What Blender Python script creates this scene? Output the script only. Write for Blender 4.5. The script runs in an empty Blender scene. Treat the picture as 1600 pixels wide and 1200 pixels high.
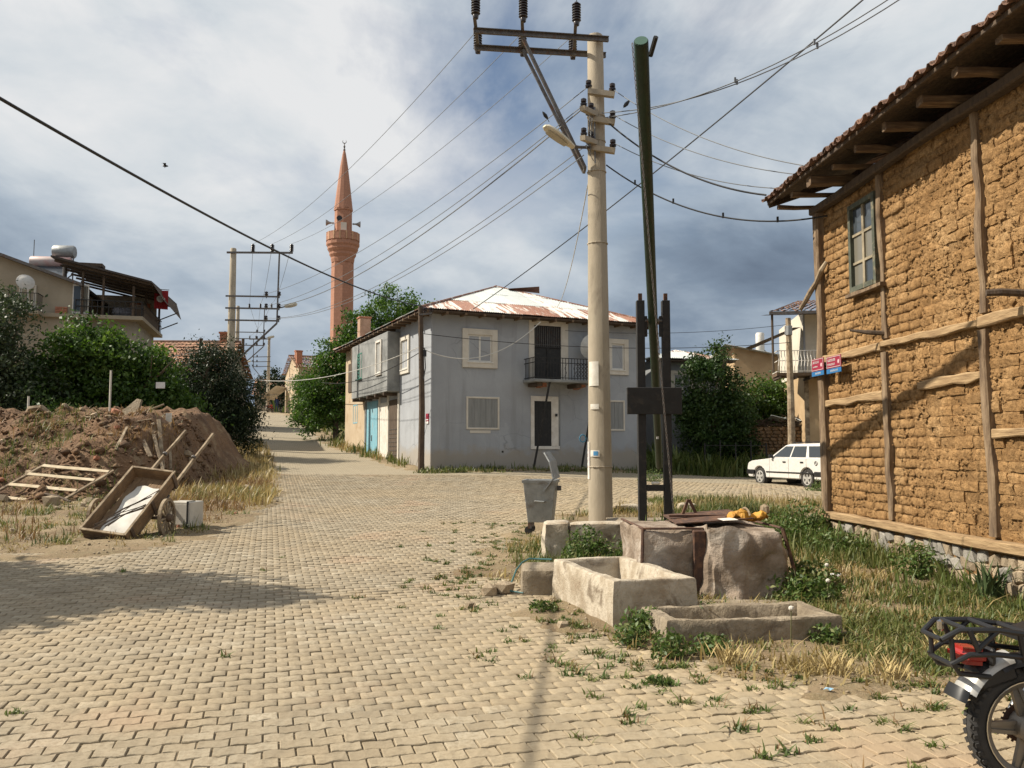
import bpy, bmesh, math, random
import numpy as np
from mathutils import Vector, Matrix, Euler
from mathutils import noise as mnoise
scene = bpy.context.scene
C = scene.collection
R = math.radians
random.seed(7)
rng = np.random.default_rng(11)

# ------------------------------------------------------------------ camera
cam_d = bpy.data.cameras.new('camera')
cam = bpy.data.objects.new('camera', cam_d)
C.objects.link(cam)
cam.location = (0, 0, 1.6)
PITCH = math.atan(100 / 1320)
cam.rotation_euler = (R(90) + PITCH, 0, 0)
cam_d.sensor_width = 36
cam_d.lens = 36 * 1320 / 1600
cam_d.clip_start = 0.05
cam_d.clip_end = 3000
scene.camera = cam

# ------------------------------------------------------------------ light
SUN_EL = R(43.5)
SUN_DIR = Vector((-math.cos(SUN_EL), 0.05 * math.cos(SUN_EL), math.sin(SUN_EL))).normalized()
sun_d = bpy.data.lights.new('sun', 'SUN')
sun_d.energy = 5.0
sun_d.angle = R(0.55)
sun_d.color = (1.0, 0.91, 0.77)
sun = bpy.data.objects.new('sun', sun_d)
C.objects.link(sun)
sun.location = (-40, 5, 40)
sun.rotation_euler = SUN_DIR.to_track_quat('Z', 'Y').to_euler()

world = bpy.data.worlds.new('World')
scene.world = world
world.use_nodes = True
wn, wl = world.node_tree.nodes, world.node_tree.links
wn.clear()


def wnode(t, **kw):
    n = wn.new(t)
    for k, v in kw.items():
        setattr(n, k, v)
    return n


def wmath(op, a, b=None, clamp=False):
    n = wnode('ShaderNodeMath', operation=op, use_clamp=clamp)
    for i, x in enumerate((a, b)):
        if x is None:
            continue
        if isinstance(x, (int, float)):
            n.inputs[i].default_value = x
        else:
            wl.new(x, n.inputs[i])
    return n.outputs[0]


def wramp(fac, stops, interp='LINEAR'):
    n = wnode('ShaderNodeValToRGB')
    n.color_ramp.interpolation = interp
    e = n.color_ramp.elements
    while len(e) < len(stops):
        e.new(0.5)
    for el, (p, c) in zip(e, stops):
        el.position = p
        el.color = (*c, 1)
    wl.new(fac, n.inputs[0])
    return n.outputs[0]


sky = wnode('ShaderNodeTexSky', sky_type='NISHITA')
sky.sun_disc = False
sky.sun_elevation = SUN_EL
sky.sun_rotation = math.atan2(SUN_DIR.x, SUN_DIR.y)
sky.air_density = 1.0
sky.dust_density = 1.5
bg_sky = wnode('ShaderNodeBackground')
wl.new(sky.outputs[0], bg_sky.inputs[0])
bg_sky.inputs[1].default_value = 0.07
tc = wnode('ShaderNodeTexCoord')
sep = wnode('ShaderNodeSeparateXYZ')
wl.new(tc.outputs['Generated'], sep.inputs[0])
zc = wmath('MAXIMUM', sep.outputs[2], 0.0)
zd = wmath('ADD', zc, 0.34)
px = wmath('DIVIDE', sep.outputs[0], zd)
py = wmath('DIVIDE', sep.outputs[1], zd)
comb = wnode('ShaderNodeCombineXYZ')
wl.new(px, comb.inputs[0])
wl.new(py, comb.inputs[1])


def wnoise(scale, detail, rough, off, dist=0.0):
    mp = wnode('ShaderNodeMapping')
    wl.new(comb.outputs[0], mp.inputs[0])
    mp.inputs['Location'].default_value = off
    n = wnode('ShaderNodeTexNoise')
    wl.new(mp.outputs[0], n.inputs['Vector'])
    n.inputs['Scale'].default_value = scale
    n.inputs['Detail'].default_value = detail
    n.inputs['Roughness'].default_value = rough
    n.inputs['Distortion'].default_value = dist
    return n.outputs[0]


n_shade = wnoise(0.62, 7, 0.52, (6.0, 0.6, 0.0), 0.35)
n_dir = wnode('ShaderNodeTexNoise')
mpd = wnode('ShaderNodeMapping')
wl.new(tc.outputs['Generated'], mpd.inputs[0])
mpd.inputs['Scale'].default_value = (1.0, 1.0, 1.9)
wl.new(mpd.outputs[0], n_dir.inputs['Vector'])
n_dir.inputs['Scale'].default_value = 4.2
n_dir.inputs['Detail'].default_value = 9
n_dir.inputs['Roughness'].default_value = 0.58
n_dir.inputs['Distortion'].default_value = 0.6
n_fine = wmath('ADD', wmath('MULTIPLY', n_dir.outputs[0], 0.65), wmath('MULTIPLY', wnoise(1.9, 9, 0.60, (0.4, 5.2, 1.0), 0.5), 0.35))
n_cover = wnoise(0.85, 8, 0.58, (15.16, 11.82, 2.0), 0.3)
# cloud brightness: broad masses + finer billows, darker (rain cloud) low down
low = wmath('SUBTRACT', 1.0, wmath('MULTIPLY', zc, 3.0), True)
east = wmath('ADD', wmath('MULTIPLY', sep.outputs[0], 0.9), 0.52, True)
bank = wmath('MULTIPLY', wmath('MULTIPLY', low, east), 0.50)
hi = wmath('MULTIPLY', wmath('SUBTRACT', zc, 0.18, True), 0.35)
br = wmath('ADD', wmath('MULTIPLY', wmath('SUBTRACT', n_shade, 0.5), 3.0),
           wmath('MULTIPLY', wmath('SUBTRACT', n_fine, 0.5), 1.35))
br = wmath('ADD', br, 0.67)
br = wmath('SUBTRACT', wmath('ADD', br, hi), bank, True)
ccol = wramp(br, [(0.0, (0.145, 0.190, 0.262)), (0.28, (0.255, 0.325, 0.42)), (0.55, (0.47, 0.55, 0.64)),
                  (0.8, (0.74, 0.79, 0.83)), (1.0, (0.90, 0.91, 0.92))])
bg_cloud = wnode('ShaderNodeBackground')
wl.new(ccol, bg_cloud.inputs[0])
bg_cloud.inputs[1].default_value = 0.60
# blue gaps where the cover is thin, high up only
gap = wmath('MULTIPLY', wmath('SUBTRACT', 0.47, n_cover), 8.0, True)
gap = wmath('MULTIPLY', gap, wmath('MULTIPLY', wmath('SUBTRACT', zc, 0.15, True), 4.0, True))
mixw = wnode('ShaderNodeMixShader')
wl.new(gap, mixw.inputs[0])
wl.new(bg_cloud.outputs[0], mixw.inputs[1])
wl.new(bg_sky.outputs[0], mixw.inputs[2])
wout = wnode('ShaderNodeOutputWorld')
wl.new(mixw.outputs[0], wout.inputs[0])

scene.view_settings.view_transform = 'Standard'
scene.view_settings.look = 'None'
scene.view_settings.exposure = 0.56
scene.view_settings.gamma = 1.0
scene.view_settings.use_curve_mapping = False
scene.render.engine = 'CYCLES'
scene.cycles.max_bounces = 6
scene.cycles.transparent_max_bounces = 6
scene.cycles.use_denoising = True


# ------------------------------------------------------------------ numeric noise
def _hash(ix, iy, iz):
    h = (ix * 374761393 + iy * 668265263 + iz * 2147483647 * 0 + iz * 1274126177) & 0xFFFFFFFF
    h = ((h ^ (h >> 13)) * 1274126177) & 0xFFFFFFFF
    return ((h ^ (h >> 16)) & 0xFFFF) / 65535.0


def vn(x, y, z=0.0):
    x, y, z = np.broadcast_arrays(np.asarray(x, float), np.asarray(y, float), np.asarray(z, float))
    ix, iy, iz = (np.floor(a).astype(np.int64) for a in (x, y, z))
    fx, fy, fz = x - ix, y - iy, z - iz
    fx, fy, fz = (a * a * (3 - 2 * a) for a in (fx, fy, fz))
    r = 0
    for dx in (0, 1):
        for dy in (0, 1):
            for dz in (0, 1):
                w = (fx if dx else 1 - fx) * (fy if dy else 1 - fy) * (fz if dz else 1 - fz)
                r = r + w * _hash(ix + dx, iy + dy, iz + dz)
    return r


def fbm(x, y, z=0.0, o=4):
    a, r, t = 1.0, 0.0, 0.0
    for i in range(o):
        r = r + a * vn(np.asarray(x) * 2 ** i + 17.3 * i, np.asarray(y) * 2 ** i + 5.1 * i, np.asarray(z) * 2 ** i)
        t += a
        a *= 0.5
    return r / t


def sstep(a, b, x):
    t = np.clip((np.asarray(x, float) - a) / (b - a), 0, 1)
    return t * t * (3 - 2 * t)


# ------------------------------------------------------------------ object helpers
def tag(o, label=None, cat=None, group=None, kind=None):
    if label:
        o['label'] = label
    if cat:
        o['category'] = cat
    if group:
        o['group'] = group
    if kind:
        o['kind'] = kind
    return o


def thing(name, label, cat, loc=(0, 0, 0), rz=0.0, group=None, rot=None):
    o = bpy.data.objects.new(name, None)
    C.objects.link(o)
    o.empty_display_size = 0.2
    o.location = loc
    o.rotation_euler = rot if rot is not None else (0, 0, rz)
    return tag(o, label, cat, group)


def dup(o, loc=None, rz=None, label=None, parent=None, scale=None):
    c = o.copy()
    C.objects.link(c)
    if loc is not None:
        c.location = loc
    if rz is not None:
        c.rotation_euler = (0, 0, rz)
    if scale is not None:
        c.scale = (scale,) * 3 if isinstance(scale, (int, float)) else scale
    if label:
        c['label'] = label
    if parent is not None:
        c.parent = parent
    for ch in list(o.children):
        dup(ch, parent=c)
    return c


class MB:
    """collects shapes and links them as one mesh object"""

    def __init__(s):
        s.v, s.f, s.m = [], [], []
        s.cur = 0

    def add(s, vs, fs):
        n = len(s.v)
        s.v.extend([tuple(p) for p in vs])
        for f in fs:
            s.f.append(tuple(i + n for i in f))
            s.m.append(s.cur)
        return s

    def box(s, c, d, rot=None):
        hx, hy, hz = d[0] / 2, d[1] / 2, d[2] / 2
        vs = [Vector((x, y, z)) for x in (-hx, hx) for y in (-hy, hy) for z in (-hz, hz)]
        if rot is not None:
            m = Euler(rot).to_matrix() if not isinstance(rot, Matrix) else rot
            vs = [m @ v for v in vs]
        vs = [v + Vector(c) for v in vs]
        return s.add(vs, [(0, 1, 3, 2), (4, 6, 7, 5), (0, 4, 5, 1), (2, 3, 7, 6), (0, 2, 6, 4), (1, 5, 7, 3)])

    def b2(s, x0, x1, y0, y1, z0, z1):
        return s.box(((x0 + x1) / 2, (y0 + y1) / 2, (z0 + z1) / 2), (abs(x1 - x0), abs(y1 - y0), abs(z1 - z0)))

    def bar(s, p0, p1, w, h=None, up=(0, 0, 1)):
        p0, p1 = Vector(p0), Vector(p1)
        h = h or w
        d = (p1 - p0)
        L = d.length
        d.normalize()
        u = Vector(up)
        if abs(d.dot(u)) > 0.98:
            u = Vector((0, 1, 0))
        sx = d.cross(u).normalized()
        sz = sx.cross(d).normalized()
        m = Matrix((sx, d, sz)).transposed()
        return s.box((p0 + p1) / 2, (w, L, h), m)

    def tube(s, pts, r, n=8, caps=True, closed=False):
        pts = [Vector(p) for p in pts]
        k = len(pts)
        rs = r if isinstance(r, (list, tuple)) else [r] * k
        vs, fs = [], []
        prev = None
        for i, p in enumerate(pts):
            if closed:
                t = pts[(i + 1) % k] - pts[i - 1]
            else:
                t = pts[min(i + 1, k - 1)] - pts[max(i - 1, 0)]
            if t.length < 1e-9:
                t = Vector((0, 0, 1))
            t.normalize()
            if prev is None:
                a = Vector((0, 0, 1)) if abs(t.z) < 0.9 else Vector((1, 0, 0))
                u = t.cross(a).normalized()
            else:
                u = (prev - t * prev.dot(t))
                u = u.normalized() if u.length > 1e-6 else t.orthogonal().normalized()
            prev = u
            w = t.cross(u)
            for j in range(n):
                an = 2 * math.pi * j / n
                vs.append(p + (u * math.cos(an) + w * math.sin(an)) * rs[i])
        for i in range(k if closed else k - 1):
            for j in range(n):
                a, b = i * n + j, i * n + (j + 1) % n
                c, d = ((i + 1) % k) * n + (j + 1) % n, ((i + 1) % k) * n + j
                fs.append((a, b, c, d))
        if caps and not closed:
            fs.append(tuple(reversed(range(n))))
            fs.append(tuple(range((k - 1) * n, k * n)))
        return s.add(vs, fs)

    def lathe(s, prof, c=(0, 0, 0), axis='z', n=16, rot=None, phase=0.0, caps=True):
        """prof: list of (radius, height)"""
        vs, fs = [], []
        m = rot if isinstance(rot, Matrix) else (Euler(rot).to_matrix() if rot else None)
        for r, h in prof:
            for j in range(n):
                a = 2 * math.pi * j / n + phase
                p = Vector((r * math.cos(a), r * math.sin(a), h))
                if axis == 'x':
                    p = Vector((p.z, p.x, p.y))
                elif axis == 'y':
                    p = Vector((p.y, p.z, p.x))
                if m:
                    p = m @ p
                vs.append(p + Vector(c))
        for i in range(len(prof) - 1):
            for j in range(n):
                a, b = i * n + j, i * n + (j + 1) % n
                fs.append((a, b, b + n, a + n))
        if caps and prof[0][0] > 1e-6:
            fs.append(tuple(reversed(range(n))))
        if caps and prof[-1][0] > 1e-6:
            k = len(prof)
            fs.append(tuple(range((k - 1) * n, k * n)))
        return s.add(vs, fs)

    def prism(s, poly, thick, M):
        """poly (2d) in the local xy plane of M, extruded 0..thick along local z"""
        n = len(poly)
        vs = [M @ Vector((x, y, 0)) for x, y in poly] + [M @ Vector((x, y, thick)) for x, y in poly]
        fs = [tuple(reversed(range(n))), tuple(range(n, 2 * n))]
        for i in range(n):
            j = (i + 1) % n
            fs.append((i, j, j + n, i + n))
        return s.add(vs, fs)

    def timber(s, p0, p1, w, h, seg=5, jit=0.01, up=(0, 0, 1), seed=0):
        """hewn bar with uneven sides"""
        rr = random.Random(seed * 31 + int(w * 1e4))
        p0, p1 = Vector(p0), Vector(p1)
        d = (p1 - p0).normalized()
        u = Vector(up)
        if abs(d.dot(u)) > 0.98:
            u = Vector((1, 0, 0))
        sx = d.cross(u).normalized()
        sz = sx.cross(d).normalized()
        vs, fs = [], []
        for i in range(seg + 1):
            p = p0.lerp(p1, i / seg) + (sx * rr.uniform(-jit, jit) + sz * rr.uniform(-jit, jit)) * (1.0 if 0 < i < seg else .3)
            ww, hh = w / 2 + rr.uniform(-jit, jit), h / 2 + rr.uniform(-jit, jit)
            c = 0.72
            for a, b in ((-1, -c), (-c, -1), (c, -1), (1, -c), (1, c), (c, 1), (-c, 1), (-1, c)):
                vs.append(p + sx * ww * a + sz * hh * b)
        for i in range(seg):
            for j in range(8):
                a, b = i * 8 + j, i * 8 + (j + 1) % 8
                fs.append((a, b, b + 8, a + 8))
        fs.append(tuple(reversed(range(8))))
        fs.append(tuple(range(seg * 8, seg * 8 + 8)))
        return s.add(vs, fs)

    def build(s, name, mat, parent=None, smooth=False, bevel=0.0, seg=1, kind=None):
        me = bpy.data.meshes.new(name)
        me.from_pydata([tuple(p) for p in s.v], [], s.f)
        ms = mat if isinstance(mat, (list, tuple)) else [mat]
        for m in ms:
            me.materials.append(m)
        if len(ms) > 1:
            me.polygons.foreach_set('material_index', s.m)
        bm = bmesh.new()
        bm.from_mesh(me)
        bmesh.ops.recalc_face_normals(bm, faces=bm.faces)
        if bevel > 0:
            es = [e for e in bm.edges if len(e.link_faces) == 2 and e.calc_face_angle(0) > 0.5]
            if es:
                bmesh.ops.bevel(bm, geom=es, offset=bevel, segments=seg, affect='EDGES', clamp_overlap=True)
        bm.to_mesh(me)
        bm.free()
        if smooth:
            me.polygons.foreach_set('use_smooth', [True] * len(me.polygons))
            try:
                me.set_sharp_from_angle(angle=R(38))
            except Exception:
                pass
        me.update()
        o = bpy.data.objects.new(name, me)
        C.objects.link(o)
        if parent is not None:
            o.parent = parent
        if kind:
            o['kind'] = kind
        return o


def fast_mesh(name, V, F, mat, parent=None, rnd=None, smooth=False, mats=None):
    """V (n,3), F (m,k) equal sized faces; rnd per-vertex random attribute"""
    V = np.ascontiguousarray(V, np.float32)
    F = np.ascontiguousarray(F, np.int32)
    me = bpy.data.meshes.new(name)
    me.vertices.add(len(V))
    me.vertices.foreach_set('co', V.ravel())
    me.loops.add(F.size)
    me.loops.foreach_set('vertex_index', F.ravel())
    me.polygons.add(len(F))
    me.polygons.foreach_set('loop_start', np.arange(0, F.size, F.shape[1], dtype=np.int32))
    if smooth:
        me.polygons.foreach_set('use_smooth', np.ones(len(F), bool))
    for m in (mat if isinstance(mat, (list, tuple)) else [mat]):
        me.materials.append(m)
    if rnd is not None:
        at = me.attributes.new('rnd', 'FLOAT', 'POINT')
        at.data.foreach_set('value', np.ascontiguousarray(rnd, np.float32))
    me.update(calc_edges=True)
    me.validate()
    o = bpy.data.objects.new(name, me)
    C.objects.link(o)
    if parent is not None:
        o.parent = parent
    return o


# ------------------------------------------------------------------ materials
def new_mat(name):
    m = bpy.data.materials.new(name)
    m.use_nodes = True
    nt = m.node_tree
    b = nt.nodes['Principled BSDF']
    return m, nt, b


def nnode(nt, t, **kw):
    n = nt.nodes.new(t)
    for k, v in kw.items():
        setattr(n, k, v)
    return n


def ramp(nt, fac, stops, interp='LINEAR'):
    n = nnode(nt, 'ShaderNodeValToRGB')
    n.color_ramp.interpolation = interp
    e = n.color_ramp.elements
    while len(e) < len(stops):
        e.new(0.5)
    for el, (p, c) in zip(e, stops):
        el.position = p
        el.color = (*c, 1) if len(c) == 3 else c
    nt.links.new(fac, n.inputs[0])
    return n.outputs[0]


def tnoise(nt, vec, scale, detail=5, rough=0.55, dist=0.0, stretch=None):
    if stretch is not None:
        mp = nnode(nt, 'ShaderNodeMapping')
        nt.links.new(vec, mp.inputs[0])
        mp.inputs['Scale'].default_value = stretch
        vec = mp.outputs[0]
    n = nnode(nt, 'ShaderNodeTexNoise')
    nt.links.new(vec, n.inputs['Vector'])
    n.inputs['Scale'].default_value = scale
    n.inputs['Detail'].default_value = detail
    n.inputs['Roughness'].default_value = rough
    n.inputs['Distortion'].default_value = dist
    return n.outputs[0]


def tmath(nt, op, a, b=None, clamp=False):
    n = nnode(nt, 'ShaderNodeMath', operation=op, use_clamp=clamp)
    for i, x in enumerate((a, b)):
        if x is None:
            continue
        if isinstance(x, (int, float)):
            n.inputs[i].default_value = x
        else:
            nt.links.new(x, n.inputs[i])
    return n.outputs[0]


def tmix(nt, fac, a, b, blend='MIX'):
    n = nnode(nt, 'ShaderNodeMix', data_type='RGBA', blend_type=blend)
    if isinstance(fac, (int, float)):
        n.inputs[0].default_value = fac
    else:
        nt.links.new(fac, n.inputs[0])
    for i, x in ((6, a), (7, b)):
        if isinstance(x, tuple):
            n.inputs[i].default_value = (*x[:3], 1)
        else:
            nt.links.new(x, n.inputs[i])
    return n.outputs[2]


def tbump(nt, b, height, strength, dist=0.02, prev=None):
    n = nnode(nt, 'ShaderNodeBump')
    n.inputs['Strength'].default_value = strength
    n.inputs['Distance'].default_value = dist
    nt.links.new(height, n.inputs['Height'])
    if prev is not None:
        nt.links.new(prev, n.inputs['Normal'])
    nt.links.new(n.outputs[0], b.inputs['Normal'])
    return n.outputs[0]


def coords(nt, kind='Object'):
    return nnode(nt, 'ShaderNodeTexCoord').outputs[kind]


def M(name, c1, c2=None, scale=6.0, bump=0.0, bscale=None, rough=0.85, metal=0.0, detail=6, stretch=None,
      c3=None, spots=None, sscale=3.0, bdist=0.02, rand=0.0, lo=0.35, hi=0.65, spec=0.5):
    """noise-mottled surface; spots = colour of irregular stains; rand = per-object value variation"""
    m, nt, b = new_mat(name)
    v = coords(nt)
    if c2 is None:
        c2 = tuple(x * 0.8 for x in c1)
    n1 = tnoise(nt, v, scale, detail, 0.6, 0.2, stretch)
    st = [(lo, c2), (hi, c1)] if c3 is None else [(lo - .08, c3), ((lo + hi) / 2 - .03, c2), (hi, c1)]
    col = ramp(nt, n1, st)
    if spots is not None:
        n2 = tnoise(nt, v, sscale, 7, 0.65, 0.4, stretch)
        f = ramp(nt, n2, [(0.55, (0, 0, 0)), (0.66, (1, 1, 1))])
        col = tmix(nt, f, col, spots)
    if rand:
        oi = nnode(nt, 'ShaderNodeObjectInfo')
        hs = nnode(nt, 'ShaderNodeHueSaturation')
        nt.links.new(tmath(nt, 'ADD', tmath(nt, 'MULTIPLY', oi.outputs['Random'], rand), 1 - rand / 2), hs.inputs['Value'])
        nt.links.new(col, hs.inputs['Color'])
        col = hs.outputs[0]
    nt.links.new(col, b.inputs['Base Color'])
    b.inputs['Roughness'].default_value = rough
    b.inputs['Metallic'].default_value = metal
    b.inputs['Specular IOR Level'].default_value = spec
    if bump:
        h = tnoise(nt, v, bscale or scale * 4, 8, 0.62, 0.0, stretch)
        tbump(nt, b, h, bump, bdist)
    return m


def leaf_mat(name, cols, trans=0.35):
    m, nt, b = new_mat(name)
    at = nnode(nt, 'ShaderNodeAttribute', attribute_name='rnd')
    k = len(cols)
    col = ramp(nt, at.outputs['Fac'], [(i / (k - 1), c) for i, c in enumerate(cols)])
    nt.links.new(col, b.inputs['Base Color'])
    b.inputs['Roughness'].default_value = 0.5
    b.inputs['Specular IOR Level'].default_value = 0.35
    tr = nnode(nt, 'ShaderNodeBsdfTranslucent')
    hs = nnode(nt, 'ShaderNodeHueSaturation')
    hs.inputs['Value'].default_value = 1.25
    hs.inputs['Saturation'].default_value = 1.1
    nt.links.new(col, hs.inputs['Color'])
    nt.links.new(hs.outputs[0], tr.inputs[0])
    mx = nnode(nt, 'ShaderNodeMixShader')
    mx.inputs[0].default_value = trans
    nt.links.new(b.outputs[0], mx.inputs[1])
    nt.links.new(tr.outputs[0], mx.inputs[2])
    nt.links.new(mx.outputs[0], nt.nodes['Material Output'].inputs[0])
    return m


def flat(name, c, rough=0.6, metal=0.0, spec=0.5):
    m, nt, b = new_mat(name)
    v = coords(nt)
    n = tnoise(nt, v, 9.0, 5, 0.6)
    nt.links.new(ramp(nt, n, [(0.3, tuple(x * 0.86 for x in c)), (0.7, tuple(min(1, x * 1.06) for x in c))]), b.inputs['Base Color'])
    b.inputs['Roughness'].default_value = rough
    b.inputs['Metallic'].default_value = metal
    b.inputs['Specular IOR Level'].default_value = spec
    return m


def glass_mat(name, c=(0.05, 0.06, 0.07), rough=0.08):
    m, nt, b = new_mat(name)
    b.inputs['Base Color'].default_value = (*c, 1)
    b.inputs['Roughness'].default_value = rough
    b.inputs['Specular IOR Level'].default_value = 0.7
    return m


MAT = {}
MAT['concrete_pole'] = M('pole concrete', (0.396, 0.340, 0.256), (0.327, 0.281, 0.208), 5, 0.25, 40, 0.9, spots=(0.249, 0.212, 0.160), sscale=2.2, stretch=(1, 1, .35))
MAT['steel'] = M('weathered steel', (0.16, 0.15, 0.14), (0.10, 0.09, 0.085), 12, 0.2, 60, 0.6, 0.55, spots=(0.14, 0.075, 0.045), sscale=7)
MAT['galv'] = M('galvanised steel', (0.34, 0.35, 0.345), (0.24, 0.25, 0.25), 7, 0.15, 30, 0.55, 0.55, spots=(0.19, 0.17, 0.15), sscale=4)
MAT['black_paint'] = M('black painted steel', (0.014, 0.014, 0.014), (0.008, 0.008, 0.008), 10, 0.1, 50, 0.7, spots=(0.028, 0.024, 0.02), sscale=6)
MAT['insulator'] = flat('brown porcelain', (0.022, 0.014, 0.013), 0.25)
MAT['green_paint'] = M('dark green painted pipe', (0.008, 0.030, 0.015), (0.005, 0.018, 0.010), 8, 0.15, 30, 0.55, spots=(0.02, 0.03, 0.02), sscale=5)
MAT['rust'] = M('rusty iron', (0.16, 0.085, 0.05), (0.09, 0.05, 0.035), 14, 0.4, 60, 0.9, 0.2, c3=(0.05, 0.035, 0.03))
MAT['wood_old'] = M('weathered timber', (0.25, 0.178, 0.108), (0.15, 0.10, 0.058), 3, 0.7, 9, 0.9, c3=(0.07, 0.045, 0.028), stretch=(6, 6, 1.0))
MAT['wood_beam'] = M('pale weathered beam', (0.396, 0.277, 0.148), (0.279, 0.185, 0.094), 3, 0.6, 9, 0.9, c3=(0.162, 0.101, 0.049), stretch=(7, 0.9, 9))
MAT['wood_joist'] = M('old rafter wood', (0.20, 0.135, 0.078), (0.11, 0.07, 0.04), 4, 0.5, 14, 0.9, c3=(0.08, 0.05, 0.03), stretch=(0.8, 7, 7))
MAT['wood_dark'] = M('dark stained wood', (0.10, 0.07, 0.045), (0.05, 0.034, 0.024), 4, 0.5, 10, 0.9, stretch=(5, 5, 1))
MAT['wood_grey'] = M('grey dry wood', (0.360, 0.290, 0.196), (0.225, 0.167, 0.106), 5, 0.5, 16, 0.9, c3=(0.108, 0.075, 0.047))
MAT['white_paint'] = M('white paint', (0.66, 0.63, 0.57), (0.55, 0.51, 0.45), 4, 0.15, 25, 0.7, spots=(0.5, 0.44, 0.36), sscale=2.5)
MAT['trim'] = M('cream window surround', (0.576, 0.540, 0.468), (0.495, 0.459, 0.396), 3, 0.2, 25, 0.85)
MAT['pvc'] = flat('white window frame', (0.62, 0.60, 0.55), 0.45)
MAT['glass'] = glass_mat('window glass')
MAT['curtain'] = M('pale curtain', (0.40, 0.38, 0.33), (0.25, 0.23, 0.2), 4, 0.2, 9, 0.9, stretch=(8, 8, .3))
def plaster(name, c1, c2, stain, base):
    m, nt, b = new_mat(name)
    v = coords(nt)
    col = ramp(nt, tnoise(nt, v, .8, 7, .6, .3), [(.36, c2), (.64, c1)])
    drip = tnoise(nt, v, 1.0, 6, .6, .2, (2.6, 2.6, .22))
    col = tmix(nt, ramp(nt, drip, [(.52, (0, 0, 0)), (.70, (.55, .55, .55))]), col, stain)
    patch = tnoise(nt, v, .55, 4, .5, .8)
    col = tmix(nt, ramp(nt, patch, [(.60, (0, 0, 0)), (.62, (.35, .35, .35))]), col, tuple(x * 1.12 for x in c1))
    crack = nnode(nt, 'ShaderNodeTexVoronoi', feature='DISTANCE_TO_EDGE')
    mp = nnode(nt, 'ShaderNodeMapping')
    ds = nnode(nt, 'ShaderNodeMix', data_type='RGBA')
    ds.inputs[0].default_value = .16
    nt.links.new(v, ds.inputs[6])
    nz = nnode(nt, 'ShaderNodeTexNoise')
    nz.inputs['Scale'].default_value = 2.2
    nz.inputs['Detail'].default_value = 6
    nt.links.new(v, nz.inputs['Vector'])
    nt.links.new(nz.outputs['Color'], ds.inputs[7])
    nt.links.new(ds.outputs[2], crack.inputs['Vector'])
    crack.inputs['Scale'].default_value = .75
    gate = ramp(nt, tnoise(nt, v, .6, 3, .5), [(.50, (0, 0, 0)), (.60, (.55, .55, .55))])
    cf = tmath(nt, 'MULTIPLY', ramp(nt, crack.outputs['Distance'], [(.0, (1, 1, 1)), (.006, (0, 0, 0))]), gate)
    col = tmix(nt, cf, col, tuple(x * .45 for x in c2))
    sp = nnode(nt, 'ShaderNodeSeparateXYZ')
    nt.links.new(v, sp.inputs[0])
    edge = tmath(nt, 'ADD', sp.outputs[2], tmath(nt, 'MULTIPLY', tnoise(nt, v, 2.0, 6, .65), -1.1))
    col = tmix(nt, ramp(nt, edge, [(.0, (.8, .8, .8)), (.35, (0, 0, 0))]), col, base)
    nt.links.new(col, b.inputs['Base Color'])
    b.inputs['Roughness'].default_value = .93
    tbump(nt, b, tnoise(nt, v, 26, 8, .65), .35, .02)
    return m


MAT['plaster_grey'] = plaster('blue grey plaster', (0.322, 0.340, 0.362), (0.275, 0.289, 0.307), (0.215, 0.222, 0.230), (0.30, 0.265, 0.215))
MAT['plaster_cement'] = M('raw cement render', (0.27, 0.275, 0.265), (0.18, 0.185, 0.18), 1.1, 0.35, 24, 0.92, c3=(0.10, 0.105, 0.10))
MAT['plaster_tan'] = M('earth render', (0.468, 0.378, 0.264), (0.383, 0.294, 0.192), 1.2, 0.3, 20, 0.92, spots=(0.323, 0.218, 0.120), sscale=0.9)
MAT['plaster_beige'] = M('beige render', (0.328, 0.283, 0.212), (0.271, 0.230, 0.168), 0.8, 0.2, 20, 0.92)
MAT['concrete'] = M('rough concrete', (0.33, 0.275, 0.20), (0.235, 0.19, 0.13), 3.4, 1.0, 20, 0.95, c3=(0.16, 0.125, 0.085), spots=(0.17, 0.135, 0.095), sscale=3.6, bdist=0.03)
MAT['concrete_white'] = M('limewashed concrete', (0.44, 0.385, 0.30), (0.33, 0.275, 0.20), 2.8, 0.9, 24, 0.95, c3=(0.235, 0.175, 0.115), spots=(0.185, 0.145, 0.10), sscale=2.9, lo=.4, hi=.54)
MAT['well_stone'] = M('well stone', (0.33, 0.27, 0.215), (0.21, 0.16, 0.115), 2.6, 1.0, 7, 0.95, c3=(0.12, 0.085, 0.06), spots=(0.43, 0.38, 0.32), sscale=2.2, bdist=0.05)
MAT['rubble_stone'] = M('foundation stone', (0.42, 0.34, 0.235), (0.30, 0.225, 0.145), 5, 0.7, 22, 0.95, rand=0.5)
MAT['rubble_grey'] = M('grey stone', (0.34, 0.32, 0.28), (0.22, 0.2, 0.17), 5, 0.7, 22, 0.95, rand=0.4)
MAT['black_plastic'] = flat('black plastic', (0.012, 0.012, 0.013), 0.45)
MAT['rubber'] = M('tyre rubber', (0.035, 0.032, 0.029), (0.02, 0.019, 0.018), 14, 0.2, 60, 0.85)
MAT['chrome'] = flat('chrome', (0.55, 0.53, 0.5), 0.2, 1.0)
MAT['alloy'] = flat('dusty grey alloy', (0.22, 0.195, 0.165), 0.5, 0.6)
MAT['red_lens'] = flat('red lamp lens', (0.30, 0.022, 0.018), 0.25)
MAT['amber'] = flat('amber lens', (0.55, 0.16, 0.03), 0.2)
MAT['car_white'] = flat('white car paint', (0.60, 0.585, 0.55), 0.25)
MAT['sign_red'] = flat('dark red sign enamel', (0.26, 0.018, 0.045), 0.45)
MAT['sign_blue'] = flat('blue sign enamel', (0.025, 0.14, 0.33), 0.45)
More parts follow.
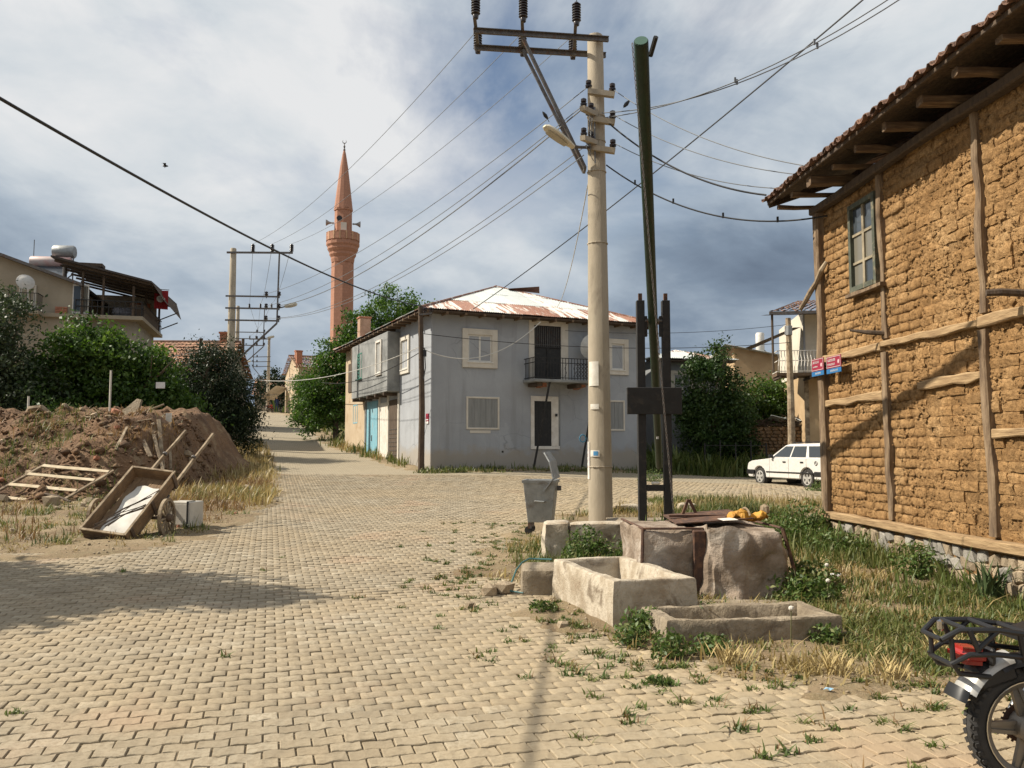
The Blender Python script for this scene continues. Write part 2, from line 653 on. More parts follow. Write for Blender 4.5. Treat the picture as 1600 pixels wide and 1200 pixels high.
MAT['white_flat'] = flat('white lettering', (0.62, 0.61, 0.59), 0.6)
MAT['cable'] = flat('black cable sheath', (0.010, 0.010, 0.011), 0.6)
MAT['wire'] = flat('aluminium wire', (0.15, 0.16, 0.17), 0.6, 0.2)
MAT['wire_white'] = flat('white cable sheath', (0.55, 0.54, 0.5), 0.6)
MAT['turquoise'] = M('faded turquoise paint', (0.20, 0.42, 0.50), (0.14, 0.32, 0.40), 5, 0.3, 12, 0.8, stretch=(4, 4, .6), spots=(0.30, 0.33, 0.32), sscale=3)
MAT['flag_red'] = flat('red cloth', (0.28, 0.015, 0.02), 0.9)  # shade under the terrace roof is put into this dimmed red
MAT['brick_red'] = M('red brick', (0.42, 0.19, 0.11), (0.30, 0.125, 0.075), 7, 0.4, 25, 0.92)
MAT['tile_old'] = M('old clay tile', (0.20, 0.11, 0.072), (0.125, 0.07, 0.047), 6, 0.4, 25, 0.92, c3=(0.06, 0.04, 0.03), rand=0.5)  # clay tone darkened; underside shade of the eave edge is in the colour
MAT['bark'] = M('bark', (0.16, 0.12, 0.085), (0.09, 0.066, 0.048), 7, 0.8, 14, 0.95, stretch=(3, 3, .7))
# ------------------------------------------------------------------ terrain
_yl = [-60, 9, 16, 22, 30, 41, 60, 97, 130, 200, 700]
_zl = [0, 0, .22, .45, .80, 1.6, 3.0, 5.55, 6.6, 8.0, 14.0]
_yr = [-60, 7, 8, 10, 13, 16, 22, 29, 40, 60, 100, 700]
_zr = [0, .02, .06, .15, .28, .28, .30, .34, .5, 1.0, 2.0, 12.0]


def H(x, y):
    x = np.asarray(x, float)
    y = np.asarray(y, float)
    w = sstep(-3, 12, x)
    z = np.interp(y, _yl, _zl) * (1 - w) + np.interp(y, _yr, _zr) * w
    z = z + 0.05 * np.maximum(0, -x - 7 - 0.25 * np.maximum(y - 30, 0)) * sstep(17, 32, y)
    return z


def Hs(x, y):
    return float(H(x, y))


ROADP = np.array([(-14, -6), (-14, 11.5), (-6.6, 11.7), (-5.4, 12.4), (-5.0, 13.6), (-4.95, 16), (-5.5, 20), (-6.4, 23.5),
                  (-8.1, 29), (-9.9, 35), (-12.6, 43), (-15.5, 50), (-22.2, 65), (-27.6, 80), (-32, 95), (-42, 118),
                  (-36, 120), (-26.5, 96), (-17, 68), (-11.6, 50), (-9.2, 42), (-6.7, 36.8), (-4.0, 30.6), (-2.9, 29.0),
                  (5.7, 32.6), (10, 33), (16, 31), (30, 29), (60, 30), (60, 20), (20, 20.3), (8.5, 20.2), (6.0, 20.5), (4.5, 19.6),
                  (2.5, 18.2), (1.0, 16.9), (0.25, 14.5), (-0.25, 12), (-0.45, 10.5), (0.05, 9.3), (0.5, 7.7),
                  (0.95, 6.6), (1.7, 5.95), (2.6, 5.75), (4, 5.7), (14, 5.6), (14, -6)], float)


def road_sd(x, y):
    """signed distance to the paved area, positive inside"""
    x = np.asarray(x, float)
    y = np.asarray(y, float)
    d = np.full(x.shape, 1e9)
    ins = np.zeros(x.shape, bool)
    n = len(ROADP)
    for i in range(n):
        ax, ay = ROADP[i]
        bx, by = ROADP[(i + 1) % n]
        ex, ey = bx - ax, by - ay
        t = np.clip(((x - ax) * ex + (y - ay) * ey) / (ex * ex + ey * ey), 0, 1)
        d = np.minimum(d, np.hypot(x - ax - t * ex, y - ay - t * ey))
        c = ((ay > y) != (by > y))
        if ey != 0:
            ins ^= c & (x < ax + (y - ay) * ex / ey)
    return np.where(ins, d, -d)


def mound(x, y):
    x = np.asarray(x, float)
    y = np.asarray(y, float)
    y0 = 19.2 + 1.1 * (fbm(x * .5, 3.0, 0, 2) - .5) + 1.8 * sstep(-11.0, -8.0, x)
    hc = 1.75 + 0.35 * np.exp(-((x + 10.6) / 1.4) ** 2) + .15 * np.exp(-((x + 13.2) / .9) ** 2) + .5 * (fbm(x * .8, 9.1, 0, 3) - .5)
    hc = hc * sstep(-8.5, -10.0, x)
    f = sstep(y0 - .6, 24.4, y) ** 0.8 * (1 - sstep(27.5, 31, y))
    rough = (fbm(x * 1.4, y * 1.4, 0, 4) - .5) * .75 + (fbm(x * 5, y * 5, 2, 3) - .5) * .22
    return np.maximum(hc * f + rough * np.minimum(f * 3, 1) * np.minimum(hc, 1), -.1)


def ground_z(x, y):
    sd = road_sd(x, y)
    e = sd + (fbm(np.asarray(x) * 1.7, np.asarray(y) * 1.7, 0, 4) - .5) * np.where((np.asarray(x) > -1) & (np.asarray(y) < 17), 1.5, .7)
    micro = (fbm(np.asarray(x) * 2.2, np.asarray(y) * 2.2, 4, 4) - .5)
    out = .016 + micro * .10
    return H(x, y) + np.where(e > .0, out + (-.06 - out) * sstep(-.15, .35, e), out) + .05 * sstep(.2, 3, -sd) * (micro + .3)


def gz(x, y):
    return float(ground_z(np.array([x]), np.array([y]))[0])


def grid_mesh(name, xs, ys, zf, mat, keep=None, kind='structure'):
    X, Y = np.meshgrid(xs, ys)
    Z = zf(X, Y)
    V = np.stack([X.ravel(), Y.ravel(), Z.ravel()], 1)
    nx, ny = len(xs), len(ys)
    i = (np.arange(ny - 1)[:, None] * nx + np.arange(nx - 1)[None, :]).ravel()
    F = np.stack([i, i + 1, i + nx + 1, i + nx], 1)
    if keep is not None:
        cx = V[F].mean(1)
        F = F[keep(cx[:, 0], cx[:, 1])]
        u, inv = np.unique(F, return_inverse=True)
        V = V[u]
        F = inv.reshape(-1, 4)
    o = fast_mesh(name, V, F, mat, smooth=True)
    o['kind'] = kind
    return o


# earth material: bare dirt, drier and redder patches, small pebbles
m, nt, b = new_mat('earth')
v = coords(nt)
n1 = tnoise(nt, v, 0.55, 7, 0.62, 0.3)
n2 = tnoise(nt, v, 5.0, 8, 0.7)
n3 = tnoise(nt, v, 38.0, 4, 0.6)
col = ramp(nt, n1, [(0.36, (0.155, 0.103, 0.054)), (0.5, (0.215, 0.152, 0.084)), (0.64, (0.275, 0.208, 0.124))])
col = tmix(nt, ramp(nt, n2, [(0.42, (0, 0, 0)), (0.62, (.75, .75, .75))]), col, (0.19, 0.15, 0.078))
col = tmix(nt, ramp(nt, n3, [(0.60, (0, 0, 0)), (0.70, (.6, .6, .6))]), col, (0.45, 0.39, 0.29))
nt.links.new(col, b.inputs['Base Color'])
b.inputs['Roughness'].default_value = 0.95
pb = tbump(nt, b, tnoise(nt, v, 14, 9, 0.7), 0.75, 0.05)
MAT['earth'] = m
MAT['mound'] = M('dug earth', (0.205, 0.118, 0.060), (0.150, 0.084, 0.043), 1.3, 1.0, 9, 0.95, c3=(0.09, 0.052, 0.028), spots=(0.25, 0.17, 0.095), sscale=1.6, bdist=0.12)

xs = np.concatenate([np.linspace(-400, -40, 22), np.linspace(-38, -14, 40), np.arange(-13.7, 9.0, .13), np.linspace(9.3, 40, 40), np.linspace(44, 400, 22)])
ys = np.concatenate([np.linspace(-60, 1, 14), np.arange(1.5, 22, .13), np.linspace(22.3, 60, 110), np.linspace(61, 140, 60), np.linspace(150, 700, 24)])
grid_mesh('ground', xs, ys, ground_z, MAT['earth'])

# paving seen beyond the single stones: same bond as relief and tone in the material
PAV_A = R(16)
m, nt, b = new_mat('paving')
v = coords(nt)
mp = nnode(nt, 'ShaderNodeMapping')
mp.inputs['Rotation'].default_value = (0, 0, -PAV_A)
nt.links.new(v, mp.inputs[0])
br_ = nnode(nt, 'ShaderNodeTexBrick')
nt.links.new(mp.outputs[0], br_.inputs['Vector'])
br_.inputs['Scale'].default_value = 1.0
br_.inputs['Mortar Size'].default_value = 0.008
br_.inputs['Mortar Smooth'].default_value = 0.4
br_.inputs['Brick Width'].default_value = 0.172
br_.inputs['Row Height'].default_value = 0.135
br_.inputs['Color1'].default_value = (0.262, 0.222, 0.152, 1)
br_.inputs['Color2'].default_value = (0.315, 0.266, 0.184, 1)
br_.inputs['Mortar'].default_value = (0.095, 0.075, 0.048, 1)
n1 = tnoise(nt, v, 0.5, 7, 0.6, 0.3)
dust = tmix(nt, ramp(nt, n1, [(0.40, (.03, .03, .03)), (0.66, (.42, .42, .42))]), br_.outputs[0], (0.305, 0.248, 0.165))
sp = nnode(nt, 'ShaderNodeSeparateXYZ')
nt.links.new(v, sp.inputs[0])
near = tmath(nt, 'MULTIPLY', tmath(nt, 'SUBTRACT', 28.4, sp.outputs[1]), 1.2, True)
n2 = tnoise(nt, v, 11.0, 7, 0.7)
sand = ramp(nt, n2, [(0.34, (0.125, 0.095, 0.056)), (0.55, (0.215, 0.166, 0.102)), (0.7, (0.27, 0.215, 0.138))])
nt.links.new(tmix(nt, near, dust, sand), b.inputs['Base Color'])
b.inputs['Roughness'].default_value = 0.93
inv = tmath(nt, 'SUBTRACT', 1.0, br_.outputs['Fac'])
tbump(nt, b, inv, 0.5, 0.01, tbump(nt, b, tnoise(nt, v, 40, 5, .6), .4, .02))
MAT['paving'] = m


def road_z(X, Y):
    return H(X, Y) - .014 * (1 - sstep(27.6, 28.4, Y))


xs = np.concatenate([np.linspace(-44, -14, 50), np.arange(-13.7, 7.0, .25), np.linspace(7.3, 60, 60)])
ys = np.concatenate([np.linspace(-6, 2, 10), np.arange(2.3, 24, .25), np.linspace(24.4, 120, 170)])
road = grid_mesh('road', xs, ys, road_z, MAT['paving'], keep=lambda x, y: road_sd(x, y) > -.75)

# ------------------------------------------------------------------ paving stones
PL, PW, JO, PAMP = .172, .135, .0066, .0092


def paver_mat(name, per_object):
    m, nt, b = new_mat(name)
    v = coords(nt, 'Object')
    geo = nnode(nt, 'ShaderNodeNewGeometry')
    if per_object:
        r = nnode(nt, 'ShaderNodeObjectInfo').outputs['Random']
    else:
        r = nnode(nt, 'ShaderNodeAttribute', attribute_name='rnd').outputs['Fac']
    base = ramp(nt, r, [(0.0, (0.231, 0.191, 0.131)), (0.3, (0.275, 0.232, 0.162)), (0.75, (0.310, 0.262, 0.186)), (0.93, (0.343, 0.297, 0.217)), (1.0, (0.396, 0.348, 0.261))])
    big = tnoise(nt, geo.outputs['Position'], 0.45, 6, 0.6, 0.3)
    base = tmix(nt, ramp(nt, big, [(0.42, (0, 0, 0)), (0.66, (.7, .7, .7))]), base, (0.339, 0.262, 0.160))
    n = tnoise(nt, geo.outputs['Position'], 28, 7, 0.7)
    col = tmix(nt, ramp(nt, n, [(0.38, (.75, .75, .75)), (0.56, (0, 0, 0))]), base, (0.207, 0.163, 0.103))
    sp = nnode(nt, 'ShaderNodeSeparateXYZ')
    nt.links.new(geo.outputs['Position'], sp.inputs[0])
    sandy = tmath(nt, 'MULTIPLY', tmath(nt, 'MULTIPLY', tmath(nt, 'ADD', sp.outputs[0], 1.2), .42, True), ramp(nt, tnoise(nt, geo.outputs['Position'], 2.2, 6, .6), [(.35, (.2, .2, .2)), (.6, (.8, .8, .8))]))
    col = tmix(nt, sandy, col, (0.361, 0.284, 0.176))
    worn = tnoise(nt, geo.outputs['Position'], .9, 5, .6, .6)
    col = tmix(nt, ramp(nt, worn, [(.56, (0, 0, 0)), (.68, (.55, .55, .55))]), col, (0.198, 0.159, 0.105))
    rosy = tnoise(nt, geo.outputs['Position'], .7, 3, .5, .2)
    col = tmix(nt, ramp(nt, rosy, [(.58, (0, 0, 0)), (.70, (.45, .45, .45))]), col, (0.352, 0.237, 0.152))
    nt.links.new(col, b.inputs['Base Color'])
    b.inputs['Roughness'].default_value = 0.92
    tbump(nt, b, tnoise(nt, geo.outputs['Position'], 90, 6, 0.65), 0.5, 0.012)
    return m


MAT['paver_one'] = paver_mat('paving stone', True)
MAT['paver_many'] = paver_mat('paving stones', False)
E1 = np.array([math.cos(PAV_A), math.sin(PAV_A)])
E2 = np.array([-math.sin(PAV_A), math.cos(PAV_A)])


def paver_shape(par, jl, jw):
    """30 vertices and 24 quads of one wavy interlocking paver about its centre"""
    t = np.linspace(-.5, .5, 5)
    x = t * (PL - JO) * jl
    ph = np.sin(2 * np.pi * (t + (0.5 if par else 0.0)))
    w = PAMP * ph
    hw = (PW - JO) / 2 * jw
    ring = np.concatenate([np.stack([x, -hw + w], 1), np.stack([x[::-1], hw + w[::-1]], 1)])
    ins = ring.copy()
    ins[:, 0] *= 1 - .009 / PL
    cy = np.concatenate([w, w[::-1]])
    ins[:, 1] = cy + (ring[:, 1] - cy) * (1 - .009 / PW)
    V = np.concatenate([np.c_[ins, np.zeros(10)], np.c_[ring, np.full(10, -.0042)], np.c_[ring, np.full(10, -.035)]])
    F = [(i, i + 1, 8 - i, 9 - i) for i in range(4)]
    for k in (0, 10):
        for i in range(10):
            j = (i + 1) % 10
            F.append((k + 10 + i, k + 10 + j, k + j, k + i))
    return V, np.array(F)


cand = []
for j in range(-30, 250):
    o = 0.5 * PL if j % 2 else 0.0
    i = np.arange(-90, 110)
    xx = i * PL + o
    yy = np.full(len(i), j * PW)
    P = xx[:, None] * E1 + yy[:, None] * E2
    cand.append(np.c_[P, np.full(len(i), j % 2)])
cand = np.concatenate(cand)
cx, cy = cand[:, 0], cand[:, 1]
sd = road_sd(cx, cy)
ok = (sd > -.5) & (cy > 1.2) & (cy < 28.2) & (np.abs(cx) < .85 * cy + 2.2) & (cx > -12)
cand = cand[ok]
cx, cy = cand[:, 0], cand[:, 1]
npv = len(cand)
hz = H(cx, cy) + rng.normal(0, .0022, npv) + (fbm(cx * 1.1, cy * 1.1, 5, 3) - .5) * .016
tilt = rng.normal(0, .011, (npv, 2))
yaw = rng.normal(0, .012, npv)
# sizes in the picture: nearest stones inside the frame become objects of their own
uu = 800 + 1320 * cx / np.maximum(cy, .1)
vv = 700 + 1320 * 1.6 / np.maximum(cy, .1)
infr = (uu > -15) & (uu < 1615) & (vv < 1215) & (ground_z(cx, cy) < hz + .004)
order = np.argsort(np.where(infr, cy, 1e9))
single = order[:300]
vars_ = {}
for par in (0, 1):
    for k in range(4):
        V, F = paver_shape(par, rng.uniform(.97, 1.0), rng.uniform(.96, 1.0))
        V[:10, 2] += rng.normal(0, .0012, 10)
        me = bpy.data.meshes.new('paver')
        me.from_pydata(V.tolist(), [], F.tolist())
        me.materials.append(MAT['paver_one'])
        vars_[(par, k)] = me
for q in single:
    o = bpy.data.objects.new('paver', vars_[(int(cand[q, 2]), int(rng.integers(4)))])
    C.objects.link(o)
    o.location = (cx[q], cy[q], hz[q])
    o.rotation_euler = (tilt[q, 0], tilt[q, 1], PAV_A + yaw[q])
    o.parent = road
rest = np.ones(npv, bool)
rest[single] = False
# a few stones are missing or sunk
ri = np.where(rest)[0]
Vs, Fs, Rs = [], [], []
for par in (0, 1):
    V, F = paver_shape(par, 1, 1)
    q = ri[cand[ri, 2] == par]
    ca, sa = np.cos(PAV_A + yaw[q]), np.sin(PAV_A + yaw[q])
    X = V[None, :, 0] * rng.uniform(.965, 1.0, (len(q), 1))
    Y = V[None, :, 1]
    Z = V[None, :, 2] + X * tilt[q, 1][:, None] + Y * tilt[q, 0][:, None] + hz[q][:, None]
    W = np.stack([X * ca[:, None] - Y * sa[:, None] + cx[q][:, None], X * sa[:, None] + Y * ca[:, None] + cy[q][:, None], Z], 2)
    n0 = sum(len(a) for a in Vs)
    Vs.append(W.reshape(-1, 3))
    Fs.append((F[None] + (np.arange(len(q)) * 30)[:, None, None]).reshape(-1, 4) + n0)
    Rs.append(np.repeat(rng.random(len(q)), 30))
pv = fast_mesh('paving_stones', np.concatenate(Vs), np.concatenate(Fs), MAT['paver_many'], parent=road, rnd=np.concatenate(Rs))
pv['kind'] = 'stuff'

# heap of dug earth on the left
xs = np.arange(-27, -6.2, .11)
ys = np.arange(17.5, 31.5, .12)
grid_mesh('dirt_mound', xs, ys, lambda X, Y: H(X, Y) - .09 + mound(X, Y) + .06 * (mound(X, Y) > .03), MAT['mound'], keep=lambda x, y: mound(x, y) > .01)


# pebbles and crumbs on the bare earth
npb = 9000
qx = np.concatenate([rng.uniform(-14, -5, npb // 2), rng.uniform(-.8, 5.2, npb // 2)])
qy = np.concatenate([rng.uniform(12, 20, npb // 2), rng.uniform(5.6, 13, npb // 2)])
kp = (road_sd(qx, qy) < .35) & (fbm(qx * 1.6, qy * 1.6, 2, 3) > rng.uniform(.35, .65, npb)) & ~((qx > 4.8) & (qy < 13.2))
qx, qy = qx[kp], qy[kp]
npb = len(qx)
sz = rng.gamma(1.5, .0045, npb) + .004
OC = np.array([(-1, 0, 0), (1, 0, 0), (0, -1, 0), (0, 1, 0), (0, 0, -1), (0, 0, 1)], float)
OF = np.array([(0, 2, 5), (2, 1, 5), (1, 3, 5), (3, 0, 5), (2, 0, 4), (1, 2, 4), (3, 1, 4), (0, 3, 4)])
V = OC[None] * sz[:, None, None] * rng.uniform(.6, 1.5, (npb, 6, 1))
V = np.stack([V[:, :, 0] + qx[:, None], V[:, :, 1] + qy[:, None], V[:, :, 2] * .7 + (np.maximum(ground_z(qx, qy), H(qx, qy) - .004) + sz * .3)[:, None]], 2)
o = fast_mesh('pebbles', V.reshape(-1, 3), (OF[None] + (np.arange(npb) * 6)[:, None, None]).reshape(-1, 3), MAT['rubble_stone'])
tag(o, 'small pebbles strewn over the bare earth', 'pebbles', kind='stuff')
# clods and crumbs on the heap
ncl = 9000
qx, qy = rng.uniform(-19, -7.6, ncl), rng.uniform(18.2, 26.0, ncl)
qm = mound(qx, qy)
kp = (qm > .06) & (fbm(qx * 1.1, qy * 1.1, 6, 3) > rng.uniform(.34, .62, ncl))
qx, qy, qm = qx[kp], qy[kp], qm[kp]
ncl = len(qx)
sz = rng.gamma(1.7, .022, ncl) + .012
PV8 = np.array([(-1, 0, 0), (1, 0, 0), (0, -1, 0), (0, 1, 0), (0, 0, -1), (0, 0, 1)], float)
PF8 = np.array([(0, 2, 5), (2, 1, 5), (1, 3, 5), (3, 0, 5), (2, 0, 4), (1, 2, 4), (3, 1, 4), (0, 3, 4)])
V = PV8[None] * sz[:, None, None] * rng.uniform(.55, 1.35, (ncl, 6, 1))
aa = rng.uniform(0, 6.28, ncl)
Vx = V[:, :, 0] * np.cos(aa)[:, None] - V[:, :, 1] * np.sin(aa)[:, None]
Vy = V[:, :, 0] * np.sin(aa)[:, None] + V[:, :, 1] * np.cos(aa)[:, None]
V = np.stack([Vx + qx[:, None], Vy + qy[:, None], V[:, :, 2] * .8 + (H(qx, qy) - .03 + qm + sz * .25)[:, None]], 2)
o = fast_mesh('earth_clods', V.reshape(-1, 3), (PF8[None] + (np.arange(ncl) * 6)[:, None, None]).reshape(-1, 3), MAT['mound'])
tag(o, 'reddish clods of earth strewn over the dirt heap', 'clods', kind='stuff')


def top_z(x, y):
    """what one stands on: ground or mound"""
    m_ = mound(np.array([x]), np.array([y]))[0]
    return max(gz(x, y), Hs(x, y) - .03 + m_)


# ------------------------------------------------------------------ mud brick house on the right
def mud_mat(name, dark=1.0, per=True):
    m, nt, b = new_mat(name)
    v = nnode(nt, 'ShaderNodeNewGeometry').outputs['Position']
    n1 = tnoise(nt, v, 1.4, 7, 0.6, 0.3)
    n2 = tnoise(nt, v, 16, 8, 0.7)
    n3 = tnoise(nt, v, 55, 3, 0.5)
    col = ramp(nt, n1, [(0.34, (0.335 * dark, 0.192 * dark, 0.080 * dark)), (0.52, (0.42 * dark, 0.252 * dark, 0.112 * dark)), (0.68, (0.495 * dark, 0.318 * dark, 0.155 * dark))])
    col = tmix(nt, ramp(nt, n2, [(0.40, (.8, .8, .8)), (0.58, (0, 0, 0))]), col, (0.22 * dark, 0.128 * dark, 0.055 * dark))
    col = tmix(nt, ramp(nt, n3, [(0.68, (0, 0, 0)), (0.74, (.8, .8, .8))]), col, (0.56, 0.42, 0.24))
    if per:
        oi = nnode(nt, 'ShaderNodeObjectInfo')
        hs = nnode(nt, 'ShaderNodeHueSaturation')
        nt.links.new(tmath(nt, 'ADD', tmath(nt, 'MULTIPLY', oi.outputs['Random'], .28), .86), hs.inputs['Value'])
        nt.links.new(col, hs.inputs['Color'])
        col = hs.outputs[0]
    nt.links.new(col, b.inputs['Base Color'])
    b.inputs['Roughness'].default_value = 0.97
    b.inputs['Specular IOR Level'].default_value = 0.15
    nb = tbump(nt, b, tnoise(nt, v, 9, 8, 0.7, .4), 0.9, 0.06)
    vo = nnode(nt, 'ShaderNodeTexVoronoi')
    nt.links.new(v, vo.inputs['Vector'])
    vo.inputs['Scale'].default_value = 26
    nb = tbump(nt, b, ramp(nt, vo.outputs['Distance'], [(.05, (0, 0, 0)), (.35, (1, 1, 1))]), 0.55, 0.022, nb)
    tbump(nt, b, tnoise(nt, v, 60, 6, 0.7), 0.9, 0.02, nb)
    return m


MAT['mud'] = mud_mat('mud brick')
MAT['mud_plain'] = mud_mat('mud render', 1.0, False)
MAT['mud_joint'] = mud_mat('mud mortar', .78, False)

AH_RZ = math.atan2(0.06, 1)
adobe = thing('adobe_house', 'ochre mud brick house with exposed timber frame and deep wooden eaves', 'house', (4.92, 13.2, 0), AH_RZ)
WY0, WY1, WZ0, WZ1 = -9.4, 0.0, .62, 5.42
mb = MB()
mb.b2(.0, 7.5, WY0, -.02, -.3, WZ1)
w_ = mb.build('wall', MAT['mud_joint'], adobe)
# irregular mud bricks
posts_y = [-1.97, -4.12, -6.3, -8.5]
WIN = (-1.83, -1.05, 3.84, 5.12)


def brick_mesh(L, h, seed, nx=5, ny=4):
    r = np.random.default_rng(seed)
    u = np.linspace(-.5, .5, nx)
    w = np.linspace(-.5, .5, ny)
    U, W = np.meshgrid(u, w)
    er = (np.abs(U * 2) ** 6 + np.abs(W * 2) ** 6) * .0085 + r.normal(0, .0042, U.shape)
    Yv = U * L + r.normal(0, .004, U.shape)
    Zv = W * h + r.normal(0, .004, U.shape)
    Xv = er
    V = np.stack([Xv.ravel(), Yv.ravel(), Zv.ravel()], 1)
    F = []
    for j in range(ny - 1):
        for i in range(nx - 1):
            a = j * nx + i
            F.append((a, a + nx, a + nx + 1, a + 1))
    ring = list(range(nx)) + [nx * (j + 1) - 1 for j in range(1, ny)] + [nx * (ny - 1) + i for i in range(nx - 2, -1, -1)] + [nx * j for j in range(ny - 2, 0, -1)]
    n = len(V)
    back = V[ring].copy()
    back[:, 0] = .075
    V = np.concatenate([V, back])
    k = len(ring)
    for i in range(k):
        F.append((ring[i], ring[(i + 1) % k], n + (i + 1) % k, n + i))
    return V, np.array(F)


bl = []
z = WZ0 + .01
row = 0
while z < WZ1 - .03:
    hgt = random.uniform(.112, .14)
    y = WY0 + random.uniform(0, .28)
    while y < WY1 - .05:
        L = random.uniform(.24, .34)
        y2 = min(y + L, WY1 - .01)
        yc, zc_ = (y + y2) / 2, z + hgt / 2
        if not (WIN[0] - .06 < yc < WIN[1] + .06 and WIN[2] - .05 < zc_ < WIN[3] + .05) and y2 - y > .07:
            bl.append((yc, zc_, y2 - y - random.uniform(.002, .012), hgt - random.uniform(-.001, .012)))
        y = y2
    z += hgt
    row += 1
bl = np.array(bl)
# picture size of each brick: the largest inside the frame become objects
dy = 13.2 + bl[:, 0]
score = np.where((bl[:, 0] > -5.0) & (bl[:, 1] < 5.3), 1 / dy, 0)
sing = np.argsort(-score)[:300]
bvars = []
for k in range(14):
    V, F = brick_mesh(.28, .122, 100 + k)
    me = bpy.data.meshes.new('mud_brick')
    me.from_pydata(V.tolist(), [], F.tolist())
    me.materials.append(MAT['mud'])
    bvars.append(me)
prot = -.024 + np.array([float(mnoise.noise((p[0] * .9, p[1] * 1.1, 3.3))) * .012 for p in bl]) + rng.normal(0, .008, len(bl))
holes = rng.random(len(bl)) < .018
for q in sing:
    o = bpy.data.objects.new('mud_brick', bvars[int(rng.integers(14))])
    C.objects.link(o)
    o.location = (prot[q] + (.06 if holes[q] else 0), bl[q, 0], bl[q, 1])
    o.scale = (1, bl[q, 2] / .28, bl[q, 3] / .122)
    o.rotation_euler = (rng.normal(0, .025), 0, rng.normal(0, .02))
    o.parent = adobe
rest = np.setdiff1d(np.arange(len(bl)), sing)
Vs, Fs = [], []
n0 = 0
for q in rest:
    if holes[q]:
        continue
    V, F = brick_mesh(bl[q, 2], bl[q, 3], int(rng.integers(1 << 30)))
    an = rng.normal(0, .025)
    Y = V[:, 1] * math.cos(an) - V[:, 2] * math.sin(an)
    Z = V[:, 1] * math.sin(an) + V[:, 2] * math.cos(an)
    Vs.append(np.c_[V[:, 0] + prot[q], Y + bl[q, 0], Z + bl[q, 1]])
    Fs.append(F + n0)
    n0 += len(V)
o = fast_mesh('mud_bricks', np.concatenate(Vs), np.concatenate(Fs), MAT['mud_plain'], adobe)
o['kind'] = 'stuff'
# crumbs and lumps of mud standing proud of the wall
nl = 15000
yy = rng.uniform(-6.5, -.05, nl)
zz = rng.uniform(WZ0, WZ1 - .1, nl)
keep = ~((yy > WIN[0] - .1) & (yy < WIN[1] + .1) & (zz > WIN[2] - .1) & (zz < WIN[3] + .1))
keep &= fbm(yy * 2.2, zz * 2.2, 8, 3) > rng.uniform(.38, .60, nl)
yy, zz = yy[keep], zz[keep]
nl = len(yy)
octa = np.array([(-1, 0, 0), (0, 1, 0), (0, 0, 1), (0, -1, 0), (0, 0, -1), (.6, .6, .6)], float)
of = np.array([(0, 2, 1), (0, 3, 2), (0, 4, 3), (0, 1, 4)])
sz = rng.gamma(1.6, .0060, nl) + .005
V = octa[None, :5] * (sz[:, None, None] * rng.uniform(.6, 1.5, (nl, 5, 3))) * np.array([.75, 1.15, .9])
V[:, :, 0] += -.026
V[:, :, 1] += yy[:, None]
V[:, :, 2] += zz[:, None]
o = fast_mesh('mud_lumps', V.reshape(-1, 3), (of[None] + (np.arange(nl) * 5)[:, None, None]).reshape(-1, 3), MAT['mud_plain'], adobe)
o['kind'] = 'stuff'

# timber frame
for i, y in enumerate(posts_y):
    for za, zb, dx in ((.66, 2.88, .0), (3.06, 5.40, .01)):
        mb = MB().timber((-.035 + dx, y - .03 * (za < 2), za), (-.03, y + .02, zb), .115, .10, 7, .015, up=(1, 0, 0), seed=i * 7 + int(za))
        mb.build('timber_post', MAT['wood_old'], adobe)
mb = MB().timber((-.03, -.06, -.1), (-.04, -.02, 5.4), .17, .17, 9, .016, up=(1, 0, 0), seed=91)
mb.build('corner_post', MAT['wood_old'], adobe)
prev = .1
for i, y in enumerate([-1.95, -4.05, -6.3, -9.4]):
    mb = MB().timber((-.05, prev, 2.97 + .02 * (i % 2)), (-.05, y, 2.96), .09, .105, 7, .015, seed=i + 20)
    mb.build('timber_beam', MAT['wood_beam'], adobe)
    prev = y
for i, (ya, yb, za) in enumerate([(-.12, -1.88, 2.28), (-2.75, -4.05, 2.36), (-4.2, -6.2, 1.75)]):
    MB().timber((-.035, ya, za), (-.035, yb, za + .03), .08, .105, 5, .014, seed=i + 40).build('timber_rail', MAT['wood_beam'], adobe)
MB().timber((-.05, .12, .575), (-.05, -5.0, .575), .16, .105, 10, .010, seed=61).build('sill_beam', MAT['wood_beam'], adobe)
MB().timber((-.05, -5.0, .575), (-.05, -9.4, .57), .16, .105, 8, .010, seed=62).build('sill_beam', MAT['wood_beam'], adobe)
MB().timber((-.10, .1, 5.36), (-.10, -9.4, 5.36), .14, .12, 10, .012, seed=63).build('wall_plate', MAT['wood_dark'], adobe)
# pegs sticking out of the wall, and the crooked branch at the corner
MB().tube([(-.02, -1.98, 3.13), (-.22, -1.9, 3.15), (-.42, -1.75, 3.2)], [.035, .033, .015], 7).build('wall_peg', MAT['wood_dark'], adobe)
MB().tube([(-.02, -4.85, 3.14), (-.3, -4.8, 3.16), (-.42, -4.75, 3.16)], [.04, .04, .035], 7).build('wall_peg', MAT['wood_dark'], adobe)
MB().tube([(-.06, -.28, 4.48), (-.12, -.22, 4.36), (-.13, -.05, 4.2), (-.16, .12, 4.08), (-.2, .22, 3.95), (-.26, .3, 3.82)], [.03, .045, .04, .045, .042, .035], 8).build('crooked_branch', MAT['wood_grey'], adobe)
